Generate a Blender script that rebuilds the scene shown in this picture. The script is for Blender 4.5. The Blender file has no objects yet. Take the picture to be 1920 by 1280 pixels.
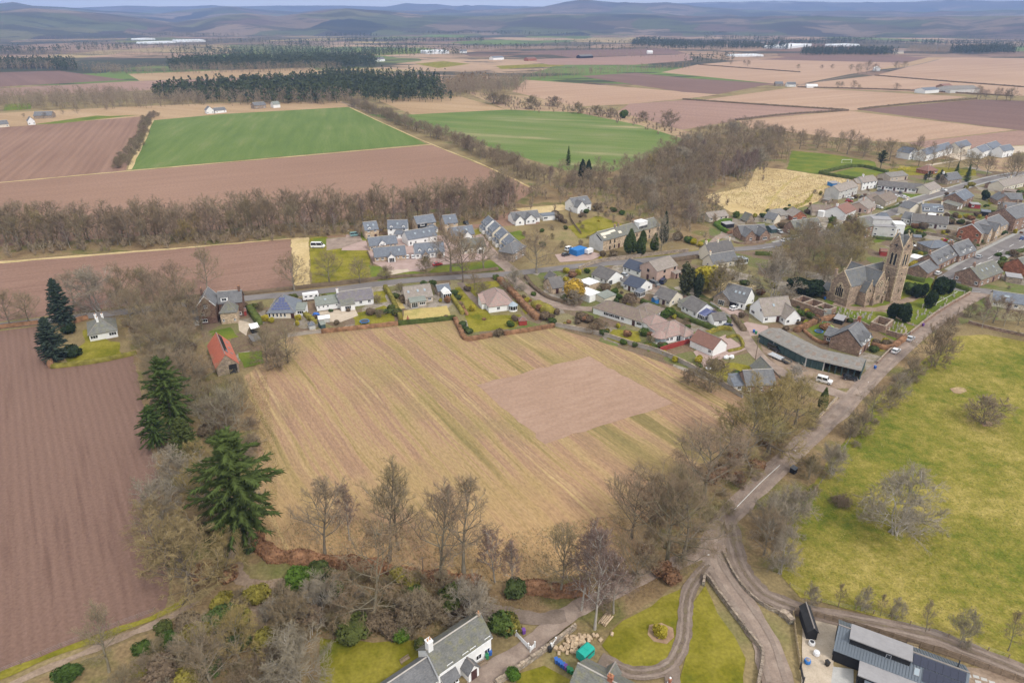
import bpy, math, random
import numpy as np
from mathutils import Matrix, Vector
# ------------------------------------------------------------------ camera
H = 100.0                      # the drone hovers 100 m above the village
PITCH = math.radians(25.55)
FPX = 1280.0                   # 24 mm lens on a 36 mm sensor, in pixels of a 1920 wide frame
SC = bpy.context.scene
COL = SC.collection
cam_d = bpy.data.cameras.new('camera'); cam_d.lens = 24; cam_d.sensor_width = 36
cam_d.clip_start = 1.0; cam_d.clip_end = 80000
cam = bpy.data.objects.new('camera', cam_d); COL.objects.link(cam)
cam.location = (0,0, H); cam.rotation_euler = (math.pi/2 - PITCH, 0,0)
SC.camera = cam
# ------------------------------------------------------------------ world and sun (bright overcast)
SUN_EL, SUN_AZ = math.radians(48), math.radians(140)       # behind the camera, to the right
w = bpy.data.worlds.new('World'); SC.world = w; w.use_nodes = True
nt = w.node_tree; nt.nodes.clear()
sky = nt.nodes.new('ShaderNodeTexSky'); sky.sky_type = 'NISHITA'; sky.sun_disc = False
sky.sun_elevation = SUN_EL; sky.sun_rotation = SUN_AZ
sky.air_density = 1.0; sky.dust_density = 3.0; sky.ozone_density = 1.0
hs_ = nt.nodes.new('ShaderNodeHueSaturation'); hs_.inputs['Saturation'].default_value = 0.22
bg = nt.nodes.new('ShaderNodeBackground'); bg.inputs['Strength'].default_value = 0.115
wo = nt.nodes.new('ShaderNodeOutputWorld')
nt.links.new(sky.outputs[0], hs_.inputs['Color'])
tc_ = nt.nodes.new('ShaderNodeTexCoord'); mp_ = nt.nodes.new('ShaderNodeMapping'); mp_.inputs['Scale'].default_value = (2.2,2.2,9)
cn_ = nt.nodes.new('ShaderNodeTexNoise'); cn_.inputs['Scale'].default_value = 1.6; cn_.inputs['Detail'].default_value = 5
cr_ = nt.nodes.new('ShaderNodeValToRGB'); cr_.color_ramp.elements[0].position = .3; cr_.color_ramp.elements[1].position = .7
cr_.color_ramp.elements[0].color = (7.2,7.3,7.4,1); cr_.color_ramp.elements[1].color = (8.6,8.5,8.3,1)
mx_ = nt.nodes.new('ShaderNodeMix'); mx_.data_type = 'RGBA'; mx_.inputs[0].default_value = .8      # a high, thin, even cloud deck
nt.links.new(tc_.outputs['Generated'], mp_.inputs[0]); nt.links.new(mp_.outputs[0], cn_.inputs['Vector']); nt.links.new(cn_.outputs[0], cr_.inputs[0])
nt.links.new(hs_.outputs[0], mx_.inputs[6]); nt.links.new(cr_.outputs[0], mx_.inputs[7]); nt.links.new(mx_.outputs[2], bg.inputs['Color'])
nt.links.new(bg.outputs[0], wo.inputs['Surface'])
sd = bpy.data.lights.new('sun', 'SUN'); sd.energy = 1.5; sd.angle = math.radians(10); sd.color = (1.0,0.95,0.88)
so = bpy.data.objects.new('sun', sd); COL.objects.link(so)
sv = Vector((math.sin(SUN_AZ)*math.cos(SUN_EL), math.cos(SUN_AZ)*math.cos(SUN_EL), math.sin(SUN_EL)))
so.rotation_euler = sv.to_track_quat('Z', 'Y').to_euler(); so.location = (60,-80,300)
SC.view_settings.view_transform = 'Standard'; SC.view_settings.look = 'None'
SC.view_settings.gamma = 1; SC.view_settings.use_curve_mapping = False
SC.view_settings.exposure = 0.6
SC.render.engine = 'CYCLES'
cy = SC.cycles
cy.max_bounces = 4; cy.diffuse_bounces = 2; cy.glossy_bounces = 2; cy.transmission_bounces = 2
cy.transparent_max_bounces = 4; cy.volume_bounces = 0; cy.caustics_reflective = False; cy.caustics_refractive = False
cy.use_denoising = True; cy.use_adaptive_sampling = False
# ------------------------------------------------------------------ picture plane -> ground
CP, SP = math.cos(PITCH), math.sin(PITCH)
def ray(px, py):
 u, v = px - 960.0, py - 640.0
 return u, FPX*CP - v*SP, -(FPX*SP + v*CP)
def G(px, py, z=0.0):
 x, y, d = ray(px, py); t = (z - H)/d
 return Vector((x*t, y*t, z))
def G2(p): g = G(*p); return (g.x, g.y)
def hup(bx, by, ty):
 """height of a thing standing on ground point (bx,by) whose top shows at picture row ty"""
 g = G(bx, by); r = math.hypot(g.x, g.y)
 x, y, d = ray(bx, ty)
 return H + g.y*d/y
def proj(p):
 x, y, z = p[0], p[1], p[2]-H
 c = y*CP - z*SP; v = -(z*CP + y*SP)
 return 960 + FPX*x/c, 640 + FPX*v/c
# ------------------------------------------------------------------ names, labels, groups
def tag(o, label=None, cat=None, group=None, kind=None):
 if label: o['label'] = label
 if cat: o['category'] = cat
 if group: o['group'] = group
 if kind: o['kind'] = kind
 return o
def empty(name, loc, rz=0, label=None, cat=None, group=None):
 o = bpy.data.objects.new(name, None); COL.objects.link(o)
 o.location = loc; o.rotation_euler = (0,0, rz); o.empty_display_size = 1
 return tag(o, label, cat, group)
def link(name, me, parent=None, loc=None, rz=None):
 o = bpy.data.objects.new(name, me); COL.objects.link(o)
 if parent: o.parent = parent
 if loc is not None: o.location = loc
 if rz is not None: o.rotation_euler = (0,0, rz)
 return o
def copy_tree(o, parent=None):
 c = o.copy(); COL.objects.link(c)
 if parent: c.parent = parent
 for ch in o.children: copy_tree(ch, c)
 return c
# ------------------------------------------------------------------ meshes
def np_mesh(name, V, F, mats, mi=None, smooth=False):
 """F: (n,3) or (n,4) int array, or a list of such arrays"""
 me = bpy.data.meshes.new(name)
 V = np.asarray(V, np.float32).reshape(-1,3)
 Fs = F if isinstance(F, list) else [F]
 Fs = [np.asarray(f, np.int32) for f in Fs if len(f)]
 idx = np.concatenate([f.ravel() for f in Fs])
 tot = np.concatenate([np.full(len(f), f.shape[1], np.int32) for f in Fs])
 st = np.concatenate([[0], np.cumsum(tot)[:-1]]).astype(np.int32)
 me.vertices.add(len(V)); me.vertices.foreach_set('co', V.ravel())
 me.loops.add(len(idx)); me.loops.foreach_set('vertex_index', idx)
 me.polygons.add(len(tot)); me.polygons.foreach_set('loop_start', st)
 for m in (mats if isinstance(mats, (list, tuple)) else [mats]): me.materials.append(m)
 if mi is not None: me.polygons.foreach_set('material_index', np.asarray(mi, np.int32))
 if smooth: me.polygons.foreach_set('use_smooth', np.ones(len(tot), bool))
 me.update(calc_edges=True)
 return me
class MB:
 def __init__(s): s.v = []; s.f = []; s.m = []
 def quad(s, a, b, c, d, m=0):
  n = len(s.v); s.v += [tuple(a), tuple(b), tuple(c), tuple(d)]; s.f.append((n, n+1, n+2, n+3)); s.m.append(m)
 def poly(s, pts, m=0):
  n = len(s.v); s.v += [tuple(p) for p in pts]; s.f.append(tuple(range(n, n+len(pts)))); s.m.append(m)
 def prism(s, poly, z0, z1, m=0, top=None):
  """vertical prism on a ccw polygon; top = polygon at z1 (taper)"""
  n = len(s.v); k = len(poly); tp = top or poly
  s.v += [(p[0], p[1], z0) for p in poly] + [(p[0], p[1], z1) for p in tp]
  for i in range(k):
   j = (i+1) % k; s.f.append((n+i, n+j, n+k+j, n+k+i)); s.m.append(m)
  s.f.append(tuple(range(n+k, n+2*k))); s.m.append(m)
  s.f.append(tuple(reversed(range(n, n+k)))); s.m.append(m)
 def box(s, x0, y0, z0, x1, y1, z1, m=0):
  s.prism([(x0, y0),(x1, y0),(x1, y1),(x0, y1)], z0, z1, m)
 def solid(s, pts, d, m=0):
  """extrude a planar 3-d polygon by vector d (closed)"""
  n = len(s.v); k = len(pts)
  s.v += [tuple(p) for p in pts] + [(p[0]+d[0], p[1]+d[1], p[2]+d[2]) for p in pts]
  for i in range(k):
   j = (i+1) % k; s.f.append((n+i, n+j, n+k+j, n+k+i)); s.m.append(m)
  s.f.append(tuple(range(n+k, n+2*k))); s.m.append(m)
  s.f.append(tuple(reversed(range(n, n+k)))); s.m.append(m)
 def tube(s, p0, p1, r0, r1=None, n=8, m=0, cap=True):
  p0, p1 = Vector(p0), Vector(p1); r1 = r0 if r1 is None else r1
  d = (p1-p0).normalized(); a = d.orthogonal().normalized(); b = d.cross(a)
  k = len(s.v)
  for p, r in ((p0, r0),(p1, r1)):
   for i in range(n):
    t = 2*math.pi*i/n; s.v.append(tuple(p + (a*math.cos(t) + b*math.sin(t))*r))
  for i in range(n):
   j = (i+1) % n; s.f.append((k+i, k+j, k+n+j, k+n+i)); s.m.append(m)
  if cap:
   s.f.append(tuple(range(k+n, k+2*n))); s.m.append(m)
   s.f.append(tuple(reversed(range(k, k+n)))); s.m.append(m)
 def lathe(s, prof, c=(0,0), n=10, m=0):
  """prof: list of (r,z) from bottom to top"""
  k = len(s.v)
  for r, z in prof:
   for i in range(n):
    t = 2*math.pi*i/n; s.v.append((c[0]+r*math.cos(t), c[1]+r*math.sin(t), z))
  for q in range(len(prof)-1):
   for i in range(n):
    j = (i+1) % n; s.f.append((k+q*n+i, k+q*n+j, k+(q+1)*n+j, k+(q+1)*n+i)); s.m.append(m)
  s.f.append(tuple(k+(len(prof)-1)*n+i for i in range(n))); s.m.append(m)
  s.f.append(tuple(reversed([k+i for i in range(n)]))); s.m.append(m)
 def blob(s, c, r, seed=0, n=8, rings=5, m=0, jit=.15):
  rg = random.Random(seed); k = len(s.v)
  s.v.append((c[0], c[1], c[2]-r[2]))
  for q in range(1, rings):
   ph = -math.pi/2 + math.pi*q/rings
   for i in range(n):
    t = 2*math.pi*i/n; f = 1 + rg.uniform(-jit, jit)
    s.v.append((c[0]+r[0]*f*math.cos(t)*math.cos(ph), c[1]+r[1]*f*math.sin(t)*math.cos(ph), c[2]+r[2]*f*math.sin(ph)))
  s.v.append((c[0], c[1], c[2]+r[2])); top = len(s.v)-1
  for i in range(n):
   j = (i+1) % n
   s.f.append((k, k+1+j, k+1+i)); s.m.append(m)
   for q in range(rings-2):
    a = k+1+q*n; s.f.append((a+i, a+j, a+n+j, a+n+i)); s.m.append(m)
   a = k+1+(rings-2)*n; s.f.append((a+i, a+j, top)); s.m.append(m)
 def mesh(s, name, mats, smooth=False):
  me = bpy.data.meshes.new(name); me.from_pydata(s.v, [], s.f)
  for mm in (mats if isinstance(mats, (list, tuple)) else [mats]): me.materials.append(mm)
  if len(set(s.m)) > 1: me.polygons.foreach_set('material_index', s.m)
  if smooth: me.polygons.foreach_set('use_smooth', [True]*len(s.f))
  me.update(); return me
 def build(s, name, mats, parent=None, loc=None, rz=None, smooth=False):
  return link(name, s.mesh(name, mats, smooth), parent, loc, rz)
# ------------------------------------------------------------------ materials
class NG:
 def __init__(s, name):
  s.m = bpy.data.materials.new(name); s.m.use_nodes = True; s.t = s.m.node_tree
  s.b = s.t.nodes['Principled BSDF']
 def n(s, typ, **kw):
  x = s.t.nodes.new('ShaderNode'+typ)
  for k, v in kw.items():
   if k.startswith('i_'): x.inputs[k[2:].replace('_', ' ')].default_value = v
   else: setattr(x, k, v)
  return x
 def l(s, a, b): s.t.links.new(a, b)
 def math(s, op, a, b=None):
  x = s.n('Math', operation=op)
  for i, v in enumerate((a, b)):
   if v is None: continue
   if isinstance(v, (int, float)): x.inputs[i].default_value = v
   else: s.l(v, x.inputs[i])
  return x.outputs[0]
 def mapr(s, v, a, b, c, d):
  x = s.n('MapRange'); s.l(v, x.inputs[0])
  for i, q in enumerate((a, b, c, d)): x.inputs[i+1].default_value = q
  return x.outputs[0]
 def ramp(s, fac, cols, pos=None):
  x = s.n('ValToRGB'); cr = x.color_ramp; k = len(cols)
  while len(cr.elements) < k: cr.elements.new(.5)
  for i, c in enumerate(cols):
   cr.elements[i].position = (pos[i] if pos else i/(k-1.0)); cr.elements[i].color = (*c[:3],1)
  s.l(fac, x.inputs[0]); return x.outputs[0]
 def mix(s, f, a, b, mode='MIX'):
  x = s.n('Mix', data_type='RGBA', blend_type=mode)
  for sock, v in ((x.inputs[0], f),(x.inputs[6], a),(x.inputs[7], b)):
   if isinstance(v, (int, float)): sock.default_value = v
   elif isinstance(v, tuple): sock.default_value = (*v[:3],1)
   else: s.l(v, sock)
  return x.outputs[2]
 def pos(s, coord='P'):
  return s.n('NewGeometry').outputs['Position'] if coord == 'P' else s.n('TexCoord').outputs['Object']
 def mapping(s, vec, rz=0, sc=(1,1,1), loc=(0,0,0)):
  x = s.n('Mapping'); s.l(vec, x.inputs[0]); x.inputs['Location'].default_value = loc
  x.inputs['Rotation'].default_value = (0,0, rz); x.inputs['Scale'].default_value = sc
  return x.outputs[0]
 def noise(s, vec, scale=1, det=3, rough=.55, dim='3D'):
  x = s.n('TexNoise', noise_dimensions=dim); s.l(vec, x.inputs['Vector'])
  x.inputs['Scale'].default_value = scale; x.inputs['Detail'].default_value = det; x.inputs['Roughness'].default_value = rough
  return x.outputs[0]
 def fin(s, col, rough=.9, bump=None, bs=.3, bd=.1, metal=0, spec=.25):
  if isinstance(col, tuple): s.b.inputs['Base Color'].default_value = (*col[:3],1)
  else: s.l(col, s.b.inputs['Base Color'])
  s.b.inputs['Roughness'].default_value = rough; s.b.inputs['Metallic'].default_value = metal
  s.b.inputs['Specular IOR Level'].default_value = spec
  if bump is not None:
   x = s.n('Bump'); x.inputs['Strength'].default_value = bs; x.inputs['Distance'].default_value = bd
   s.l(bump, x.inputs['Height']); s.l(x.outputs[0], s.b.inputs['Normal'])
  return s.m
def sc3(c, f): return tuple(min(1, x*f) for x in c)
def m_noise(name, cols, scale=.2, fine=2.0, fv=.25, coord='P', rough=.9, bs=.35, bd=.1, rnd=0, det=4, spec=.06, metal=0, lo=.3, hi=.7, rndsat=1.0, ani=(1,1,1), rz=0):
 """colours spread by noise, a finer light/dark grain over them, optional tone change per object"""
 g = NG(name); p = g.pos(coord)
 pm = g.mapping(p, rz, ani) if (ani != (1,1,1) or rz) else p
 n1 = g.mapr(g.noise(pm, scale, det), lo, hi, 0,1)
 c = g.ramp(n1, cols)
 n2 = g.noise(p, fine, 3,.6)
 k = g.mapr(n2,.25,.75,1-fv, 1+fv)
 if rnd:
  oi = g.n('ObjectInfo').outputs['Random']
  k = g.math('MULTIPLY', k, g.mapr(oi, 0,1,1-rnd, 1+rnd))
 x = g.n('CombineColor'); 
 for i in range(3): g.l(k, x.inputs[i])
 c = g.mix(1.0, c, x.outputs[0], 'MULTIPLY')
 return g.fin(c, rough, n2, bs, bd, metal, spec)
def m_flat(name, c, rough=.6, metal=0, spec=.4, var=.08, scale=1.5, rnd=0):
 return m_noise(name, [sc3(c, 1-var), sc3(c, 1+var)], scale, scale*6, var*.6, 'O', rough, .05,.01, rnd, 2, spec, metal)
def m_emit(name, c, s):
 g = NG(name); g.b.inputs['Emission Color'].default_value = (*c, 1); g.b.inputs['Emission Strength'].default_value = s
 return g.fin(c)
MATS = {}
# ------------------------------------------------------------------ ground materials
def wdir(a, b):
 p, q = G(*a), G(*b); return math.atan2(q.y-p.y, q.x-p.x)
def m_field(name, cols, ang, across=.35, along=.02, rowsc=0, fine=1.2, big=.012, rows_amt=.12, bs=.5, fv=.22, bigamt=.25):
 """soil or crop: streaks along the working direction, drill rows, clods, broad tonal drift"""
 g = NG(name); p = g.pos()
 m1 = g.mapping(g.mapping(p, -ang),0,(along, across, 1))
 st = g.noise(m1,1.0,4,.6)
 bg_ = g.noise(p, big, 3,.5)
 mixv = g.math('ADD', g.math('MULTIPLY', st, 1-bigamt*1.6), g.math('MULTIPLY', bg_, bigamt*1.6))
 c = g.ramp(g.mapr(mixv, .34,.66,0,1), cols)
 f = g.noise(p, fine, 4,.65)
 k = g.mapr(f, .25,.75,1-fv, 1+fv)
 h = f
 if rowsc:
  wv = g.n('TexWave', wave_type='BANDS', bands_direction='Y'); g.l(g.mapping(p, -ang), wv.inputs['Vector'])
  wv.inputs['Scale'].default_value = rowsc; wv.inputs['Distortion'].default_value = 1.2; wv.inputs['Detail'].default_value = 2
  wv.inputs['Detail Scale'].default_value = .4
  k = g.math('MULTIPLY', k, g.mapr(wv.outputs['Fac'],0,1,1-rows_amt, 1+rows_amt))
  h = g.math('ADD', f, g.math('MULTIPLY', wv.outputs['Fac'],.5))
 x = g.n('CombineColor')
 for i in range(3): g.l(k, x.inputs[i])
 return g.fin(g.mix(1.0, c, x.outputs[0], 'MULTIPLY'),.95, h, bs, .12,0,.1)
BR1, BR2, BR3 = (.150,.090,.069),(.186,.114,.087),(.225,.143,.110)
TAN1, TAN2, TAN3 = (.30,.19,.12),(.38,.25,.165),(.44,.30,.20)
GR1, GR2, GR3 = (.088,.13,.028),(.12,.165,.038),(.155,.20,.055)
OL1, OL2, OL3 = (.13,.145,.03),(.21,.20,.05),(.30,.255,.085)
M_ground = m_noise('rough_grass', [(.13,.095,.05),(.20,.15,.075),(.26,.2,.10),(.15,.15,.05)],.035,1.5,.3)
M_litter = m_noise('leaf_litter', [(.12,.08,.045),(.19,.13,.068),(.24,.17,.09),(.14,.13,.045),(.18,.15,.06)],.06,1.6,.35)
def _garden():
 g = NG('village_plots'); p = g.pos()
 vo = g.n('TexVoronoi', voronoi_dimensions='2D', feature='F1', distance='CHEBYCHEV'); g.l(g.mapping(p, .5,(1/9., 1/13., 0)), vo.inputs['Vector']); vo.inputs['Scale'].default_value = 1; vo.inputs['Randomness'].default_value = .8
 se = g.n('SeparateColor'); g.l(vo.outputs['Color'], se.inputs[0]); c = g.n('ValToRGB'); cr = c.color_ramp; cr.interpolation = 'CONSTANT'
 cs = [(.16,.15,.06),(.13,.14,.045),(.17,.12,.085),(.22,.19,.10),(.30,.26,.22),(.15,.105,.07),(.12,.145,.04),(.24,.205,.17),(.20,.17,.075),(.19,.13,.085)]
 while len(cr.elements) < len(cs): cr.elements.new(.5)
 for i, q in enumerate(cs): cr.elements[i].position = i/len(cs); cr.elements[i].color = (*q, 1)
 g.l(se.outputs[0], c.inputs[0]); n = g.noise(p, .35,4,.65); f = g.noise(p, 1.8,3,.6)
 col = g.mix(g.mapr(n, .45,.62,0,.75), c.outputs[0],(.17,.14,.075))
 k = g.mapr(f, .25,.75,.7,1.3); x = g.n('CombineColor')
 for i in range(3): g.l(k, x.inputs[i])
 return g.fin(g.mix(1.0, col, x.outputs[0], 'MULTIPLY'),.95, f, .5,.15,0,.1)
M_garden = _garden()
M_lawn = m_noise('mown_grass', [(.08,.12,.016),(.125,.158,.022),(.20,.185,.03)],.07,1.8,.22)
M_lawn_y = m_noise('mossy_grass', [(.10,.112,.011),(.162,.148,.014),(.235,.203,.032),(.19,.165,.017)],.11,1.6,.25)
M_lawn_dry = m_noise('dry_lawn', [(.36,.27,.10),(.45,.35,.14),(.28,.25,.08)],.15,1.8,.2)
M_green = m_field('winter_wheat', [(.09,.135,.034),(.105,.155,.036),(.125,.172,.045),(.165,.19,.068)], wdir((300,300),(420,205)),.10,.01,.25,.8,.008,.07)
M_green2 = m_field('winter_wheat_patchy', [(.09,.135,.034),(.108,.158,.038),(.13,.175,.045),(.165,.19,.068),(.30,.26,.13)], wdir((850,245),(1230,265)),.045,.006,0,.8,.01,.1)
M_pasture = None
def _pasture():
 g = NG('tussocky_pasture'); p = g.pos()
 a = g.noise(p, .045,3,.55); b = g.noise(p, .35,5,.7); c = g.noise(p, 2.2,3,.6)
 v = g.math('ADD', g.math('MULTIPLY', a, .5), g.math('MULTIPLY', b, .5))
 col = g.ramp(g.mapr(v, .34,.66,0,1),[(.085,.112,.012),(.128,.142,.018),(.20,.178,.032),(.28,.23,.058),(.36,.285,.088)])
 k = g.mapr(c, .25,.75,.7,1.3); x = g.n('CombineColor')
 for i in range(3): g.l(k, x.inputs[i])
 return g.fin(g.mix(1.0, col, x.outputs[0], 'MULTIPLY'),.95, g.math('ADD', b, c),.7,.25,0,.1)
M_pasture = _pasture()
STRIPE = wdir((710,652),(1052,989))
def _stubble():
 g = NG('striped_stubble'); p = g.pos()
 wn = g.noise(p, .018,3,.5); wx = g.n('CombineXYZ'); g.l(g.math('MULTIPLY', g.math('SUBTRACT', wn, .5),4), wx.inputs[0]); g.l(g.math('MULTIPLY', g.math('SUBTRACT', wn, .5),4), wx.inputs[1])
 va = g.n('VectorMath', operation='ADD'); g.l(p, va.inputs[0]); g.l(wx.outputs[0], va.inputs[1])
 r = g.mapping(va.outputs[0],-STRIPE)
 s1 = g.noise(g.mapping(r, 0,(.006,.17,1)),1,2,.5)
 s2 = g.noise(g.mapping(r, 0,(.012,.95,1)),1,3,.6)
 bg_ = g.noise(p, .022,3,.5)
 v = g.math('ADD', g.math('ADD', g.math('MULTIPLY', s1,.50), g.math('MULTIPLY', s2,.32)), g.math('MULTIPLY', bg_, .20))
 c = g.ramp(g.mapr(v, .38,.635,0,1),[(.195,.154,.065),(.265,.192,.085),(.340,.238,.122),(.325,.206,.125),(.262,.163,.109),(.395,.278,.152)],[0,.2,.4,.56,.76,1])
 dr = g.mapr(g.noise(p, .03,2),.45,.62,0,.5)
 c = g.mix(dr, c, (.24,.195,.078))
 sep = g.n('SeparateXYZ'); g.l(p, sep.inputs[0])
 low = g.mapr(sep.outputs['Y'],150,112,0,.75)
 low = g.math('MULTIPLY', low, g.mapr(g.noise(p, .06,3),.35,.55,.45,1))
 c = g.mix(low, c, (.408,.260,.129))
 wv = g.n('TexWave', wave_type='BANDS', bands_direction='Y'); g.l(r, wv.inputs['Vector'])
 wv.inputs['Scale'].default_value = .026; wv.inputs['Distortion'].default_value = .25; wv.inputs['Detail Scale'].default_value = .1
 tm = g.math('MULTIPLY', g.mapr(wv.outputs['Fac'],.985,1.0,0,.6), g.mapr(bg_, .45,.6,0,1))
 c = g.mix(tm, c, (.475,.352,.166))
 f = g.noise(g.mapping(r, 0,(.5,1.4,1)),1.3,4,.7); k = g.mapr(f, .25,.75,.72,1.28); x = g.n('CombineColor')
 for i in range(3): g.l(k, x.inputs[i])
 return g.fin(g.mix(1.0, c, x.outputs[0], 'MULTIPLY'),.95, f, .6,.2,0,.1)
M_stubble = _stubble()
M_tilled = m_field('tilled_patch', [(.292,.191,.134),(.326,.215,.154),(.360,.244,.178)], wdir((905,722),(1105,670)),.5,.12,0,1.1,.03,.05, fv=.14)
M_plough_l = m_field('ploughed_soil', [BR1, BR2, BR2, BR3], wdir((100,1000),(60,700)),.5,.03,.17,1.6,.012,.05,.9)
M_plough_m = m_field('ploughed_soil_mid', [(.185,.108,.08),(.235,.142,.104),(.26,.16,.12)], wdir((20,540),(500,480)),.4,.03,.2,1.0,.012,.06)
M_plough_b = m_field('ploughed_soil_pale', [(.22,.132,.092),(.255,.155,.108),(.29,.18,.128)], wdir((0,343),(810,272)),.12,.006,0,.7,.006,.05, bigamt=.4)
M_plough_c = m_field('ridged_soil', [(.19,.11,.078),(.235,.142,.10),(.27,.165,.118)], wdir((60,330),(170,225)),.16,.006,.055,.7,.008,.05)
M_dark = m_field('dark_soil', [(.15,.092,.075),(.17,.104,.085),(.20,.125,.10)], wdir((1650,215),(1900,240)),.05,.003,0,.4,.004,.05)
M_tan = m_field('pale_stubble', [(.33,.21,.14),(.37,.245,.165),(.42,.285,.195)], wdir((1400,230),(1800,190)),.05,.003,0,.4,.004,.05)
M_tan2 = m_field('straw_field', [(.30,.20,.11),(.35,.24,.135),(.40,.28,.17)], wdir((720,187),(930,200)),.05,.003,0,.4,.004,.05)
M_pinkb = m_field('pinkish_soil', [(.25,.155,.12),(.285,.18,.14),(.32,.205,.16)], wdir((1300,190),(1560,207)),.05,.003,0,.4,.004,.05)
M_meadow = m_noise('bleached_meadow', [(.36,.26,.115),(.46,.345,.17),(.52,.40,.215),(.33,.26,.10)],.035,.9,.2)
M_path = m_noise('beaten_earth', [(.20,.14,.10),(.27,.20,.145),(.33,.25,.19)],.25,2.0,.2)
M_road = m_noise('asphalt', [(.155,.14,.135),(.19,.172,.165),(.215,.195,.185)],.15,3.0,.12, bs=.15, bd=.02)
M_lane = m_noise('gravelly_lane', [(.21,.16,.128),(.28,.215,.175),(.34,.27,.22)],.3,3.0,.16, bs=.25, bd=.03)
M_track = m_noise('muddy_track', [(.15,.115,.09),(.20,.155,.125),(.25,.195,.16)],.3,3.0,.2, bs=.3, bd=.04)
M_gravel = m_noise('pale_gravel', [(.40,.33,.25),(.47,.39,.30),(.52,.44,.35)],.4,4.0,.14, bs=.2, bd=.02)
M_concrete = m_noise('concrete', [(.36,.35,.33),(.43,.42,.40),(.48,.46,.43)],.3,4.0,.1, bs=.1, bd=.01)
M_paver = m_noise('pink_pavers', [(.33,.24,.21),(.38,.28,.245),(.42,.31,.28)],.3,4.0,.1, bs=.1, bd=.01)
M_line = m_noise('road_paint', [(.62,.62,.6),(.75,.75,.73)],1.0,6.0,.1, bs=.05, bd=.01)
M_kerb = m_noise('kerb_stone', [(.30,.29,.27),(.36,.35,.33)],.5,4.0,.1, bs=.1, bd=.01)
M_bank = m_noise('weedy_bank', [(.22,.135,.09),(.30,.20,.13),(.38,.28,.16),(.2,.16,.06)],.1,1.2,.3)
def _far(name, hill=False):
 """patchwork of distant fields, woods and moor"""
 g = NG(name); p = g.pos()
 w1 = g.noise(p, .0012,2); wv = g.n('Combine'+'XYZ')
 d = g.math('MULTIPLY', g.math('SUBTRACT', w1,.5),300); g.l(d, wv.inputs[0])
 va = g.n('VectorMath', operation='ADD'); g.l(p, va.inputs[0]); g.l(wv.outputs[0], va.inputs[1])
 mp = g.mapping(va.outputs[0],.35,(1/300.0,1/420.0,0))
 vo = g.n('TexVoronoi', voronoi_dimensions='2D', feature='F1', distance='CHEBYCHEV'); g.l(mp, vo.inputs['Vector']); vo.inputs['Scale'].default_value = 1
 se = g.n('SeparateColor'); g.l(vo.outputs['Color'], se.inputs[0])
 c = g.n('ValToRGB'); cr = c.color_ramp; cr.interpolation = 'CONSTANT'
 if hill: cs = [(.10,.08,.055),(.16,.12,.085),(.075,.085,.04),(.12,.085,.07),(.03,.035,.028),(.12,.115,.06),(.20,.15,.11),(.06,.052,.045),(.09,.10,.05)]
 else: cs = [(.30,.20,.13),(.19,.12,.085),(.14,.16,.055),(.36,.25,.165),(.10,.085,.055),(.25,.17,.12),(.12,.17,.045),(.055,.06,.035),(.33,.25,.13),(.22,.145,.105)]
 while len(cr.elements) < len(cs): cr.elements.new(.5)
 for i, q in enumerate(cs): cr.elements[i].position = i/len(cs); cr.elements[i].color = (*q, 1)
 g.l(se.outputs[0], c.inputs[0]); col = c.outputs[0]
 n = g.noise(p, .004,5,.6)
 wood = g.mapr(g.noise(g.mapping(p, .2,(.0016,.0042,0)),1,5,.62),.53,.555,0,.85)
 col = g.mix(wood, col, (.05,.052,.034))
 col = g.mix(g.mapr(g.noise(g.mapping(p, .1,(.006,.016,0)),1,4,.65),.57,.60,0,.8), col, (.045,.045,.034))
 if hill:
  sp = g.n('SeparateXYZ'); g.l(p, sp.inputs[0])
  hz = g.mapr(g.math('ADD', sp.outputs['Z'], g.math('MULTIPLY', g.math('SUBTRACT', n, .5),150)),150,235,0,1)
  moor = g.ramp(g.noise(p, .0025,4),[(.035,.032,.032),(.07,.058,.05),(.13,.105,.08)])
  col = g.mix(hz, col, moor)
  sn = g.math('MULTIPLY', g.mapr(sp.outputs['Z'],240,300,0,1), g.mapr(n, .46,.56,0,.7))
  col = g.mix(sn, col, (.75,.77,.8))
 k = g.mapr(n, .25,.75,.8,1.2); x = g.n('CombineColor')
 for i in range(3): g.l(k, x.inputs[i])
 return g.fin(g.mix(1.0, col, x.outputs[0], 'MULTIPLY'),.95, None, spec=.05)
M_far = _far('distant_fields'); M_hill = _far('moorland_hills', True)
# ------------------------------------------------------------------ sheets on the ground
R_FAR = 14500.0
LAYER = [0]
def sheet(name, pts, m, z, label=None, rag=None):
 if rag is None: rag = .05 if any(k in name for k in ('yard', 'apron', 'drive', 'bowling', 'tan_strip')) else .28
 v = [G(*p) for p in pts]
 if rag:
  rr_ = random.Random(len(pts)*7+int(pts[0][0])); q = []
  for i, p in enumerate(v):
   e = v[(i+1) % len(v)]; d = (e-p).length; k = min(60, max(1, int(d/3.0))) if p.y < 700 else 1
   for j in range(k):
    c = p.lerp(e, j/k); q.append(c if j == 0 else c+Vector((rr_.gauss(0, rag), rr_.gauss(0, rag),0)))
  v = q
 a = sum(v[i].x*v[(i+1) % len(v)].y - v[(i+1) % len(v)].x*v[i].y for i in range(len(v)))
 if a < 0: v.reverse()
 LAYER[0] += 1; z = z + LAYER[0]*.0004
 import mathutils
 tri = mathutils.geometry.tessellate_polygon([[Vector((p.x, p.y, 0)) for p in v]])
 me = bpy.data.meshes.new(name); me.from_pydata([(p.x, p.y, z) for p in v],[],[tuple(t) for t in tri])
 me.materials.append(m); me.update()
 if me.polygons and me.polygons[0].normal.z < 0: me.flip_normals()
 o = link(name, me); o['kind'] = 'structure'
 if label: o['label'] = label
 return o
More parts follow.
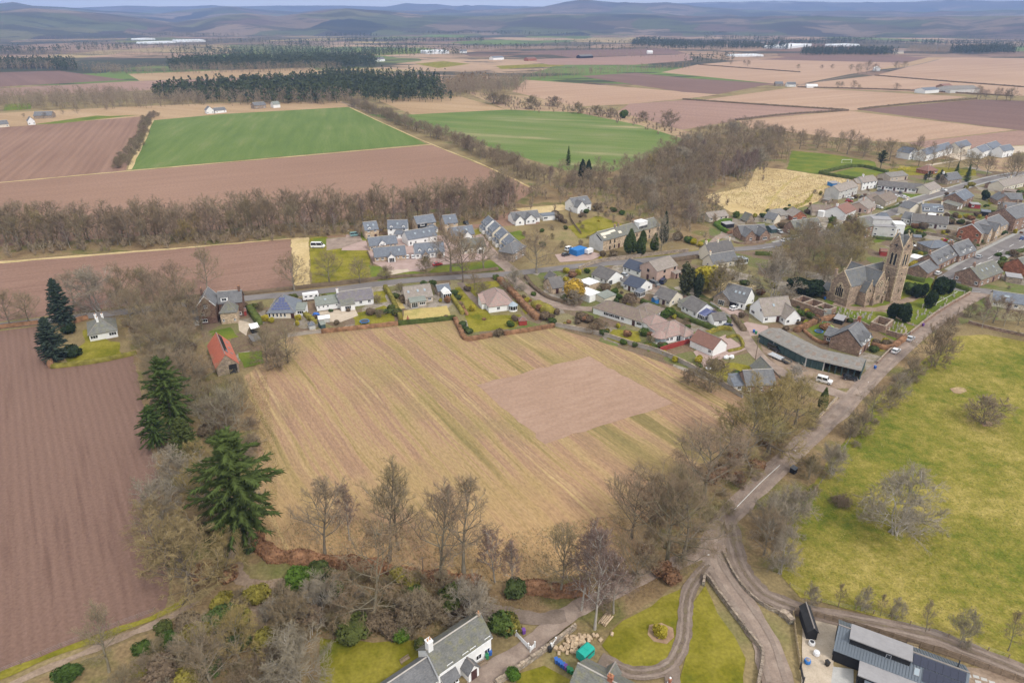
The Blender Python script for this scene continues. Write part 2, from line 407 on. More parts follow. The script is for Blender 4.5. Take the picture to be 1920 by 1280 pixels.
def smooth_line(pts, n=6):
 P = [Vector((p[0], p[1])) for p in pts]; out = []
 for i in range(len(P)-1):
  a, b = P[i], P[i+1]; m0 = (P[i+1]-P[i-1])*.5 if i > 0 else b-a; m1 = (P[i+2]-P[i])*.5 if i+2 < len(P) else b-a
  for k in range(n):
   t = k/n; t2, t3 = t*t, t*t*t
   out.append(a*(2*t3-3*t2+1) + m0*(t3-2*t2+t) + b*(-2*t3+3*t2) + m1*(t3-t2))
 out.append(P[-1]); return out
def offset(line, d):
 out = []
 for i, p in enumerate(line):
  a = line[max(i-1,0)]; b = line[min(i+1, len(line)-1)]; t = (b-a)
  t = t.normalized() if t.length > 1e-6 else Vector((1,0)); out.append(p + Vector((-t.y, t.x))*d)
 return out
def strip(name, px, width, m, z, wob=0.0, sm=5, seed=1, off=0.0):
 """road or path along a line of picture points"""
 line = smooth_line([G2(p) for p in px], sm); rg = random.Random(seed)
 if off: line = offset(line, off)
 wa = [width/2 + rg.uniform(-wob, wob) for _ in line]; wb = [width/2 + rg.uniform(-wob, wob) for _ in line]
 L = [p for p in line]; v = []; f = []
 lo, ro = offset(L, 1), offset(L, -1)
 LAYER[0] += 1; z = z + LAYER[0]*.0004
 for i, p in enumerate(L):
  a = p + (lo[i]-p)*wa[i]; b = p + (ro[i]-p)*wb[i]
  v += [(a.x, a.y, z),(b.x, b.y, z)]
  if i: k = 2*i; f.append((k-2, k-1, k+1, k))
 me = bpy.data.meshes.new(name); me.from_pydata(v, [], f); me.materials.append(m); me.update()
 if me.polygons[0].normal.z < 0: me.flip_normals()
 o = link(name, me); o['kind'] = 'structure'; return o
gm = MB()
ring = [(-R_FAR, -R_FAR),(R_FAR, -R_FAR),(R_FAR, R_FAR),(-R_FAR, R_FAR)]
gm.quad(*[(x, y, 0) for x, y in ring])
g_o = gm.build('ground', M_far); g_o['kind'] = 'structure'
sheet('rough_ground', [(-900,1600),(2900,1600),(2700,160),(-800,160)], M_ground, .02)
Z1, Z2, Z3, Z4 = .05,.08,.11,.14
S = sheet
# ---- far fields, right and middle
S('stubble_field', [(985,150),(1090,157),(1280,172),(1345,178),(1280,186),(1170,196),(1080,200),(960,172)], M_tan, Z1)
S('ploughed_field', [(1085,143),(1193,137),(1290,147),(1450,157),(1347,177),(1280,173)], M_dark, Z1)
S('stubble_field', [(1240,136),(1310,121),(1480,130),(1590,140),(1500,158),(1450,157)], M_tan, Z1)
S('stubble_field', [(1310,121),(1420,112),(1700,118),(1640,132),(1590,140)], M_tan, Z1)
S('ploughed_field', [(1420,112),(1520,104),(1740,108),(1700,118)], M_dark, Z1)
S('straw_field', [(1640,132),(1700,118),(1740,108),(1775,108),(1710,124)], M_tan2, Z1)
S('stubble_field', [(1710,124),(1775,108),(2150,112),(2150,172),(1920,163),(1640,142)], M_tan, Z1)
S('stubble_field', [(1500,158),(1640,142),(1920,163),(2150,172),(2150,190),(1920,180),(1490,164)], M_tan, Z1)
S('stubble_field', [(1300,190),(1490,164),(1815,182),(1600,208),(1480,200)], M_tan, Z1)
S('soil_field', [(1180,195),(1300,187),(1480,199),(1585,207),(1385,226),(1270,245),(1150,215)], M_pinkb, Z1)
S('ploughed_field', [(1608,206),(1830,187),(2000,192),(2100,262),(1915,245)], M_dark, Z1)
S('stubble_field', [(1385,227),(1590,208),(1900,244),(1700,267),(1560,262),(1420,250)], M_tan, Z1)
S('soil_field', [(1700,268),(1910,245),(2100,262),(2100,300),(1920,272),(1760,283)], M_pinkb, Z1)
S('tan_strip', [(1700,292),(1860,276),(1960,272),(1960,284),(1860,290),(1740,312)], M_gravel, Z2)
S('ploughed_field', [(-300,146),(0,136),(110,133),(236,150),(0,163),(-300,178)], M_dark, Z1)
S('straw_field', [(240,139),(420,132),(585,127),(600,137),(420,146),(262,152)], M_tan2, Z1)
S('soil_field', [(-300,186),(-100,172),(240,153),(420,147),(600,139),(690,141),(560,156),(330,166),(230,172),(0,181)], M_pinkb, Z1)
S('green_field', [(640,97),(800,91),(850,97),(720,104)], M_lawn, Z1); S('green_field', [(778,120),(830,115),(882,120),(822,128)], M_lawn_y, Z1); S('green_field', [(930,124),(1040,119),(1060,124),(940,130)], M_lawn_y, Z1); S('green_strip', [(10,196),(60,193),(58,205),(6,208)], M_lawn, Z2)
S('ploughed_field', [(985,96),(1250,91),(1290,101),(1070,108)], M_dark, Z1); S('soil_field', [(985,112),(1070,109),(1290,102),(1300,113),(1190,122),(1030,122)], M_pinkb, Z1)
S('straw_field', [(708,188),(862,181),(950,206),(775,216)], M_tan2, Z1)
S('bank', [(870,172),(985,180),(1090,200),(1160,210),(1300,250),(1285,262),(1190,235),(1080,212),(950,206)], M_bank, Z1+.01)
S('wheat_field', [(690,215),(775,215),(950,206),(1080,211),(1200,235),(1285,262),(1300,275),(1150,325),(1060,320),(900,270)], M_green2, Z2)
S('soil_field', [(1690,195),(1690,195.5),(1700,196)], M_pinkb, Z1)
# ---- left and middle
S('stubble_field', [(-200,225),(40,210),(250,200),(380,195),(640,190),(660,204),(285,226),(130,228),(60,240)], M_tan2, Z1)
S('ploughed_field', [(-200,255),(265,219),(236,320),(-200,366)], M_plough_c, Z1)
S('green_strip', [(60,234),(180,217),(205,218),(262,216),(110,232)], M_lawn, Z2)
S('wheat_field', [(286,226),(420,214),(655,201),(800,270),(245,319)], M_green, Z2)
S('ploughed_field', [(-200,366),(0,344),(236,322),(810,272),(1010,355),(1010,420),(-200,500)], M_plough_b, Z1)
S('ploughed_field', [(-300,512),(0,489),(260,470),(545,451),(552,538),(440,548),(0,603),(-300,640)], M_plough_m, Z1)
S('grass_margin', [(546,449),(579,445),(582,533),(553,537)], M_meadow, Z2)
for a, b, w_ in (((-100,352),(236,321),2.5),((236,321),(810,271),2.2),((-50,496),(330,466),3.0),((330,466),(560,446),2.0)):
 strip('grass_margin', [a, b], w_, M_meadow, Z2,.5,14)
strip('grass_margin', [(655,201),(720,232),(812,272),(900,307),(1010,358)],1.5, M_meadow, Z2,.5)
strip('grass_margin', [(243,318),(265,272),(286,226)],3, M_meadow, Z2,.5)
S('ploughed_field', [(-500,690),(0,621),(72,611),(97,690),(250,666),(300,850),(330,960),(310,1140),(300,1150),(0,1262),(-400,1400)], M_plough_l, Z1)
strip('grass_margin', [(-60,1290),(150,1208),(310,1148),(350,1120)],1.6, M_lawn_y, Z2+.01,.3)
strip('farm_track', [(-60,1330),(40,1275),(180,1215),(300,1165),(400,1120),(440,1100)],1.6, M_path, Z2,.25)
# ---- the large field in the middle
S('stubble_field', [(440,720),(548,628),(700,617),(852,600),(874,639),(925,632),(1040,615),(1150,645),(1250,682),(1400,745),(1420,800),(1330,900),(1240,960),(1170,1080),(900,1110),(470,1040),(480,860),(490,780)], M_stubble, Z1)
S('tilled_patch', [(893,722),(1105,668),(1262,756),(1022,833)], M_tilled, Z2, rag=.4)
# ---- woods and village ground
S('woodland_floor', [(940,395),(1012,352),(1060,320),(1150,322),(1290,262),(1420,240),(1700,275),(1800,300),(1660,320),(1630,300),(1480,283),(1470,318),(1425,316),(1330,365),(1370,395),(1300,460),(1180,440),(1100,380),(1000,395)], M_litter, Z2)
S('woodland_floor', [(-200,470),(-200,500),(0,489),(330,465),(560,446),(690,440),(900,420),(960,396),(940,380),(620,412),(300,440),(0,462)], M_litter, Z2)
S('woodland_floor', [(225,600),(365,560),(375,640),(440,700),(490,780),(480,900),(470,1010),(520,1040),(330,1130),(300,900),(250,668)], M_litter, Z2)
S('woodland_floor', [(-300,1400),(0,1300),(300,1180),(430,1085),(560,1100),(620,1040),(900,1090),(1080,1080),(1330,990),(1345,1060),(1300,1080),(1130,1190),(900,1150),(800,1210),(620,1200),(500,1600),(-300,1600)], M_litter, Z2)
S('woodland_floor', [(1170,1080),(1240,930),(1420,800),(1390,748),(1500,700),(1560,740),(1560,770),(1330,1000),(1200,1090)], M_litter, Z2+.003)
S('roadside_bank', [(1345,1000),(1400,940),(1500,850),(1640,705),(1735,632),(1790,632),(1720,690),(1640,745),(1545,880),(1480,965),(1475,1080),(1400,1060)], M_litter, Z2)
S('village_ground', [(545,628),(400,700),(370,600),(480,560),(740,532),(940,518),(1080,505),(1300,478),(1430,470),(1640,380),(1740,330),(1920,290),(2200,330),(2200,610),(1830,600),(1700,640),(1620,720),(1560,745),(1400,745),(1250,682),(1040,613),(870,635),(850,598),(700,615)], M_garden, Z2)
S('village_ground', [(1330,410),(1440,395),(1540,352),(1600,335),(1680,318),(1740,330),(1640,382),(1545,436),(1430,462),(1330,462)], M_garden, Z2+.003)
# ---- fields and lawns near the village
S('meadow', [(1420,313),(1475,319),(1560,332),(1625,340),(1560,352),(1530,380),(1490,393),(1430,405),(1370,398),(1320,368),(1400,350)], M_meadow, Z3)
strip('beaten_path', [(1500,330),(1475,345),(1450,372),(1432,402)],2.0, M_lawn_dry, Z3+.02,.4)
strip('beaten_path', [(1560,345),(1510,362),(1470,380),(1445,398)],1.6, M_lawn_dry, Z3+.02,.4)
S('meadow_green', [(1525,362),(1520,378),(1490,393),(1440,402),(1470,392),(1505,380)], M_lawn_y, Z3+.02)
S('playing_field', [(1484,283),(1560,290),(1640,304),(1645,316),(1605,312),(1535,327),(1476,318)], M_lawn, Z3)
S('bowling_green', [(1560,325),(1606,314),(1662,324),(1615,338)], M_lawn, Z3+.02)
S('play_park', [(1655,318),(1720,312),(1830,318),(1830,330),(1740,328),(1690,330)], M_lawn_y, Z3)
S('soil_verge', [(1820,300),(2000,290),(2000,330),(1840,320)], M_bank, Z3)
S('pasture', [(1475,965),(1545,880),(1640,745),(1722,685),(1795,630),(1850,628),(2000,652),(2900,760),(2900,1700),(2000,1290),(1900,1245),(1760,1185),(1620,1150),(1500,1120),(1465,1080)], M_pasture, Z2)
S('lawn', [(1302,1092),(1240,1120),(1150,1180),(1128,1210),(1160,1245),(1200,1255),(1235,1250),(1262,1225),(1274,1180),(1276,1140)], M_lawn_y, Z3)
S('lawn', [(1322,1098),(1345,1150),(1378,1195),(1398,1235),(1395,1300),(1262,1300),(1285,1235),(1297,1170),(1300,1130)], M_lawn_y, Z3)
S('lawn', [(600,1196),(700,1205),(780,1200),(795,1230),(720,1300),(600,1330)], M_lawn_y, Z3)
S('lawn', [(975,1262),(1020,1248),(1070,1275),(1060,1310),(960,1300)], M_lawn_y, Z3)
S('grass_verge', [(465,1055),(545,1062),(560,1082),(500,1092),(470,1080)], M_ground, Z3)
S('grass_verge', [(1572,752),(1580,768),(1545,800),(1510,822),(1522,800),(1548,776)], M_lawn, Z3+.03)
S('estate_lawn', [(580,446),(612,444),(640,462),(690,462),(697,520),(584,531)], M_lawn_y, Z3)
S('estate_lawn', [(690,497),(745,505),(760,508),(800,512),(820,500),(870,494),(935,486),(946,507),(860,516),(715,530),(697,520)], M_lawn, Z3)
S('estate_lawn', [(586,448),(632,447),(640,456),(600,462)], M_lawn, Z3+.01)
S('estate_lawn', [(676,436),(690,430),(690,452),(678,452)], M_lawn, Z3+.02)
S('estate_lawn', [(870,436),(905,428),(905,438),(880,445)], M_lawn_y, Z3+.02)
S('estate_lawn', [(950,438),(975,432),(985,447),(965,455)], M_lawn, Z3+.02)
S('estate_lawn', [(1065,425),(1120,405),(1180,425),(1150,445),(1085,447)], M_lawn_y, Z3)
S('estate_lawn', [(960,392),(1055,384),(1070,392),(1010,402)], M_meadow, Z3)
S('rough_grass_verge', [(1080,500),(1330,466),(1335,472),(1080,508)], M_lawn_y, Z3)
S('roadside_lawn', [(1312,452),(1345,446),(1362,458),(1330,461)], M_lawn, Z3)
S('garden_lawn', [(160,642),(155,620),(180,612),(205,640),(225,642),(228,664),(130,684),(122,672)], M_lawn_y, Z3)
S('garden_lawn', [(392,622),(432,614),(448,632),(410,640)], M_lawn, Z3)
S('garden_lawn', [(447,662),(490,658),(498,680),(458,690)], M_lawn, Z3)
S('garden_lawn', [(660,588),(700,580),(720,573),(735,585),(745,608),(665,612)], M_lawn_y, Z3)
S('garden_lawn', [(700,548),(722,545),(727,566),(702,570)], M_lawn_y, Z3)
S('dry_garden_lawn', [(757,583),(838,573),(846,594),(757,604)], M_lawn_dry, Z3)
S('dry_garden_lawn', [(735,560),(752,556),(760,578),(742,582)], M_lawn_dry, Z3)
S('garden_lawn', [(853,540),(868,537),(900,570),(920,592),(975,590),(978,603),(965,615),(885,624),(872,595)], M_lawn_y, Z3)
S('garden_lawn', [(868,534),(930,527),(938,536),(905,552),(890,556)], M_lawn_y, Z3+.003)
S('garden_lawn', [(945,535),(960,545),(1000,585),(985,590),(965,560)], M_lawn_y, Z3+.003)
S('garden_lawn', [(1150,618),(1200,622),(1202,640),(1170,648),(1138,635)], M_lawn_y, Z3)
S('garden_lawn', [(1205,645),(1228,632),(1240,648),(1215,660)], M_lawn, Z3)
S('garden_lawn', [(1310,690),(1375,680),(1420,690),(1390,725),(1360,722)], M_lawn_y, Z3)
S('garden_lawn', [(1512,610),(1545,600),(1562,618),(1530,632)], M_lawn, Z3)
S('garden_lawn', [(1625,632),(1665,642),(1655,660),(1630,655)], M_lawn_y, Z3)
S('rough_lawn', [(1305,545),(1350,525),(1420,535),(1410,548),(1330,560)], M_meadow, Z3)
S('churchyard', [(1540,560),(1560,545),(1700,520),(1740,520),(1815,545),(1710,620),(1680,640),(1600,600)], M_lawn, Z3)
S('church_path', [(1560,572),(1600,583),(1650,585),(1690,572),(1740,556),(1730,550),(1690,562),(1640,577),(1600,575),(1565,566)], M_path, Z3+.02)
strip('churchyard_path', [(1645,580),(1672,590),(1700,605),(1720,612)],1.8, M_path, Z3+.02,.2)
S('garden_lawn', [(1688,425),(1740,422),(1735,435),(1690,436)], M_lawn, Z3)
S('garden_lawn', [(1635,446),(1665,440),(1660,452),(1640,456)], M_lawn, Z3)
S('garden_lawn', [(1680,362),(1740,366),(1730,376),(1680,372)], M_lawn, Z3)
S('garden_lawn', [(1852,375),(1880,370),(1885,380),(1855,384)], M_lawn_y, Z3)
S('garden_lawn', [(1770,447),(1795,442),(1800,455),(1775,458)], M_lawn, Z3)
S('garden_lawn', [(1870,500),(1905,488),(1925,500),(1885,510)], M_lawn, Z3)
# ---- yards and drives
S('gravel_yard', [(598,585),(665,578),(672,592),(640,604),(600,604)], M_gravel, Z3+.01)
S('gravel_yard', [(447,600),(470,606),(462,630),(448,620)], M_gravel, Z3+.01)
S('gravel_yard', [(1360,628),(1330,640),(1300,660),(1320,690),(1355,672),(1400,655)], M_paver, Z3)
S('paved_drive', [(1350,575),(1395,585),(1385,596),(1345,590)], M_paver, Z3+.02)
S('paved_drive', [(1400,604),(1440,612),(1440,626),(1400,632),(1385,610)], M_paver, Z3+.02)
S('shed_yard', [(1425,645),(1440,655),(1510,688),(1612,714),(1600,728),(1545,730),(1470,700),(1430,660)], M_path, Z3+.02)
S('building_yard', [(1040,478),(1100,470),(1130,478),(1110,488),(1050,492)], M_paver, Z3)
S('estate_yard', [(612,448),(675,443),(680,452),(640,466),(612,470)], M_lane, Z3+.01)
S('estate_yard', [(650,440),(690,452),(900,436),(938,480),(900,488),(820,498),(790,508),(740,512),(700,494),(690,470),(640,470)], M_paver, Z3)
S('estate_footpath', [(726,508),(765,505),(768,510),(730,517)], M_gravel, Z3+.05)
S('gravel_yard', [(1505,1160),(1570,1162),(1562,1245),(1580,1340),(1500,1340)], M_gravel, Z3)
S('concrete_apron', [(1562,1250),(1600,1255),(1600,1300),(1555,1300)], M_concrete, Z3+.02)
S('flower_bed', [(1860,1255),(1960,1290),(1960,1340),(1800,1340),(1806,1250)], M_path, Z3)
S('flower_bed', [(1217,1172),(1240,1168),(1262,1178),(1264,1195),(1250,1208),(1225,1203),(1214,1190)], M_bank, Z3+.03)
# ---- roads, lanes and paths
RD = lambda *a, **k: strip(*a, **k)
MAIN = [(1480,1380),(1458,1280),(1425,1185),(1362,1095),(1337,1045),(1348,992),(1402,930),(1490,845),(1570,775),(1640,703),(1705,643),(1800,572),(1850,545)]
NORTH = [(-300,655),(-80,622),(60,605),(200,589),(440,562),(600,547),(760,527),(940,515),(1010,508),(1080,500),(1170,492),(1250,484),(1330,472),(1440,462),(1548,438),(1620,412),(1667,402),(1710,379),(1766,362),(1852,337),(1916,325),(2050,300)]
RD('lane', MAIN, 5.3, M_lane, Z4,.35)
RD('road', NORTH, 6.0, M_road, Z4+.02,.1)
RD('street', [(1770,532),(1800,513),(1860,478),(1920,447),(2050,385)],9.0, M_road, Z4+.04,.1)
RD('street', [(1752,536),(1800,541),(1850,547),(1920,560),(2100,600)],6.5, M_road, Z4+.05,.1)
RD('side_road', [(948,514),(985,540),(1015,562),(1060,577),(1110,580)],4.6, M_lane, Z4+.01,.2)
RD('back_lane', [(1165,520),(1215,540),(1283,562),(1348,584),(1382,610),(1400,638),(1430,675),(1480,705),(1560,735),(1606,748)],4.6, M_lane, Z4+.01,.2)
RD('estate_road', [(965,512),(940,492),(905,465),(880,445),(862,432)],6, M_lane, Z4+.01,.1)
RD('farm_drive', [(870,1340),(905,1272),(997,1208),(1060,1155),(1130,1118),(1220,1075),(1320,1035)],3.6, M_lane, Z4,.25)
RD('farm_drive', [(1060,1155),(1000,1160),(940,1146),(860,1140)],3.0, M_track, Z4+.01,.25)
RD('curving_drive', [(1330,1060),(1297,1098),(1286,1135),(1284,1170),(1279,1205),(1264,1238),(1237,1258),(1185,1262),(1140,1242),(1125,1235)],2.7, M_track, Z4+.02,.15)
RD('curving_drive', [(1258,1245),(1262,1290),(1262,1340)],2.6, M_track, Z4+.01,.1)
RD('farm_track', [(1368,985),(1378,1030),(1388,1062),(1408,1092),(1440,1120),(1515,1147),(1615,1166),(1740,1192),(1815,1220),(1920,1262),(2100,1340)],3.9, M_track, Z4+.02,.25)
RD('footpath', [(545,1090),(493,1097),(455,1088),(440,1060),(432,1010),(425,960)],2.6, M_path, Z4,.3)
RD('footpath', [(462,1100),(482,1160),(500,1220),(520,1300)],2.4, M_path, Z4+.01,.3)
RD('garden_drive', [(862,530),(880,552),(905,578)],2.6, M_track, Z4,.1)
RD('field_road', [(640,192),(690,210)],3, M_path, Z4)
RD('lane_to_house', [(1330,462),(1345,447),(1362,438)],3.5, M_lane, Z4+.01)
RD('close', [(1640,365),(1665,358),(1700,372),(1716,378)],6.0, M_road, Z4+.01)
RD('farm_road', [(1500,160),(1600,142),(1700,126),(1760,112)],4.0, M_track, Z4)
M_rut = m_noise('worn_wheel_track', [(.215,.165,.135),(.255,.20,.165),(.29,.235,.195)],.35,2.5,.16)
M_mid = m_noise('grassy_crown', [(.14,.105,.08),(.175,.135,.10),(.17,.14,.085)],.5,2.5,.25)
TRK = [(1368,985),(1378,1030),(1388,1062),(1408,1092),(1440,1120),(1515,1147),(1615,1166),(1740,1192),(1815,1220),(1920,1262),(2100,1340)]
DRV = [(905,1272),(997,1208),(1060,1155),(1130,1118),(1220,1075),(1320,1035)]
CRV = [(1330,1060),(1297,1098),(1286,1135),(1284,1170),(1279,1205),(1264,1238),(1237,1258),(1185,1262),(1140,1242)]
for ln_, o_, w_ in ((TRK, .85,.55),(CRV, .62,.4),(MAIN[1:-1],1.35,1.0)):
 for s_ in (-1,1): strip('wheel_track', ln_, w_, M_rut, Z4+.06,.12,6,5+s_, s_*o_)
for ln_, w_ in ((TRK, .5),(CRV, .5)): strip('grassy_crown', ln_, w_, M_mid, Z4+.062,.16,8,9)
def pavement(px, off, w_):
 L = offset(smooth_line([G2(p) for p in px],4), off); s = 1 if off > 0 else -1; O = offset(L, s*w_); b = MB()
 for i in range(len(L)-1):
  q = [L[i], L[i+1], O[i+1], O[i]][::1 if s > 0 else -1]; b.prism([(p.x, p.y) for p in q],.02, Z4+.15)
 o = b.build('pavement', M_kerb); o['kind'] = 'structure'
pavement([(1800,513),(1860,478),(1920,447),(2050,385)],4.55,1.8); pavement([(1830,496),(1860,478),(1920,447),(2050,385)],-4.55,1.8)
pavement([(1460,459),(1548,438),(1620,412),(1667,402),(1710,379),(1766,362),(1852,337),(1916,325)],3.05,1.5); pavement([(1667,402),(1710,379),(1766,362),(1852,337),(1916,325)],-3.05,1.5)
for nm, pts, w_ in (('white_line', [(1376,957),(1425,907),(1462,873)],.14),):
 RD(nm, pts, w_, M_line, Z4+.08)
for k in range(7):
 t0, t1 = k/7+.03, k/7+.09
 a = G(1778,528); b = G(1925,445)
 pa = a.lerp(b, t0); pb = a.lerp(b, t1)
 RD('white_line', [proj((pa.x, pa.y, 0)), proj((pb.x, pb.y, 0))],.22, M_line, Z4+.09)
for a, b in (((1778,545),(1838,549)),((1745,575),(1795,548)),((1430,466),(1450,463)),((1695,632),(1710,620))):
 RD('white_line', [a, b],.2, M_line, Z4+.09)
# ------------------------------------------------------------------ hills along the horizon
def prof(pts, az):
 P = []
 for x, y in pts:
  dx, dy, dz = ray(x, y); P.append((math.atan2(dx, dy), dz/math.hypot(dx, dy)))
 P.sort(); return np.interp(az, [p[0] for p in P],[p[1] for p in P])
RC = [(-300,16),(0,20),(60,15),(150,15),(240,11),(310,13),(420,13),(520,11),(640,11),(720,13),(760,8),(820,8),(860,13),(900,10),(1000,13),(1100,13),(1280,6),(1340,4),(1480,2),(1600,5),(1700,4),(1800,1),(1920,2),(2300,6)]
RB = [(-300,14),(0,7),(25,4),(60,11),(120,15),(200,24),(300,26),(340,20),(430,12),(470,17),(560,23),(620,17),(700,19),(800,21),(900,19),(960,17),(1020,13),(1060,4),(1095,-1),(1120,2),(1180,7),(1250,5),(1300,12),(1400,19),(1500,21),(1600,21),(1750,23),(1920,19),(2300,20)]
RA = [(-300,20),(0,21),(60,16),(140,21),(200,26),(270,35),(330,44),(380,37),(420,29),(460,25),(520,31),(600,21),(650,16),(720,21),(800,29),(900,31),(1000,26),(1100,27),(1200,28),(1300,31),(1400,32),(1500,30),(1600,33),(1920,30),(2300,30)]
az = np.radians(np.arange(-62,62.01,.25)); rr = np.array([3900,4200,4600,5000,5400,5800,6200,6700,7200,7700,8100,8400,8800,9300,10000,10700,11300,11700,12000,12400,13000,13800.])
def hh(p, r, az): return 100 + r*prof(p, az)
ha, hb, hc = hh(RA, 5400, az), hh(RB, 8400, az), hh(RC, 12000, az)
rngh = np.random.default_rng(3)
Z = np.zeros((len(az), len(rr)))
def bump1(n, amp, seed):
 r_ = np.random.default_rng(seed); k = r_.normal(size=n//6+3); return np.interp(np.arange(n), np.arange(len(k))*6, k)*amp
for j, r in enumerate(rr):
 cr_ = [(3900, np.full_like(az, -6.0)),(5400, np.maximum(ha, 14)),(6700, np.maximum(np.minimum(ha, hb*.55),18)),(8400, np.maximum(hb, 30)),(10000, np.maximum(np.minimum(hb, hc)*.55,45)),(12000, np.maximum(hc, 60)),(13800, hc*.4)]
 for (r0, a0),(r1, a1) in zip(cr_[:-1], cr_[1:]):
  if r0 <= r <= r1:
   t = (r-r0)/(r1-r0); t = t*t*(3-2*t); Z[:, j] = a0*(1-t)+a1*t; break
 if r not in (3900.0,5400.0,8400.0,12000.0): Z[:, j] += bump1(len(az),3+r/1400, int(r))
X = np.sin(az)[:, None]*rr[None]; Y = np.cos(az)[:, None]*rr[None]
V = np.stack([X, Y, Z],-1).reshape(-1,3); na, nr = len(az), len(rr)
I = np.arange(na*nr).reshape(na, nr)
F = np.stack([I[:-1, :-1], I[:-1,1:], I[1:, 1:], I[1:, :-1]],-1).reshape(-1,4)
ho = link('hills', np_mesh('hills', V, F[:, ::-1], M_hill, smooth=True)); ho['kind'] = 'structure'
# ------------------------------------------------------------------ air
hzm = bpy.data.materials.new('air'); hzm.use_nodes = True; t = hzm.node_tree; t.nodes.clear()
pv = t.nodes.new('ShaderNodeVolumePrincipled'); pv.inputs['Density'].default_value = 1.05e-4
pv.inputs['Color'].default_value = (.38,.55,1.0,1); pv.inputs['Anisotropy'].default_value = 0.0
ou = t.nodes.new('ShaderNodeOutputMaterial'); t.links.new(pv.outputs[0], ou.inputs['Volume'])
hb_ = MB(); E = R_FAR+300; hb_.box(-E, -E, -8, E, E, 480)
hz_o = hb_.build('haze', hzm); hz_o['kind'] = 'stuff'
# ================================================================== trees, shrubs, hedges
def unit(a): return a/np.maximum(np.linalg.norm(a, axis=-1, keepdims=True),1e-9)
def perp_frame(D):
 ref = np.where(np.abs(D[:, 2:3]) < .9, np.array([[0,0,1.]]), np.array([[1., 0,0]]))
 a = unit(np.cross(D, ref)); return a, np.cross(D, a)
def tubes(P0, P1, R0, R1, n):
 """tapered prisms as triangles; R1 None gives spikes of n faces"""
 D = unit(P1-P0); a, b = perp_frame(D); k = len(P0)
 th = np.arange(n)*2*np.pi/n; c, s = np.cos(th), np.sin(th)
 off = a[:, None]*c[None, :, None] + b[:, None]*s[None, :, None]
 A = P0[:, None] + off*np.asarray(R0).reshape(-1,1,1)
 i = np.arange(n); j = (i+1) % n
 if R1 is None:
  V = np.concatenate([A, P1[:, None]],1).reshape(-1,3); base = (np.arange(k)*(n+1))[:, None]
  F = np.stack([base+i, base+j, np.broadcast_to(base+n, (k, n))],-1).reshape(-1,3)
  return V, F
 B = P1[:, None] + off*np.asarray(R1).reshape(-1,1,1)
 V = np.concatenate([A, B],1).reshape(-1,3); base = (np.arange(k)*2*n)[:, None]
 F = np.concatenate([np.stack([base+i, base+j, base+n+j],-1).reshape(-1,3), np.stack([base+i, base+n+j, base+n+i],-1).reshape(-1,3)])
 return V, F
def join(parts):
 Vs, Fs, n = [],[],0
 for V, F in parts: Vs.append(V); Fs.append(F+n); n += len(V)
 return np.concatenate(Vs), np.concatenate(Fs)
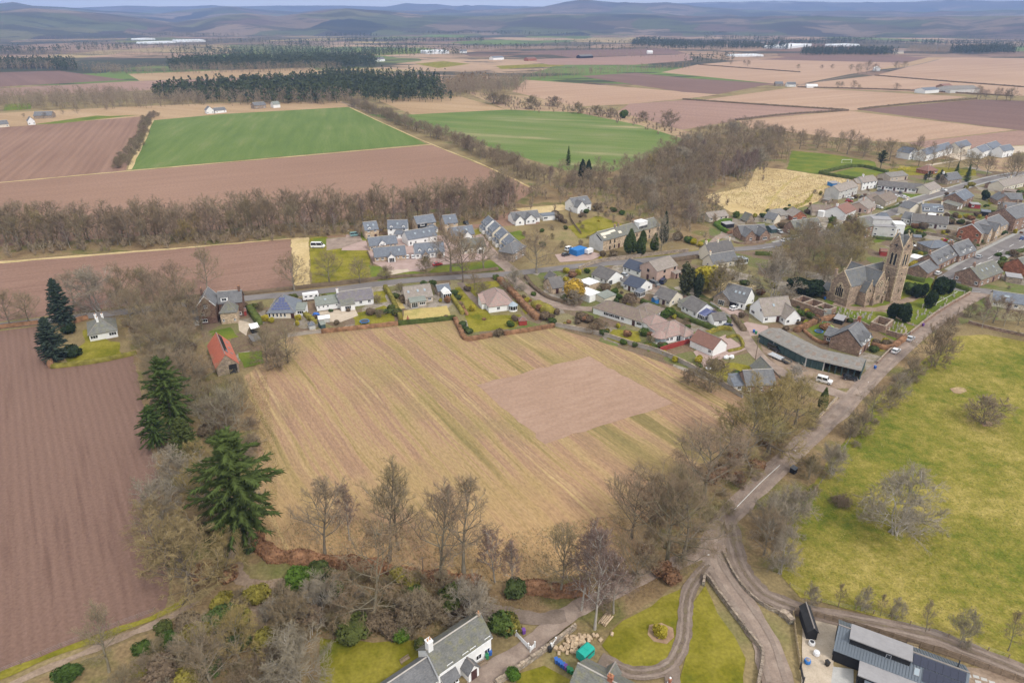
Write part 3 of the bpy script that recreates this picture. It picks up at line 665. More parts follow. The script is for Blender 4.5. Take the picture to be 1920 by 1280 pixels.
def grow(seed, h=18, spread=6.5, tf=.25, n=(14,6,6,6,3), lo=35, hi=75, up=.18, gnarl=.35, stems=1, rt=.30, droop=0, twig=1.0, ratio=(.52,.5,.5,.5), leader=.85):
 rg = np.random.default_rng(seed); wood, fine = [],[]
 P = np.zeros((stems, 3)); P[:, :2] = rg.normal(size=(stems, 2))*(.25 if stems > 1 else 0)
 D = np.zeros((stems, 3)); D[:, 2] = 1
 if stems > 1: D[:, :2] = rg.normal(size=(stems, 2))*.28; D = unit(D)
 else: D[:, :2] = rg.normal(size=(1,2))*.05; D = unit(D)
 hh_ = h*leader*rg.uniform(.85,1.0, stems)
 pts = [P]; q = P; d = D; K = 5
 for i in range(K):
  d = unit(d + rg.normal(size=d.shape)*.07*gnarl/.35 + np.array([0,0,.12])); q = q + d*(hh_/K)[:, None]; pts.append(q)
 rs = [rt*(1-.9*(i/K))*(1.35 if i == 0 else 1)/math.sqrt(stems) for i in range(K+1)]
 for i in range(K):
  wood.append(tubes(pts[i], pts[i+1], np.full(stems, rs[i]), np.full(stems, rs[i+1]),6))
 path = np.stack(pts, 1)                                  # stems,K+1,3
 m = n[0]*stems; s_id = np.repeat(np.arange(stems), n[0])
 t = tf + (1-tf)*(np.tile(np.arange(n[0]), stems)+rg.uniform(0,1, m))/n[0]
 f = np.clip(t, 0,.9999)*K; i0 = f.astype(int); fr = (f-i0)[:, None]
 P = path[s_id, i0]*(1-fr) + path[s_id, i0+1]*fr
 azm = np.arange(m)*2.4 + rg.uniform(-.5,.5, m); tt = (t-tf)/(1-tf)
 el = np.radians(lo + (hi-lo)*tt + rg.normal(size=m)*8)
 D = np.stack([np.cos(azm)*np.cos(el), np.sin(azm)*np.cos(el), np.sin(el)],-1)
 L = spread*(1.0 - .45*tt**1.5)*rg.uniform(.75,1.15, m)*(.75 + .25*np.minimum(1, tt*4))
 R = rt*.42*(1-.55*tt)/math.sqrt(stems)*np.ones(m)
 rmin = [.05,.030*twig, .017*twig, .0105*twig]
 for lev in range(len(n)):
  k = len(P); last = lev == len(n)-1
  M = P + D*(L/2)[:, None]
  upv = np.array([0,0, up if lev < 2 else up*.5]); 
  if droop and lev >= 2: upv = np.array([0,0,-droop])
  D2 = unit(D + upv + rg.normal(size=D.shape)*gnarl*.5); E = M + D2*(L/2)[:, None]
  if last:
   fine.append(tubes(P, P + unit(D+D2)*L[:, None], R, None, 3)); break
  tgt = wood if lev < 2 else fine
  ns = 5 if lev == 0 else (4 if lev == 1 else 3)
  tgt.append(tubes(P, M, R, R*.62, ns)); tgt.append(tubes(M, E, R*.62, R*.22, ns) if lev < 2 else tubes(M, E, R*.62, None, 3))
  c = n[lev+1]; t = np.clip((np.tile(np.arange(c), k)+rg.uniform(0,1, k*c))/c*.78+.24,0,1)
  Pp, Mp, Ep, Dp, D2p, Lp, Rp = (np.repeat(x, c, 0) for x in (P, M, E, D, D2, L, R))
  a_, b_ = perp_frame(Dp); ph = rg.uniform(0,2*np.pi, k*c); ang = np.radians(rg.uniform(28,62, k*c))
  first = t < .5; tf_ = np.where(first, t*2, t*2-1)[:, None]
  Q = np.where(first[:, None], Pp*(1-tf_)+Mp*tf_, Mp*(1-tf_)+Ep*tf_)
  Dn = np.where(first[:, None], Dp, D2p)*np.cos(ang)[:, None] + (a_*np.cos(ph)[:, None]+b_*np.sin(ph)[:, None])*np.sin(ang)[:, None]
  P, D = Q, unit(Dn + np.array([0,0, up*.6]))
  L = Lp*ratio[min(lev, 3)]*(1.25-.6*t)*rg.uniform(.7,1.2, k*c)
  R = np.maximum(Rp*.55*(1.1-.6*t), rmin[min(lev, 3)])
  R = np.minimum(R, Rp*.9)
  R = np.maximum(R, rmin[min(lev, 3)]*.8)
 return join(wood), join(fine)
def leaves(C, N, size, rg, jit=.6):
 """leaf-clump triangles at C facing roughly N"""
 k = len(C); N = unit(N + rg.normal(size=N.shape)*jit); a, b = perp_frame(N)
 th = rg.uniform(0,2*np.pi, k)[:, None]; u = a*np.cos(th)+b*np.sin(th); v = np.cross(N, u)
 s = (size*rg.uniform(.6,1.4, k))[:, None]
 V = np.stack([C-u*s*.6-v*s*.35, C+u*s*.6-v*s*.35+N*s*.15, C+v*s*.8-N*s*.2],1).reshape(-1,3)
 return V, np.arange(k*3).reshape(-1,3)
def conifer(seed, h=20, r=4, base=.12, whorls=26, per=7, droop=.25, sprays=16, slen=.9, sw=.16, irr=.25, shape=1.0, bare_below=0):
 rg = np.random.default_rng(seed); wood, fol = [],[]
 zs = np.linspace(0, h, 7); bend = np.cumsum(rg.normal(size=(7,2))*.06*h/20,0); bend[0] = 0
 pth = np.column_stack([bend, zs]); rr_ = .022*h*(1-zs/h*.93)
 wood.append(tubes(pth[:-1], pth[1:], rr_[:-1], rr_[1:],7))
 k = whorls*per; t = base + (1-base)*(np.repeat(np.arange(whorls), per)+rg.uniform(0,1, k))/whorls
 P = np.column_stack([np.interp(t*h, zs, pth[:, 0]), np.interp(t*h, zs, pth[:, 1]), t*h])
 az_ = np.tile(np.arange(per)*2*np.pi/per, whorls) + np.repeat(np.arange(whorls)*1.3, per) + rg.uniform(-.5,.5, k)
 tt = (t-base)/(1-base)
 L = r*np.clip((1-tt)**shape*(.55+.45*np.minimum(1, tt*5)),.07,1)*rg.uniform(1-irr, 1+irr*.6, k)
 el = np.radians(18+40*tt) - droop*.6 + rg.normal(size=k)*.16*irr/.25
 D = np.stack([np.cos(az_)*np.cos(el), np.sin(az_)*np.cos(el), np.sin(el)],-1)
 M = P + D*(L*.5)[:, None]; D2 = unit(D + np.array([0,0,-droop*1.2])); E = M + D2*(L*.5)[:, None]
 big = L > .8
 wood.append(tubes(P[big], M[big],.02*L[big]+.02,.012*L[big]+.012,4)); wood.append(tubes(M[big], E[big],.012*L[big]+.012, None, 3))
 c = sprays; t2 = np.tile((np.arange(c)+.5)/c, k)*.92+.1
 Pp, Mp, Ep, Lp, Dp, D2p = (np.repeat(x, c, 0) for x in (P, M, E, L, D, D2))
 f_ = t2 < .5; q = np.where(f_, t2*2, np.minimum(1, t2*2-1))[:, None]
 Q = np.where(f_[:, None], Pp*(1-q)+Mp*q, Mp*(1-q)+Ep*q)
 side = np.cross(Dp, np.array([0,0,1.])); side = unit(side)*np.where(rg.uniform(size=k*c) < .5,1,-1)[:, None]
 SD = unit(side*rg.uniform(.2,1,(k*c, 1)) + np.where(f_[:, None], Dp, D2p)*.9 + np.array([0,0,-droop*.7]) + rg.normal(size=(k*c, 3))*.22)
 sl = slen*np.minimum(1,.35+Lp/r*1.2)*rg.uniform(.6,1.35, k*c)
 fol.append(tubes(Q - SD*(sl*.15)[:, None], Q + SD*sl[:, None], sw*rg.uniform(.7,1.4, k*c), None, 3))
 return join(wood), join(fol)
def leafmass(seed, rad=(2,2,2.5), n=2600, size=.34, lumps=12, fill=.3, zc=None, taper=0.0, core=.6):
 """dense evergreen mass: leaf clumps on a lumpy body"""
 rg = np.random.default_rng(seed); rad = np.array(rad, float); zc = rad[2]*.95 if zc is None else zc
 K = lumps+4; sc_ = unit(rg.normal(size=(K, 3))); sc_[:, 2] = sc_[:, 2]*.9+.05; sc_ *= rg.uniform(.38,.62,(K, 1)); sr = rg.uniform(.36,.52, K)
 w_ = rg.integers(0, K, n*2); D = unit(rg.normal(size=(n*2,3))); Q = sc_[w_]+D*(sr[w_]*np.where(rg.uniform(size=n*2) < fill, rg.uniform(.6,1, n*2), rg.uniform(.9,1.08, n*2)))[:, None]
 ok = np.linalg.norm(Q, axis=1) > .52; Q, D = Q[ok][:n], D[ok][:n]
 C = Q*rad*1.04
 tp = 1 - taper*np.clip((C[:, 2:3]+rad[2])/(2*rad[2]),0,1); C[:, :2] *= tp
 C[:, 2] += zc; C[:, 2] = np.maximum(C[:, 2],.05)
 lv = leaves(C, unit(unit(Q)*.6+D), size, rg)
 nn, rings = 10,6; a = np.arange(nn)*2*np.pi/nn; V = [[0,0,-rad[2]*core+zc]]
 for q in range(1, rings):
  ph = -np.pi/2+np.pi*q/rings; tq = 1-taper*(np.sin(ph)*.5+.5)
  for x in a: V.append([rad[0]*core*tq*np.cos(x)*np.cos(ph), rad[1]*core*tq*np.sin(x)*np.cos(ph), rad[2]*core*np.sin(ph)+zc])
 V.append([0,0, rad[2]*core+zc]); V = np.array(V); F = []
 for i in range(nn):
  j = (i+1) % nn; F.append((0,1+j, 1+i)); F.append((1+(rings-2)*nn+i, 1+(rings-2)*nn+j, len(V)-1))
  for q in range(rings-2):
   b = 1+q*nn; F += [(b+i, b+j, b+nn+j),(b+i, b+nn+j, b+nn+i)]
 V[:, 2] = np.maximum(V[:, 2],0)
 return join([(V, np.array(F)), lv])
def m_tree(name, cols, rough=.9, hue=.03, val=.3):
 g = NG(name); oi = g.n('ObjectInfo').outputs['Random']
 p = g.pos(); nz = g.mapr(g.noise(p, .55,2),.3,.7,0,1)
 c = g.ramp(oi, cols)
 k = g.math('MULTIPLY', g.mapr(nz, 0,1,1-val*.7,1+val*.7),1.0); x = g.n('CombineColor')
 for i in range(3): g.l(k, x.inputs[i])
 return g.fin(g.mix(1.0, c, x.outputs[0], 'MULTIPLY'), rough, spec=.1)
T_bark = m_tree('bark', [(.16,.13,.10),(.21,.18,.135),(.19,.165,.11),(.24,.21,.165)])
T_twig = m_tree('winter_twigs', [(.245,.18,.118),(.275,.205,.125),(.235,.19,.10),(.295,.235,.15),(.255,.185,.13)])
T_olive = m_tree('budding_twigs', [(.29,.225,.095),(.31,.235,.095),(.265,.22,.10),(.30,.225,.115)])
T_purple = m_tree('birch_twigs', [(.215,.145,.115),(.24,.16,.125),(.25,.18,.135),(.20,.14,.115)])
T_grey = m_tree('lichen_twigs', [(.29,.24,.175),(.32,.27,.20),(.27,.235,.16)])
T_pale = m_tree('pale_bark', [(.30,.27,.23),(.36,.33,.29)])
T_fir = m_tree('fir_needles', [(.055,.088,.022),(.066,.098,.026),(.078,.104,.028)])
T_blue = m_tree('blue_conifer', [(.04,.058,.04),(.048,.066,.046)])
T_yew = m_tree('yew_leaves', [(.018,.03,.014),(.026,.042,.017),(.03,.046,.018)])
T_pine = m_tree('pine_needles', [(.035,.048,.026),(.05,.06,.028),(.06,.065,.03)])
T_ever = m_tree('evergreen_leaves', [(.05,.085,.018),(.075,.11,.022),(.06,.085,.03),(.09,.10,.025)])
T_bright = m_tree('bright_leaves', [(.065,.125,.018),(.085,.14,.02)])
T_yellow = m_tree('yellow_willow', [(.46,.31,.05),(.42,.27,.045)])
T_golden = m_tree('golden_leaves', [(.33,.29,.03),(.38,.30,.04),(.28,.27,.035)])
T_copper = m_tree('copper_beech', [(.235,.125,.068),(.265,.145,.08),(.20,.11,.062)], val=.6)
T_hgreen = m_tree('hedge_leaves', [(.065,.085,.022),(.085,.105,.025),(.075,.09,.03)], val=.5)
T_hyel = m_tree('hedge_leaves_olive', [(.20,.17,.035),(.23,.195,.04),(.17,.15,.035)], val=.5)
T_hbrown = m_tree('bare_hedge', [(.135,.10,.07),(.165,.12,.08),(.15,.115,.07)])
T_larch = m_tree('larch_twigs', [(.30,.215,.135),(.33,.235,.145)])
PROTO = {}
def proto(kind, variants):
 """variants: list of (trunk (V,F), crown (V,F), trunk material, crown material, height)"""
 PROTO[kind] = [(np_mesh(kind+'_trunk', *a, ma, smooth=True), np_mesh(kind+'_crown', *b, mb), float(np.percentile(b[0][:, 2],99.3))) for a, b, ma, mb, h in variants]
V3 = lambda f: [f(i) for i in range(3)]
proto('oak', [(*grow(10+i, 17,9.6,.2,(17,7,6,6,4),22,75,.16,.5, rt=.36), T_bark, T_twig, 17) for i in range(3)])
proto('ash', [(*grow(20+i, 20,8.2,.25,(17,7,6,6,4),34,78,.25,.35, rt=.30), T_bark, T_twig, 20) for i in range(4)])
proto('tall', [(*grow(30+i, 22,6.8,.28,(18,7,6,5,4),36,80,.3,.3, rt=.28, twig=.9), T_bark, T_twig, 22) for i in range(3)])
proto('birch', [(*grow(40+i, 17,5.0,.25,(18,7,6,6,4),45,80,.22,.25, rt=.17, droop=.25, twig=1.05), T_pale, T_purple, 17) for i in range(3)])
proto('olive', [(*grow(50+i, 16,9.0,.16,(17,7,7,6,4),20,78,.16,.45, rt=.34, twig=1.35), T_bark, T_olive, 16) for i in range(2)])
proto('grey', [(*grow(60+i, 9,5.6,.05,(8,7,6,6,3),15,70,.1,.6, stems=4, rt=.22, twig=1.0), T_pale, T_grey, 9) for i in range(2)])
proto('shrub', [(*grow(70+i, 6,3.8,.04,(8,6,6,5,3),18,75,.15,.5, stems=4, rt=.13, twig=.9), T_bark, T_twig, 6) for i in range(3)])
proto('larch', [(*grow(80,20,7.5,.12,(22,7,6,6,4),5,65,.0,.45, rt=.3, droop=.8, twig=1.1), T_bark, T_larch, 20)])
proto('fir', [(*conifer(90+i, 24,6.8,.24,30,6,.36,64,1.0,.16,.5,.5), T_bark, T_fir, 24) for i in range(2)])
proto('spruce', [(*conifer(95+i, 18,3.3,.05,26,7,.2,18,.85,.17,.2,.95), T_bark, T_fir, 18) for i in range(2)])
proto('pine', [(*conifer(98+i, 17,3.8,.35,12,7,.0,18,.95,.2,.35,.45), T_bark, T_pine, 17) for i in range(2)])
proto('cedar', [(*conifer(101+i, 18,5.0,.05,26,9,.22,24,1.0,.24,.25,.62), T_bark, T_blue, 18) for i in range(2)])
def mass(kind, mats, seeds, **kw):
 PROTO[kind] = [(None, np_mesh(kind, *leafmass(s, **kw), m),2*kw['rad'][2]*.975) for s in seeds for m in mats]
mass('yew', [T_yew],(1,2), rad=(3,3,3.6), n=4200, size=.36, taper=.25)
mass('cypress', [T_ever],(3,4), rad=(2.1,2.1,6), n=4200, size=.42, taper=.62)
mass('evergreen', [T_ever],(5,6,7), rad=(2,2,1.7), n=1700, size=.36)
mass('laurel', [T_bright],(8,), rad=(2,2,1.6), n=1700, size=.36)
mass('golden', [T_golden],(9,), rad=(1.6,1.6,1.5), n=1500, size=.3)
mass('goldcone', [T_golden],(19,), rad=(1.3,1.3,2.6), n=1500, size=.28, taper=.6)
mass('willow', [T_yellow],(11,), rad=(4.4,4.4,4.2), n=5000, size=.34, fill=.5, taper=.2)
mass('copperbush', [T_copper],(12,13), rad=(1.8,1.8,1.5), n=1700, size=.3, fill=.4)
mass('brownbush', [T_hbrown],(14,15), rad=(1.9,1.9,1.5), n=1700, size=.3, fill=.4)
mass('olivebush', [T_hyel],(16,), rad=(1.9,1.9,1.5), n=1500, size=.32, fill=.4)
mass('ivy', [T_pine],(17,18), rad=(2.0,2.0,4.6), n=1500, size=.42, fill=.75, core=.25, lumps=16)
NAMES = dict(oak='bare_tree', ash='bare_tree', tall='bare_tree', birch='birch_tree', olive='bare_tree', grey='bare_tree', shrub='shrub', larch='larch_tree', fir='fir_tree', spruce='spruce_tree', pine='pine_tree', cedar='conifer_tree', yew='yew_tree', cypress='cypress_tree', evergreen='evergreen_bush', laurel='evergreen_bush', golden='golden_bush', goldcone='golden_bush', willow='willow_tree', copperbush='beech_bush', brownbush='bush', olivebush='bush', ivy='ivy_tree')
TR = random.Random(5)
def plant_at(kind, x, y, h, label, group=None, wide=1.0, tilt=0.0, z=0.0, mat=None):
 v = PROTO[kind]; tr, cr, h0 = v[TR.randrange(len(v))]; s = h/h0
 nm = NAMES[kind]; cat = 'shrub' if nm in ('shrub', 'bush') or nm.endswith('bush') else 'tree'
 rz = TR.uniform(0,6.28); sx = s*wide*TR.uniform(.93,1.07)
 if tr is None:
  o = link(nm, cr, None, (x, y, z), rz); o.scale = (sx, sx*TR.uniform(.92,1.08), s); tag(o, label, cat, group)
  if mat: set_mat(o, mat)
  return o
 o = empty(nm, (x, y, z-.05), rz, label, cat, group); o.scale = (sx, sx, s); o.rotation_euler = (TR.gauss(0, tilt), TR.gauss(0, tilt), rz)
 link('trunk', tr, o); c = link('crown', cr, o)
 if mat: set_mat(c, mat)
 return o
def set_mat(o, m, i=0):
 o.material_slots[i].link = 'OBJECT'; o.material_slots[i].material = m
def plant(kind, px, py, top, label, group=None, wide=1.0, mat=None):
 """top: picture row of its top (or height in metres when negative)"""
 g = G(px, py); h = -top if top < 0 else hup(px, py, top)
 return plant_at(kind, g.x, g.y, h, label, group, wide, mat=mat)
def inpoly(x, y, P):
 c = False; j = len(P)-1
 for i in range(len(P)):
  if (P[i][1] > y) != (P[j][1] > y) and x < (P[j][0]-P[i][0])*(y-P[i][1])/(P[j][1]-P[i][1])+P[i][0]: c = not c
  j = i
 return c
def scatter(px, n, dmin, seed, keep=None):
 """well spaced ground points inside a polygon given in picture points"""
 P = [G2(p) for p in px]; rg = random.Random(seed); out = []
 x0, x1 = min(p[0] for p in P), max(p[0] for p in P); y0, y1 = min(p[1] for p in P), max(p[1] for p in P)
 for _ in range(n*60):
  if len(out) >= n: break
  x, y = rg.uniform(x0, x1), rg.uniform(y0, y1)
  if inpoly(x, y, P) and all((x-a)**2+(y-b)**2 > dmin*dmin for a, b in out): out.append((x, y))
 return out
def along(px, step, jit, seed, sm=4):
 L = smooth_line([G2(p) for p in px], sm); rg = random.Random(seed); out = []; acc = 0
 for a, b in zip(L[:-1], L[1:]):
  d = (b-a).length
  while acc < d:
   p = a + (b-a)*(acc/d); out.append((p.x+rg.gauss(0, jit), p.y+rg.gauss(0, jit))); acc += step*rg.uniform(.7,1.3)
  acc -= d
 return out
# ---- hedge: a clipped or shaggy run of leaves on a body, one object
def hedge(px, w_, h_, m, label, group=None, shag=.12, dens=34, name='hedge', leaf=.22, seed=0, world=False, sm=4, cat='hedge'):
 L = smooth_line([Vector(p) if world else G2(p) for p in px], sm)
 c = sum((p for p in L), Vector((0,0)))/len(L); rg = np.random.default_rng(seed+int(abs(c.x)*10))
 Q = [L[0]]; 
 for p in L[1:]:
  d = (p-Q[-1]).length; k = max(1, int(d/1.2)); a = Q[-1]
  for i in range(1, k+1): Q.append(a + (p-a)*(i/k))
 lo, ro = offset(Q, w_/2), offset(Q, -w_/2); V = []; F = []
 n = len(Q)
 for i in range(n):
  j1, j2 = rg.uniform(-shag, shag, 2); zt = h_*(1+rg.uniform(-shag, shag)*.7)
  a = lo[i] + (lo[i]-Q[i])*j1; b = ro[i] + (ro[i]-Q[i])*j2
  V += [(a.x-c.x, a.y-c.y, 0),(a.x-c.x, a.y-c.y, zt*.88),(a.x*.8+b.x*.2-c.x, a.y*.8+b.y*.2-c.y, zt),(a.x*.2+b.x*.8-c.x, a.y*.2+b.y*.8-c.y, zt*(1+rg.uniform(-.04,.04))),(b.x-c.x, b.y-c.y, zt*.88),(b.x-c.x, b.y-c.y, 0)]
  if i:
   k = 6*(i-1)
   for q in range(5): F += [(k+q, k+q+1, k+6+q+1),(k+q, k+7+q, k+6+q)]
 e = 6*(n-1); F += [(0,2,1),(0,3,2),(0,4,3),(0,5,4),(e, e+1, e+2),(e, e+2, e+3),(e, e+3, e+4),(e, e+4, e+5)]
 ln = sum((Q[i+1]-Q[i]).length for i in range(n-1)); k = int(min(9000, ln*dens))
 VV = np.array(V); i = rg.integers(0, n-1, k); u = rg.uniform(0,1, k)[:, None]; s = rg.integers(0,5, k); v = rg.uniform(0,1, k)[:, None]
 A = VV[6*i+s]*(1-u)+VV[6*i+6+s]*u; B = VV[6*i+s+1]*(1-u)+VV[6*i+7+s]*u; C = A*(1-v)+B*v
 T = VV[6*i+6+s]-VV[6*i+s]; N = unit(np.cross(T, B-A)); N = N*np.where((N*(C-np.array([0,0, h_*.4]))).sum(1, keepdims=True) < -1e9,-1,1)
 up_ = np.zeros_like(N); up_[:, 2] = .6
 me = np_mesh(name, *join([(VV, np.array(F)), leaves(C + unit(up_+rg.normal(size=N.shape)*.3)*.03, up_+rg.normal(size=N.shape)*.8, leaf, rg)]), m)
 return tag(link(name, me, None, (c.x, c.y, 0)), label, cat, group)
# ---- far woods: merged small trees (nobody could count them)
def far_wood(name, label, pts, h, kind, seed, m, k=26):
 """pts: ground points"""
 rg = np.random.default_rng(seed); n = len(pts); B = np.zeros((n, 3)); B[:, :2] = np.array(pts)
 hs = h*rg.uniform(.72,1.18, n)
 parts = []
 top = B.copy(); top[:, 2] = hs*.9; parts.append(tubes(B, top, .012*hs+.08, None, 3))
 t = rg.uniform(0,1,(n, k)); a = rg.uniform(0,6.283,(n, k)); q = np.sqrt(rg.uniform(0,1,(n, k)))
 if kind == 'con':
  z = hs[:, None]*(.12+.88*t); R = hs[:, None]*.25*(1-t)**.7*q+.2
 elif kind == 'pine':
  z = hs[:, None]*(.25+.75*t); R = hs[:, None]*.27*np.sqrt(np.maximum(.05,1-(2*t-.8)**2))*q
 else:
  z = hs[:, None]*(.25+.75*t); R = hs[:, None]*.3*np.sqrt(np.maximum(.05,1-(1.9*t-.9)**2))*q
 C = B[:, None]+np.stack([R*np.cos(a), R*np.sin(a), z],-1); C = C.reshape(-1,3)
 if kind == 'bare':
  D = unit(np.stack([np.cos(a)*.7, np.sin(a)*.7, np.full_like(a, .9)],-1)+rg.normal(size=(n, k, 3))*.3).reshape(-1,3)
  parts.append(tubes(C-D*1.2, C+D*1.6, np.full(len(C),.16), None, 3))
 else:
  N = np.stack([np.cos(a), np.sin(a), np.full_like(a, .5)],-1).reshape(-1,3)
  parts.append(leaves(C, N, 1.7 if kind == 'con' else 2.0, rg))
 o = link(name, np_mesh(name, *join(parts), m)); o['kind'] = 'stuff'; o['label'] = label; return o
F_pine = m_noise('far_pine', [(.035,.052,.026),(.06,.075,.033),(.085,.092,.042)],.12,1.0,.25)
F_bare = m_noise('far_bare', [(.185,.14,.098),(.235,.18,.12),(.28,.215,.145),(.20,.175,.10)],.05,1.0,.25)
F_ochre = m_noise('far_larch', [(.24,.165,.09),(.28,.19,.11)],.05,1.0,.25)
def region(px, n, seed):
 rq = random.Random(seed); return [(x+rq.gauss(0,7), y+rq.gauss(0,9)) for x, y in scatter(px, n, 0, seed)]
FW = far_wood
FW('pine_wood', 'dark pine wood behind the green wheat field', region([(300,190),(470,196),(690,192),(830,190),(822,168),(640,152),(420,165),(290,178)],1100,1),18, 'pine', 1, F_pine, 34)
FW('spruce_wood', 'dark spruces rising out of the middle wood', region([(580,160),(830,172),(830,160),(640,150)],260,2),23, 'con', 2, F_pine)
FW('bare_wood', 'grey leafless wood in front of the dark pines', region([(55,205),(300,204),(320,185),(660,186),(660,194),(330,198),(250,180),(0,186),(-60,200)],620,3),15, 'bare', 3, F_bare, 40)
FW('bare_wood', 'purplish leafless wood right of the pines', region([(830,186),(900,178),(975,172),(980,160),(860,156),(830,168)],420,4),17, 'bare', 4, F_bare, 40)
FW('larch_wood', 'ochre larches at the wood edge', region([(830,176),(900,172),(930,160),(850,158)],60,5),18, 'con', 5, F_ochre)
FW('pine_wood', 'dark pine belt beyond the far fields', region([(320,134),(480,131),(650,128),(700,125),(700,115),(520,116),(330,122)],1200,6),21, 'pine', 6, F_pine)
FW('bare_wood', 'grey wood below the far pine belt', region([(-60,132),(140,130),(240,136),(420,134),(640,131),(640,134),(300,139),(200,139),(120,126),(-60,120)],700,7),17, 'bare', 7, F_bare)
FW('pine_wood', 'dark pines at the far left', region([(-80,130),(70,129),(135,133),(130,121),(60,122),(-80,121)],420,8),18, 'pine', 8, F_pine)
FW('tree_line', 'long row of bare trees beside the far stubble', along([(985,152),(1080,142),(1200,134),(1290,128)],4.5,7,9)+along([(960,150),(1040,140),(1120,138)],5,10,10),14, 'bare', 9, F_bare)
FW('conifer_block', 'dark rectangular conifer block in the far fields', region([(1503,104),(1673,104),(1668,98),(1510,97)],520,11),18, 'con', 11, F_pine)
FW('conifer_block', 'dark conifer strip at the far right', region([(1783,101),(1900,100),(1895,94),(1790,95)],420,12),19, 'con', 12, F_pine)
FW('bare_wood', 'mixed wood left of the far right conifers', region([(1696,101),(1783,101),(1783,93),(1710,92)],260,13),16, 'bare', 13, F_bare)
FW('pine_wood', 'dark pine wood at the far middle', region([(1180,88),(1280,92),(1480,94),(1480,89),(1300,84),(1200,76)],800,14),19, 'pine', 14, F_pine)
FW('poplar_row', 'row of dark conifers beyond the tan fields', along([(1284,118),(1330,117),(1376,113)],9,3,15),20, 'con', 15, F_pine)
LOW = [grow(200+i, 15,7.6,.22,(11,5,5,4),30,78,.2,.45, rt=.28, twig=2.2) for i in range(5)]
def tree_mass(name, label, pts, h, seed, m):
 rg = np.random.default_rng(seed); Vs, Fs, n = [],[],0
 for x, y in pts:
  (wv, wf),(fv, ff) = LOW[rg.integers(5)]; a = rg.uniform(0,6.283); s = h/15*rg.uniform(.7,1.15); c, q = math.cos(a)*s*1.15, math.sin(a)*s*1.15
  for v, f in ((wv, wf),(fv, ff)):
   Vs.append(np.stack([v[:, 0]*c-v[:, 1]*q+x, v[:, 0]*q+v[:, 1]*c+y, v[:, 2]*s],-1)); Fs.append(f+n); n += len(v)
 o = link(name, np_mesh(name, np.concatenate(Vs), np.concatenate(Fs), m)); o['kind'] = 'stuff'; o['label'] = label; return o
rgw = random.Random(77)
pts_b, pts_p = [],[]
for _ in range(210):
 y = 40+rgw.random()**1.25*72; x = rgw.uniform(-250,2170)
 if 1240 < x and y > 92: continue
 g0 = G(x, y); ln = rgw.uniform(60,380); dv = rgw.choice((4,5,25,50)); n_ = int(ln*(.16+dv*.011))
 tgt = pts_p if rgw.random() < .5 else pts_b
 an = rgw.gauss(0,.35)
 for _k in range(max(8, n_)):
  u = rgw.uniform(-ln, ln); v_ = rgw.gauss(0, dv)
  tgt.append((g0.x+u*math.cos(an)-v_*math.sin(an), g0.y+u*math.sin(an)+v_*math.cos(an)))
FW('far_woods', 'dark woods scattered over the far plain', pts_p, 17, 'pine', 20, F_pine, 11)
FW('far_woods', 'leafless woods scattered over the far plain', pts_b, 14, 'bare', 21, F_bare, 11)
# ---- banks of scrub between the two right-hand fields
FW('scrub', 'brown bracken and scrub on the bank by the wheat field', region([(900,178),(985,188),(1090,203),(1200,218),(1290,255),(1285,262),(1190,236),(1080,212),(960,206)],240,22),3.2, 'bare', 22, F_bare, 14)
FW('undergrowth', 'brown undergrowth along the shelter belt', along([(-150,484),(0,474),(330,458),(560,440),(700,434),(900,412),(960,392)],1.6,4,23),5, 'bare', 23, F_bare, 22)
FW('undergrowth', 'brown undergrowth in the village wood', region([(1000,395),(1012,352),(1150,330),(1290,270),(1420,245),(1440,310),(1340,360),(1360,400),(1300,455),(1190,435),(1120,385)],700,24),5, 'bare', 24, F_bare, 22)
# ================================================================== individual trees
ORD = 'first second third fourth fifth sixth seventh eighth ninth tenth eleventh twelfth thirteenth fourteenth fifteenth sixteenth seventeenth eighteenth nineteenth twentieth'.split(); ORD += ['twenty '+q for q in ORD[:9]]+['thirtieth']+['thirty '+q for q in ORD[:9]]
LB = 'leafless tree in the shelter belt behind the ploughed strip'
GB = 'trees of the shelter belt'
KB = ['ash', 'ash', 'oak', 'tall', 'birch', 'oak', 'olive', 'ash']
belt = [(-120,482),(0,470),(150,465),(330,455),(480,444),(560,438),(690,430),(800,424),(900,408),(955,388)]
tree_mass('shelter_belt', 'close leafless trees filling the back of the shelter belt', along([(a, b-17) for a, b in belt],3.4,2.2,300)+along([(a, b-8) for a, b in belt],4.5,2.2,301),17.5,302, F_bare)
for row, (dy, st, hs_b) in enumerate(((0,8,17),(-8,9,19))):
 for x, y in along([(a, b+dy) for a, b in belt], st, 1.8,100+row):
  u = proj((x, y, 0))[0]
  if u > 945 and row > 1: continue
  f = 1.0 if u < 560 else .82
  if u > 560 and TR.random() < .45: plant_at('birch', x, y, hs_b*TR.uniform(.8,1.08)*f, 'purple twigged birch in the shelter belt behind the new houses', 'birches of the shelter belt', 1.0)
  else: plant_at(TR.choice(KB), x, y, hs_b*TR.uniform(.62,1.1)*f, LB, GB, TR.uniform(.85,1.1),.03)
tree_mass('hedgerow', 'close leafless growth of the hedgerow between the two green fields', along([(662,200),(705,215),(760,238),(830,262),(900,290),(960,318),(1010,345)],2.6,2.8,303),10.5,304, F_bare)
for x, y in along([(662,200),(705,215),(760,238),(830,262),(900,290),(960,318),(1010,345)],13,3.2,111): plant_at(TR.choice(['oak', 'shrub', 'ash', 'oak']), x, y, TR.uniform(8,13), 'low leafless tree in the hedgerow running down between the two green fields', 'hedgerow trees between the green fields', 1.25)
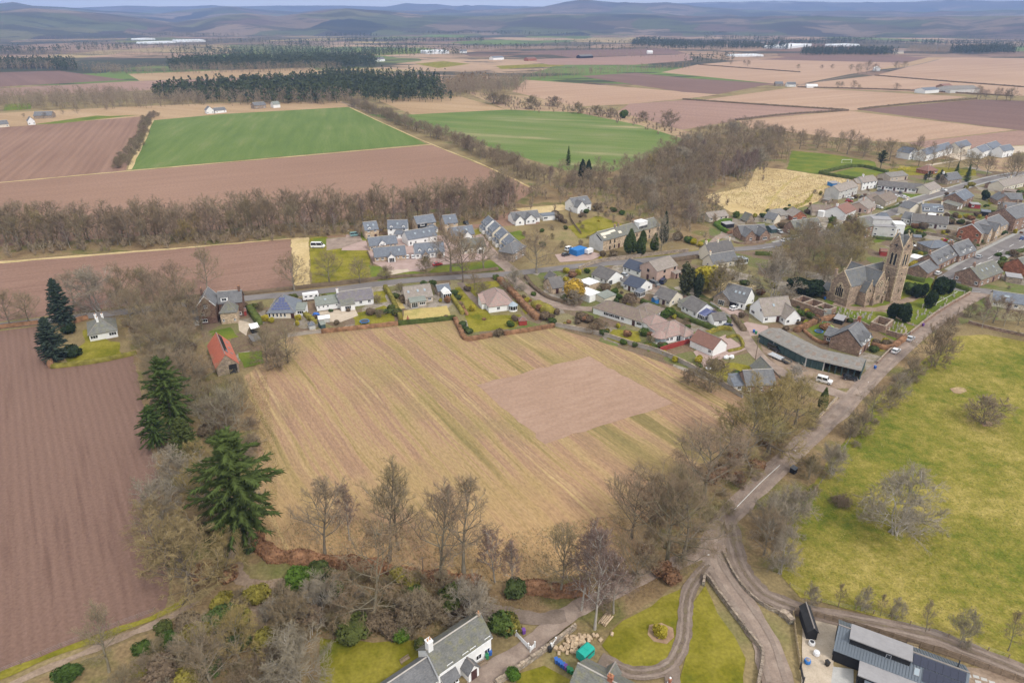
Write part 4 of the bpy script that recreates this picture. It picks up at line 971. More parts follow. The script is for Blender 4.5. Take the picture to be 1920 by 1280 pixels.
for x, y in along([(232,315),(252,282),(268,250),(280,215)],5,3.0,112): plant_at('shrub', x, y, TR.uniform(4,6.5), 'brown thorn bush in the hedge at the left end of the wheat field', 'thorn bushes left of the wheat field', 1.3)
tree_mass('village_wood', 'close leafless trees filling the wood behind the ruined house', scatter([(985,375),(1010,350),(1060,325),(1160,325),(1300,275),(1340,300),(1335,355),(1310,385),(1290,430),(1240,410),(1150,370),(1060,355)],190,5,305),10.5,306, F_bare)
tree_mass('meadow_wood', 'close leafless trees filling the wood behind the meadow', scatter([(1280,265),(1400,238),(1480,262),(1478,300),(1420,314),(1340,345),(1250,330),(1180,325)],170,5.5,307)+along([(1420,250),(1520,272),(1600,285),(1710,296),(1800,305)],5,3,308),11,309, F_bare)
for i, (x, y) in enumerate(scatter([(960,392),(1010,350),(1060,335),(1160,335),(1300,280),(1340,300),(1335,355),(1310,392),(1300,440),(1240,420),(1150,375),(1060,360)],48,10,120)):
 plant_at(TR.choice(['oak', 'ash', 'olive', 'birch', 'ash', 'oak', 'grey']), x, y, TR.uniform(8,14), 'leafless tree in the dense wood behind the ruined stone house', 'trees of the village wood', 1.1)
for i, (x, y) in enumerate(scatter([(1290,262),(1400,238),(1480,262),(1478,300),(1420,316),(1340,345),(1250,330),(1180,325)],36,10,121)):
 plant_at(TR.choice(['oak', 'ash', 'olive', 'grey', 'ash']), x, y, TR.uniform(8,14), 'leafless tree in the wood behind the bleached meadow', 'trees of the meadow wood', 1.15)
for i, (x, y) in enumerate(scatter([(1385,338),(1415,330),(1418,312),(1380,315),(1345,345)],16,5,122)):
 plant_at('birch', x, y, TR.uniform(12,16), 'reddish birch at the edge of the bleached meadow', 'birches by the meadow')
for x, y in along([(1495,280),(1540,282),(1600,292),(1650,300),(1700,300)],11,5,123): plant_at(TR.choice(['ash', 'oak']), x, y, TR.uniform(14,20), 'leafless tree behind the playing field', 'trees behind the playing field', 1.1)
for i, (x, y) in enumerate(along([(1700,312),(1760,318),(1830,320),(1880,318),(1930,310)],12,6,124)): plant_at(TR.choice(['ash', 'oak']), x, y, TR.uniform(8,14), 'leafless roadside tree in front of the far new houses, '+ORD[i]+' from the left', 'roadside trees by the far new houses', 1.15)
for x, y, t_ in ((1892,345,285),(1905,330,283),(1850,330,290)): plant('oak', x, y, t_, 'large leafless tree at the bend of the upper street', 'large trees at the upper street')
for i, (x, y, t_, w_) in enumerate(((1040,200,180,1.3),(998,205,178,1),(1083,213,190,1.2),(1120,216,197,1.3),(1145,220,200,1.3),(1205,228,208,1),(1253,238,205,1),(925,195,172,1.6),(945,195,176,1.5))):
 plant('shrub', x, y, t_, 'round leafless bush on the bank above the green field, '+('fourth', 'third', 'fifth', 'sixth', 'seventh', 'eighth', 'ninth', 'first', 'second')[i]+' from the left', 'bushes on the bank', w_*1.3)
plant('evergreen', 1170,222,206, 'small green bush among the brown bank bushes')
for i, (x, y) in enumerate(scatter([(240,610),(370,560),(375,640),(390,740),(480,800),(475,960),(410,1010),(330,1040),(315,900),(262,680)],52,4.2,180)):
 plant_at(TR.choice(['shrub', 'shrub', 'grey', 'shrub', 'brownbush', 'shrub']), x, y, TR.uniform(2.5,5.5), 'tangled undergrowth beneath the strip wood trees', 'undergrowth of the strip wood', 1.35)
for i, (x, y) in enumerate(scatter([(250,1270),(330,1190),(450,1110),(620,1070),(900,1105),(930,1140),(800,1195),(620,1190),(590,1210),(560,1300),(300,1310)],58,3.2,181)):
 plant_at(TR.choice(['shrub', 'shrub', 'grey', 'olivebush', 'brownbush', 'evergreen', 'shrub', 'shrub']), x, y, TR.uniform(1.8,4.5), 'tangled undergrowth in the wood around the farmhouse lawn', 'undergrowth of the farmhouse wood', 1.35)
SL = [(250,612,-15),(285,640,-16),(320,620,-15),(345,660,-16),(290,690,-16),(335,700,-17),(372,735,-14),(310,590,-15),(275,560,-14),(225,580,-13),(340,575,-14),(398,775,-10),(440,790,-15),(300,760,-14),(355,640,-14),(265,660,-12),(300,660,-15),(360,600,-15),(380,620,-13),(270,600,-14),(315,730,-15),(350,740,-15),(330,605,-16),(290,565,-14),(412,815,-11),(375,785,-12),(345,685,-15),(455,760,-10),(245,590,-11),(330,545,-13)]
for i, (x, y, h_) in enumerate(sorted(SL, key=lambda q: q[1])): plant(TR.choice(['oak', 'oak', 'ash']), x, y, h_, 'brown leafless tree in the strip wood, '+ORD[i]+' counting down from the lane', 'trees of the strip wood', 1.12)
plant('oak', 430,830,725, 'spreading leafless tree left of the field entrance with pale limbs', wide=1.1, mat=T_grey)
plant('grey', 350,925,835, 'grey lichened tree leaning out over the near ploughed field', wide=1.1)
plant('grey', 310,985,900, 'grey lichened tree lowest at the ploughed field edge', wide=1.0)
plant('olive', 400,985,865, 'olive tinted leafless tree left of the big fir', wide=1.15); plant('olive', 385,900,820, 'olive tinted leafless tree above the grey lichened trees')
plant('olive', 360,1120,960, 'large olive tinted tree at the lower corner of the ploughed field', wide=1.3)
plant('olive', 430,1090,1000, 'olive tinted tree beside the woodland path junction')
plant('olive', 320,1085,985, 'olive tinted tree hanging over the furrows', wide=1.0)
plant('fir', 332,820,672, 'tall dark fir in the strip wood left of the barn', wide=1.0)
plant('olive', 300,1010,930, 'olive tinted tree on the furrow edge above the corner tree', wide=1.1)
plant('fir', 300,850,760, 'smaller dark fir below the tall fir of the strip wood', wide=1.2)
plant('cedar', 352,865,782, 'yellowish green conifer in the strip wood', wide=1.2, mat=T_ever)
plant('fir', 468,1035,812, 'huge dark green fir standing alone at the lower left field corner', wide=1.2)
plant('cedar', 122,612,522, 'dark blue green conifer beside the lane above the white bungalow', wide=.95)
plant('cedar', 105,676,595, 'broad dark blue green conifer left of the white bungalow', wide=1.25)
plant('evergreen', 140,668,-4.5, 'dark evergreen bush at the white bungalow lawn', mat=T_yew)
plant('evergreen', 130,625,-4, 'dark evergreen bush below the lane conifer', mat=T_yew)
for k_, x, y, t_, lb in (('oak', 55,605,545, 'small leafless tree at the far left of the north road'),('oak', 20,612,545, 'small leafless tree by the hedge at the picture edge'),('grey', 185,582,497, 'gnarled leafless tree with a broken trunk by the lane'),('oak', 140,575,505, 'bare leaning tree next to the gnarled tree'),('oak', 235,560,490, 'leafless tree behind the lane above the strip wood'),('oak', 275,550,500, 'leafless tree left of the tall brick house'),('ash', 388,550,462, 'tall forked leafless tree behind the brick house'),('oak', 552,545,472, 'leafless tree beside the pale grass margin'),('oak', 618,531,468, 'leafless tree on the estate grass left of the bench'),('oak', 676,532,482, 'leafless tree on the estate grass nearer the houses'),('shrub', 725,524,498, 'slender tree at the sandy strip'),('shrub', 800,510,480, 'slim tree beside the red car'),('oak', 845,512,420, 'large leafless tree in front of the white dormer house'),('ash', 868,530,430, 'tall leafless tree by the road opposite the beige bungalow'),('oak', 907,505,437, 'leafless tree on the estate lawn near its entrance'),('oak', 1006,512,432, 'huge rounded leafless tree at the road junction'),('oak', 890,545,510, 'small tree in the garden of the red roofed bungalow'),('grey', 965,545,505, 'pinkish grey cherry tree at the side road corner'),('shrub', 905,558,530, 'thin tree on the bungalow lawn')):
 plant(k_, x, y, t_, lb, wide=1.1)
for x, y in scatter([(1455,495),(1500,455),(1570,440),(1625,455),(1630,490),(1560,530),(1540,545),(1480,545),(1450,530)],42,4.4,130):
 plant_at(TR.choice(['oak', 'olive', 'oak', 'ash']), x, y, TR.uniform(9,14), 'leafless tree in the thicket left of the church', 'trees of the church thicket', 1.1)
plant('grey', 1447,562,478, 'fan shaped grey multi stemmed tree in front of the thicket', wide=1.1)
for x, y, t_, lb in ((1512,552,520, 'dark evergreen bush at the foot of the thicket'),(1530,545,525, 'dark evergreen bush nearest the church vestry'),(1495,545,522, 'dark evergreen bush left in the thicket')): plant('evergreen', x, y, t_, lb, wide=1.4, mat=T_yew)
plant('ivy', 1283,556,490, 'ivy clad tree left of the rear garden'); plant('ivy', 1307,560,505, 'shorter ivy clad tree beside the golden shrub', wide=.8)
plant('evergreen', 1325,545,500, 'bright green shrub behind the ivy clad trees', mat=T_golden, wide=1.1)
plant('shrub', 1345,560,490, 'thin leafless tree left of the modern white house', wide=.8); plant('shrub', 1385,520,478, 'slim bare tree in front of the stone farmhouse', wide=.8)
for x, y, t_, w_ in ((1180,480,428,1.3),(1202,480,432,1.2),(1226,474,436,1.2)): plant('cypress', x, y, t_, 'dark cypress screening the ruined house', 'cypresses by the ruined house', w_*1.25)
plant('cypress', 1243,462,395, 'tallest dark cypress behind the bare tree', wide=.9, mat=T_yew)
plant('oak', 1238,477,400, 'bare pale trunked tree in front of the dark cypress', wide=.8, mat=T_grey)
plant('spruce', 1065,312,274, 'single spruce at the edge of the green field'); plant('cypress', 1092,338,298, 'left one of two dark conifers behind the wood', mat=T_yew, wide=1.5); plant('cypress', 1103,338,300, 'right one of two dark conifers behind the wood', mat=T_yew, wide=1.5)
plant('pine', 1650,318,282, 'dark pine beside the bowling green', wide=1.5); plant('oak', 1672,320,300, 'small bare tree right of the dark pine')
plant('spruce', 1790,336,303, 'pointed conifer left of the upper street'); plant('spruce', 1811,342,308, 'pointed conifer nearest the upper street', wide=1.1)
for x, y in ((1740,340),(1755,345),(1768,345),(1733,345),(1762,338)): plant('pine', x, y, -7, 'bushy pine in the garden behind the long bungalow row', 'garden pines by the upper street', 1.3)
plant('yew', 1845,375,355, 'round dark tree in a garden by the far cottages')
for x, y, t_, lb, w_ in ((1672,598,566, 'dark rounded yew left one in front of the church', 1.0),(1690,604,567, 'largest dark rounded yew in front of the church', 1.15),(1741,578,543, 'dark pointed yew in the middle of the churchyard', .95),(1716,560,532, 'dark yew beside the tower foot', 1.0),(1728,558,530, 'dark yew close to the hedge beside the tower', .95),(1762,552,518, 'dark yew by the street corner', 1.2),(1776,552,524, 'dark yew nearest the T junction', 1.2)): plant('yew', x, y, t_, lb, wide=w_*.84)
plant('goldcone', 1748,545,518, 'golden conical shrub behind the pointed yew', mat=T_hyel); plant('golden', 1711,503,488, 'bright yellow rounded bush behind the church tower', wide=1.15); plant('evergreen', 1705,550,528, 'pale green bush right of the tower')
plant('willow', 1078,562,519, 'yellow weeping willow beside the white garage', wide=1.0)
plant('shrub', 1076,572,543, 'grey bush in front of the yellow willow', mat=T_grey, wide=1.2)
GBU = [('golden', 1062,512,-2.5),('golden', 1085,515,-2.5),('evergreen', 1100,512,-2),('evergreen', 1150,552,-3),('evergreen', 1160,560,-2.5),('brownbush', 1135,545,-3),('golden', 1178,577,-2),('golden', 1140,560,-2.5),('evergreen', 1185,562,-2.5),('brownbush', 1180,570,-4),('brownbush', 1120,610,-2.5),('brownbush', 1105,605,-3),('brownbush', 1090,600,-3),('olivebush', 1138,625,-2),('evergreen', 1132,628,-2.5),('evergreen', 1208,628,-2.5),('evergreen', 1245,595,-3.5),('evergreen', 1255,590,-3),('evergreen', 1228,610,-2.5),('evergreen', 1170,645,-2),('evergreen', 1190,650,-2),('golden', 1236,620,-2),('brownbush', 1240,652,-2.5),
  ('golden', 498,602,-2.5),('golden', 510,605,-2.2),('golden', 560,600,-2.2),('golden', 558,610,-2),('brownbush', 460,580,-2.5),('evergreen', 447,572,-3),('evergreen', 480,578,-2.5),('evergreen', 550,562,-3),('brownbush', 562,568,-2),('evergreen', 442,566,-2),('evergreen', 735,583,-2.5),('brownbush', 745,592,-2.5),('evergreen', 724,588,-2),('brownbush', 695,590,-2.5),('brownbush', 760,566,-3),('evergreen', 797,536,-2.5),('evergreen', 811,538,-3),('evergreen', 851,555,-2.5),('golden', 826,566,-1.5),('evergreen', 858,562,-2),('evergreen', 868,612,-2.2),('evergreen', 873,620,-2),('evergreen', 880,625,-2),('evergreen', 958,612,-2.5),('golden', 988,566,-2),('evergreen', 1000,555,-2),('brownbush', 935,630,-3),('evergreen', 1035,606,-2),('brownbush', 1022,600,-3.5),
  ('evergreen', 1100,400,-2.5),('brownbush', 1050,415,-4),('brownbush', 1040,405,-3),('evergreen', 1150,397,-3),('evergreen', 1165,403,-3),('evergreen', 1185,410,-3),('golden', 1300,458,-3),('evergreen', 1290,455,-3.5),('brownbush', 1270,450,-4),('golden', 1312,462,-2.5),('evergreen', 1060,430,-2),('brownbush', 1120,395,-4),('evergreen', 1015,435,-2),('brownbush', 1130,480,-2.5),('golden', 1125,488,-1.8),('brownbush', 1150,482,-3),
  ('evergreen', 1500,592,-2.5),('golden', 1512,588,-2),('evergreen', 1520,596,-2.5),('evergreen', 1535,586,-2.5),('brownbush', 1505,602,-2),('brownbush', 1530,605,-2.5),('evergreen', 1430,590,-2),('brownbush', 1390,595,-2),('brownbush', 1660,650,-2.5),('brownbush', 1370,525,-2.5),('evergreen', 1395,535,-2.5),('copperbush', 1425,552,-2.5),('olivebush', 1450,540,-2.5),('brownbush', 1340,545,-2),('evergreen', 1380,705,-2),('brownbush', 1345,690,-3),('evergreen', 1310,690,-1.8),
  ('brownbush', 1700,418,-4),('copperbush', 1715,428,-3),('brownbush', 1730,430,-3.5),('evergreen', 1725,445,-3),('evergreen', 1700,440,-2.5),('brownbush', 1680,440,-3),('golden', 1555,430,-3),('evergreen', 1560,418,-3.5),('evergreen', 1590,412,-2.5),('evergreen', 1605,412,-2.5),('brownbush', 1780,420,-3),('evergreen', 1800,420,-3),('copperbush', 1820,412,-2.5),('brownbush', 1790,408,-3),('golden', 1680,378,-2),('brownbush', 1690,385,-2),('olivebush', 1810,355,-2.5),('olivebush', 1820,350,-3),('brownbush', 1895,375,-3),('evergreen', 1912,365,-3),('evergreen', 1430,408,-3),('golden', 1415,408,-2.5),('evergreen', 1380,408,-3.5),('brownbush', 1500,402,-2.5),('evergreen', 1540,402,-2),('evergreen', 1440,398,-2),('brownbush', 1465,428,-3.5),('evergreen', 1880,490,-2.5),('brownbush', 1900,480,-3),('evergreen', 1870,480,-2),('brownbush', 1890,410,-3),('evergreen', 1905,425,-3),('evergreen', 1880,440,-2.5),('evergreen', 1840,455,-2.5),('brownbush', 1860,450,-2),('evergreen', 1830,465,-2),('brownbush', 1650,340,-2),('brownbush', 1740,560,-1.5)]
ADJ = dict(golden='yellow green garden shrub', evergreen='dark green garden shrub', brownbush='brown leafless garden shrub', copperbush='copper coloured garden shrub', olivebush='olive garden shrub', ivy='ivy', laurel='laurel')
for k_, x, y, t_ in GBU:
 zone = 'in a garden along the north road' if x < 1040 and y > 520 else ('near the new estate' if y < 500 and x < 1330 else ('between the bungalows of the back lane' if x < 1420 else 'among the village houses on the right'))
 plant(k_, x, y, t_, ADJ[k_]+' '+zone, 'garden shrubs '+zone, TR.uniform(.9,1.3))
for k_, x, y, t_, lb in (('tall', 610,1045,888, 'tall leafless tree leftmost in the row above the beech hedge'),('birch', 655,1012,905, 'slim birch behind the leftmost tall tree'),('tall', 730,1052,882, 'tall leafless tree left one of the close pair'),('tall', 747,1030,890, 'tall leafless tree right one of the close pair'),('tall', 825,1092,902, 'tall pale birch like tree in the middle of the row'),('tall', 870,1082,905, 'tall leafless tree right of the middle in the row'),('birch', 928,1092,985, 'slender reddish birch right of the tall row'),('birch', 960,1105,1010, 'slender reddish birch nearest the dark holly'),('larch', 700,1165,985, 'brown drooping larch above the farmhouse lawn'),('grey', 880,1165,1085, 'spreading grey green tree behind the white farmhouse'),('shrub', 790,1175,1105, 'brown bush left of the farmhouse gable'),('olive', 450,1240,1135, 'gnarled tree beside the woodland footpath'),('oak', 400,1290,1160, 'gnarled bare tree at the lower edge'),('tall', 205,1260,1150, 'thin bare sapling on the track verge'),('grey', 560,1275,1180, 'pale grey tree beside the farmhouse lawn'),('grey', 600,1150,1080, 'green tinged bare tree above the lawn'),('shrub', 555,1180,1110, 'brown shrub beside the footpath')):
 plant(k_, x, y, t_, lb, wide=1.3 if k_ == 'tall' else 1.05)
for i, (x, y, t_) in enumerate(sorted(((480,1190,-3),(545,1140,-4),(650,1150,-4),(640,1185,-3),(760,1150,-4),(820,1160,-4),(585,1120,-4),(520,1230,-3.5),(350,1240,-4),(280,1260,-4),(230,1290,-4),(430,1180,-3.5),(530,1280,-3.5),(390,1225,-3.5),(460,1270,-3.5),(300,1220,-3)))):
 plant('shrub', x, y, t_, 'low brown thicket shrub near the farmhouse, '+ORD[i]+' from the left', 'thicket shrubs near the farmhouse', 1.35)
for k_, x, y, t_, lb in (('laurel', 562,1098,-4, 'bright green laurel beside the woodland path'),('evergreen', 470,1030,-3, 'dark holly at the foot of the big fir'),('olivebush', 772,1098,-3, 'dull olive bush in the farmhouse wood'),('laurel', 752,1200,-2.4, 'small bright green bush at the lawn edge'),('evergreen', 790,1215,-2, 'low dark green bush beside the farmhouse gable'),('evergreen', 940,1185,-4, 'dark green bush behind the farmhouse'),('evergreen', 965,1114,-3.4, 'dark green holly in the beech hedge'),('golden', 1238,1192,-2.6, 'yellow green bush in the round flower bed'),('evergreen', 310,1185,-2.5, 'dark laurel at the track side'),('evergreen', 270,1225,-2.5, 'green laurel by the track'),('laurel', 962,1270,-2, 'green bush beside the stone garden wall'),('evergreen', 130,1270,-3, 'green bush left at the lower edge'),('brownbush', 735,1190,-3, 'reddish brown bush at the lawn edge'),('olivebush', 900,1200,-3, 'tan bush behind the farmhouse ridge'),('olivebush', 960,1180,-3.4, 'tan grasses beside the farmhouse drive'),('evergreen', 620,1115,-4, 'olive evergreen above the lawn'),('evergreen', 850,1140,-4.5, 'dull olive bush under the grey tree'),('evergreen', 400,1260,-3, 'dark bush with white blossom below'),('copperbush', 430,1085,-3.4, 'orange brown beech sapling by the path'),('copperbush', 385,1080,-3.6, 'rusty beech sapling under the olive tree')):
 plant(k_, x, y, t_, lb, wide=1.1)
plant('fir', -12,1290,1155, 'dark conifer at the lower left picture edge', wide=.5)
for k_, x, y, t_, lb in (('oak', 1183,1010,888, 'leafless tree standing out left of the lane cluster'),('oak', 1250,1060,890, 'dense leafless tree at the left of the lane cluster'),('oak', 1280,1045,905, 'leafless tree with tangled limbs hanging over the lane'),('ash', 1270,985,870, 'slim leafless tree in the lane cluster'),('oak', 1225,1000,880, 'leafless tree behind the tangled ones'),('oak', 1318,935,790, 'large forked leafless tree left of the lane bend'),('olive', 1390,870,740, 'large olive tinted tree left of the lane'),('olive', 1440,850,705, 'largest olive tinted tree below the stone cottage'),('olive', 1490,800,702, 'olive tinted tree beside the green shed yard'),('birch', 1115,1180,985, 'drooping reddish birch at the farm drive fork'),('birch', 1090,1145,985, 'reddish birch beside the beech hedge'),('birch', 1150,1150,1020, 'drooping birch above the round lawn'),('oak', 1190,1100,1000, 'leafless tree above the curving drive'),('ash', 1050,1120,985, 'thin leafless tree by the hedge end')):
 plant(k_, x, y, t_, lb, wide=1.3 if y < 950 else 1.05)
for i, (k_, x, y, t_) in enumerate(sorted((('grey', 1435,1010,915),('oak', 1420,1040,940),('grey', 1465,990,900),('grey', 1550,890,825),('shrub', 1505,900,845),('oak', 1620,790,715),('shrub', 1655,765,715),('shrub', 1695,715,660),('grey', 1675,745,690),('shrub', 1740,688,606),('shrub', 1580,820,775),('shrub', 1600,815,760),('grey', 1450,1075,985)), key=lambda q: -q[2])):
 plant(k_, x+12, y, t_+8, 'shaggy leafless bush between lane and pasture, '+ORD[i]+' going up from the track fork', 'bushes between lane and pasture', .85)
for i, (x, y) in enumerate(along([(1430,1010),(1496,935),(1552,878),(1618,796),(1668,742),(1752,668),(1808,632)],4.5,1.2,140)):
 plant_at('shrub', x, y, TR.uniform(1.0,2.2), 'low brown scrub along the lane verge', 'lane verge scrub', 1.4)
plant('grey', 1675,1000,884, 'grey leafless tree alone in the middle of the pasture', wide=1.25)
plant('shrub', 1843,795,745, 'low spreading thorn in the upper pasture', wide=1.5)
for i, (x, y, t_) in enumerate(((1520,1140,1098),(1572,1138,1095),(1615,1145,1100),(1650,1155,1115),(1680,1160,1120),(1735,1185,1130),(1800,1205,1140),(1890,1220,1150))): plant('tall' if i % 2 else 'grey', x, y, t_, 'small leafless sapling along the lower pasture fence, '+ORD[i]+' from the left', 'saplings along the pasture fence', .9 if i % 2 else .6)
for i, (x, y, t_, k_) in enumerate(((1841,615,560, 'birch'),(1862,605,552, 'oak'),(1882,612,565, 'birch'),(1908,610,575, 'oak'),(1775,625,590, 'shrub'),(1820,595,565, 'shrub'),(1925,640,585, 'oak'))): plant(k_, x, y, t_, 'purplish leafless tree before the grey bungalow, '+ORD[(2,3,4,5,0,1,6)[i]]+' from the left', 'trees beside the upper pasture corner', 1.1)
for x, y, t_ in ((1330,735,672),(1290,720,690)): plant('shrub', x, y, t_, 'bare shrubby tree at the garden end above the big field', 'bare trees at the garden ends', 1.1)
plant('shrub', 1490,715,680, 'white blossoming cherry beside the stone cottage', mat=T_pale)
plant('oak', 500,680,610, 'twiggy leafless tree beside the small lawn at the field corner', wide=1.1); plant('oak', 540,680,600, 'twiggy leafless tree at the upper left field corner', wide=.9); plant('shrub', 520,688,650, 'bushy undergrowth at the field corner', wide=1.6)
plant('cypress', 1540,772,725, 'dense green columnar evergreen by the lane junction', wide=1.1)
for x, y, w_ in ((1258,1090,1),(1240,1075,1.1),(1330,905,1),(1350,890,1.1),(1375,860,1),(1420,880,1),(1210,1040,1),(1440,835,1),(1385,905,.9)): plant('copperbush', x, y, -3, 'rusty beech bush under the lane trees', 'rusty beech bushes under the lane trees', w_)
for i, (x, y) in enumerate(scatter([(1100,1180),(1180,1080),(1240,960),(1330,880),(1480,790),(1540,790),(1420,900),(1340,1000),(1250,1080)],30,4,150)): plant_at('shrub', x, y, TR.uniform(2,4.5), 'twiggy undergrowth beneath the lane trees', 'undergrowth beneath the lane trees', 1.3)
for x, y, t_ in ((1402,125,112),(1496,130,120),(1608,139,118),(1625,137,112),(1640,136,118),(1680,130,114),(1695,128,114),(1570,166,152),(1578,166,152),(1600,167,150),(1610,168,158),(1680,170,155),(1395,122,112),(1370,122,113),(1540,130,121),(1560,130,120),(1595,133,120)): plant('oak', x, y, t_, 'small distant bare tree in the tan fields', 'distant trees in the tan fields', 1.15)
for x, y in along([(1830,185),(1870,188),(1930,192),(1990,196)],9,4,160): plant_at('oak', x, y, TR.uniform(13,18), 'distant bare tree in the row right of the grey farm shed', 'row of trees by the far farm shed', 1.1)
for x, y, t_ in ((145,213,198),(85,222,210),(45,220,212),(200,205,196),(118,215,206),(238,140,130),(215,140,128),(180,140,128)): plant('oak', x, y, t_, 'distant bare tree near the far left cottages', 'distant trees at far left', 1.2)
# ================================================================== buildings
def m_wall(name, cols, scale=2.2, fv=.12, course=0, rnd=.05):
 g = NG(name); p = g.pos('O')
 n1 = g.mapr(g.noise(p, .35,3),.3,.7,0,1); c = g.ramp(n1, cols)
 n2 = g.noise(p, scale, 3,.65); k = g.mapr(n2,.25,.75,1-fv, 1+fv)
 if fv >= .14:                                          # coursed rubble: stones of different tone
  vo = g.n('TexVoronoi'); g.l(g.mapping(p, 0,(1.5,1.5,2.6)), vo.inputs['Vector']); vo.inputs['Scale'].default_value = 1.0
  se = g.n('SeparateColor'); g.l(vo.outputs['Color'], se.inputs[0]); k = g.math('MULTIPLY', k, g.mapr(se.outputs[0],0,1,.72,1.3)); k = g.math('MULTIPLY', k, g.mapr(vo.outputs['Distance'],.25,.62,1.05,.82))
 oi = g.n('ObjectInfo').outputs['Random']; k = g.math('MULTIPLY', k, g.mapr(oi, 0,1,1-rnd, 1+rnd))
 x = g.n('CombineColor')
 for i in range(3): g.l(k, x.inputs[i])
 return g.fin(g.mix(1.0, c, x.outputs[0], 'MULTIPLY'),.9, n2,.25,.03, spec=.2)
def m_roof(name, cols, course=.25, fv=.24, moss=None, rnd=.06, rough=.75):
 """slates or tiles: courses down the slope (object z), patchy tone, moss or lichen"""
 g = NG(name); p = g.pos('O'); sp = g.n('SeparateXYZ'); g.l(p, sp.inputs[0])
 n0 = g.mapr(g.noise(p, .7,5,.7),.34,.66,0,1); c = g.ramp(n0, cols)
 row = g.math('FRACT', g.math('DIVIDE', sp.outputs['Z'], course))
 edge = g.mapr(row, 0,.18,.82,1.0)
 n2 = g.noise(g.mapping(p, 0,(2.6,2.6,7)),1,2,.6); k = g.math('MULTIPLY', g.mapr(n2,.25,.75,1-fv, 1+fv), edge)
 oi = g.n('ObjectInfo').outputs['Random']; k = g.math('MULTIPLY', k, g.mapr(oi, 0,1,1-rnd, 1+rnd))
 if moss: c = g.mix(g.mapr(g.noise(p, .8,4,.7),.48,.66,0,.75), c, moss)
 x = g.n('CombineColor')
 for i in range(3): g.l(k, x.inputs[i])
 return g.fin(g.mix(1.0, c, x.outputs[0], 'MULTIPLY'), rough, g.math('ADD', n2, row),.35,.03, spec=.3)
W = dict(
 white=m_wall('white_render', [(.72,.72,.71),(.80,.80,.79),(.78,.77,.75)],2.5,.05),
 cream=m_wall('cream_render', [(.62,.56,.46),(.68,.62,.51),(.65,.58,.47)],2.5,.06),
 buff=m_wall('buff_stone', [(.47,.36,.25),(.54,.42,.30),(.42,.32,.22)],2.4,.14),
 beige=m_wall('beige_roughcast', [(.42,.36,.29),(.47,.40,.33),(.39,.33,.27)],3,.08),
 pink=m_wall('pink_roughcast', [(.47,.33,.27),(.51,.37,.31),(.44,.31,.26)],3,.07),
 grey=m_wall('grey_harling', [(.50,.49,.46),(.56,.55,.52),(.45,.44,.41)],3,.07),
 greyd=m_wall('dark_roughcast', [(.31,.28,.25),(.36,.32,.28),(.28,.25,.22)],3,.08),
 brown=m_wall('brown_sandstone', [(.24,.155,.115),(.31,.205,.15),(.28,.19,.145),(.36,.255,.185)],2.6,.22),
 brick=m_wall('dark_brick', [(.14,.085,.065),(.18,.108,.08),(.16,.10,.08)],4,.2),
 redbr=m_wall('red_brick', [(.30,.12,.075),(.36,.15,.09),(.33,.14,.09)],4,.16),
 stone=m_wall('grey_brown_stone', [(.28,.22,.165),(.35,.28,.21),(.31,.25,.20),(.24,.19,.15)],2.6,.2),
 church=m_wall('church_rubble', [(.30,.215,.16),(.38,.28,.205),(.34,.255,.19),(.27,.20,.155)],2.2,.25),
 dress=m_wall('dressed_sandstone', [(.46,.36,.24),(.53,.42,.29),(.43,.34,.24)],2.4,.14),
 black=m_wall('black_cladding', [(.018,.018,.02),(.03,.03,.032)],4,.1),
 dgreen=m_wall('green_sheeting', [(.045,.075,.075),(.06,.095,.092),(.05,.08,.085)],2,.12),
 wood=m_wall('weathered_timber', [(.25,.185,.12),(.31,.24,.16),(.28,.22,.16)],5,.18),
 redwood=m_wall('red_stained_timber', [(.28,.045,.04),(.33,.06,.05)],5,.1),
 teal=m_wall('teal_panels', [(.02,.36,.28),(.03,.40,.32)],3,.05),
 blue=m_wall('blue_painted_steel', [(.03,.16,.42),(.04,.19,.47)],3,.08))
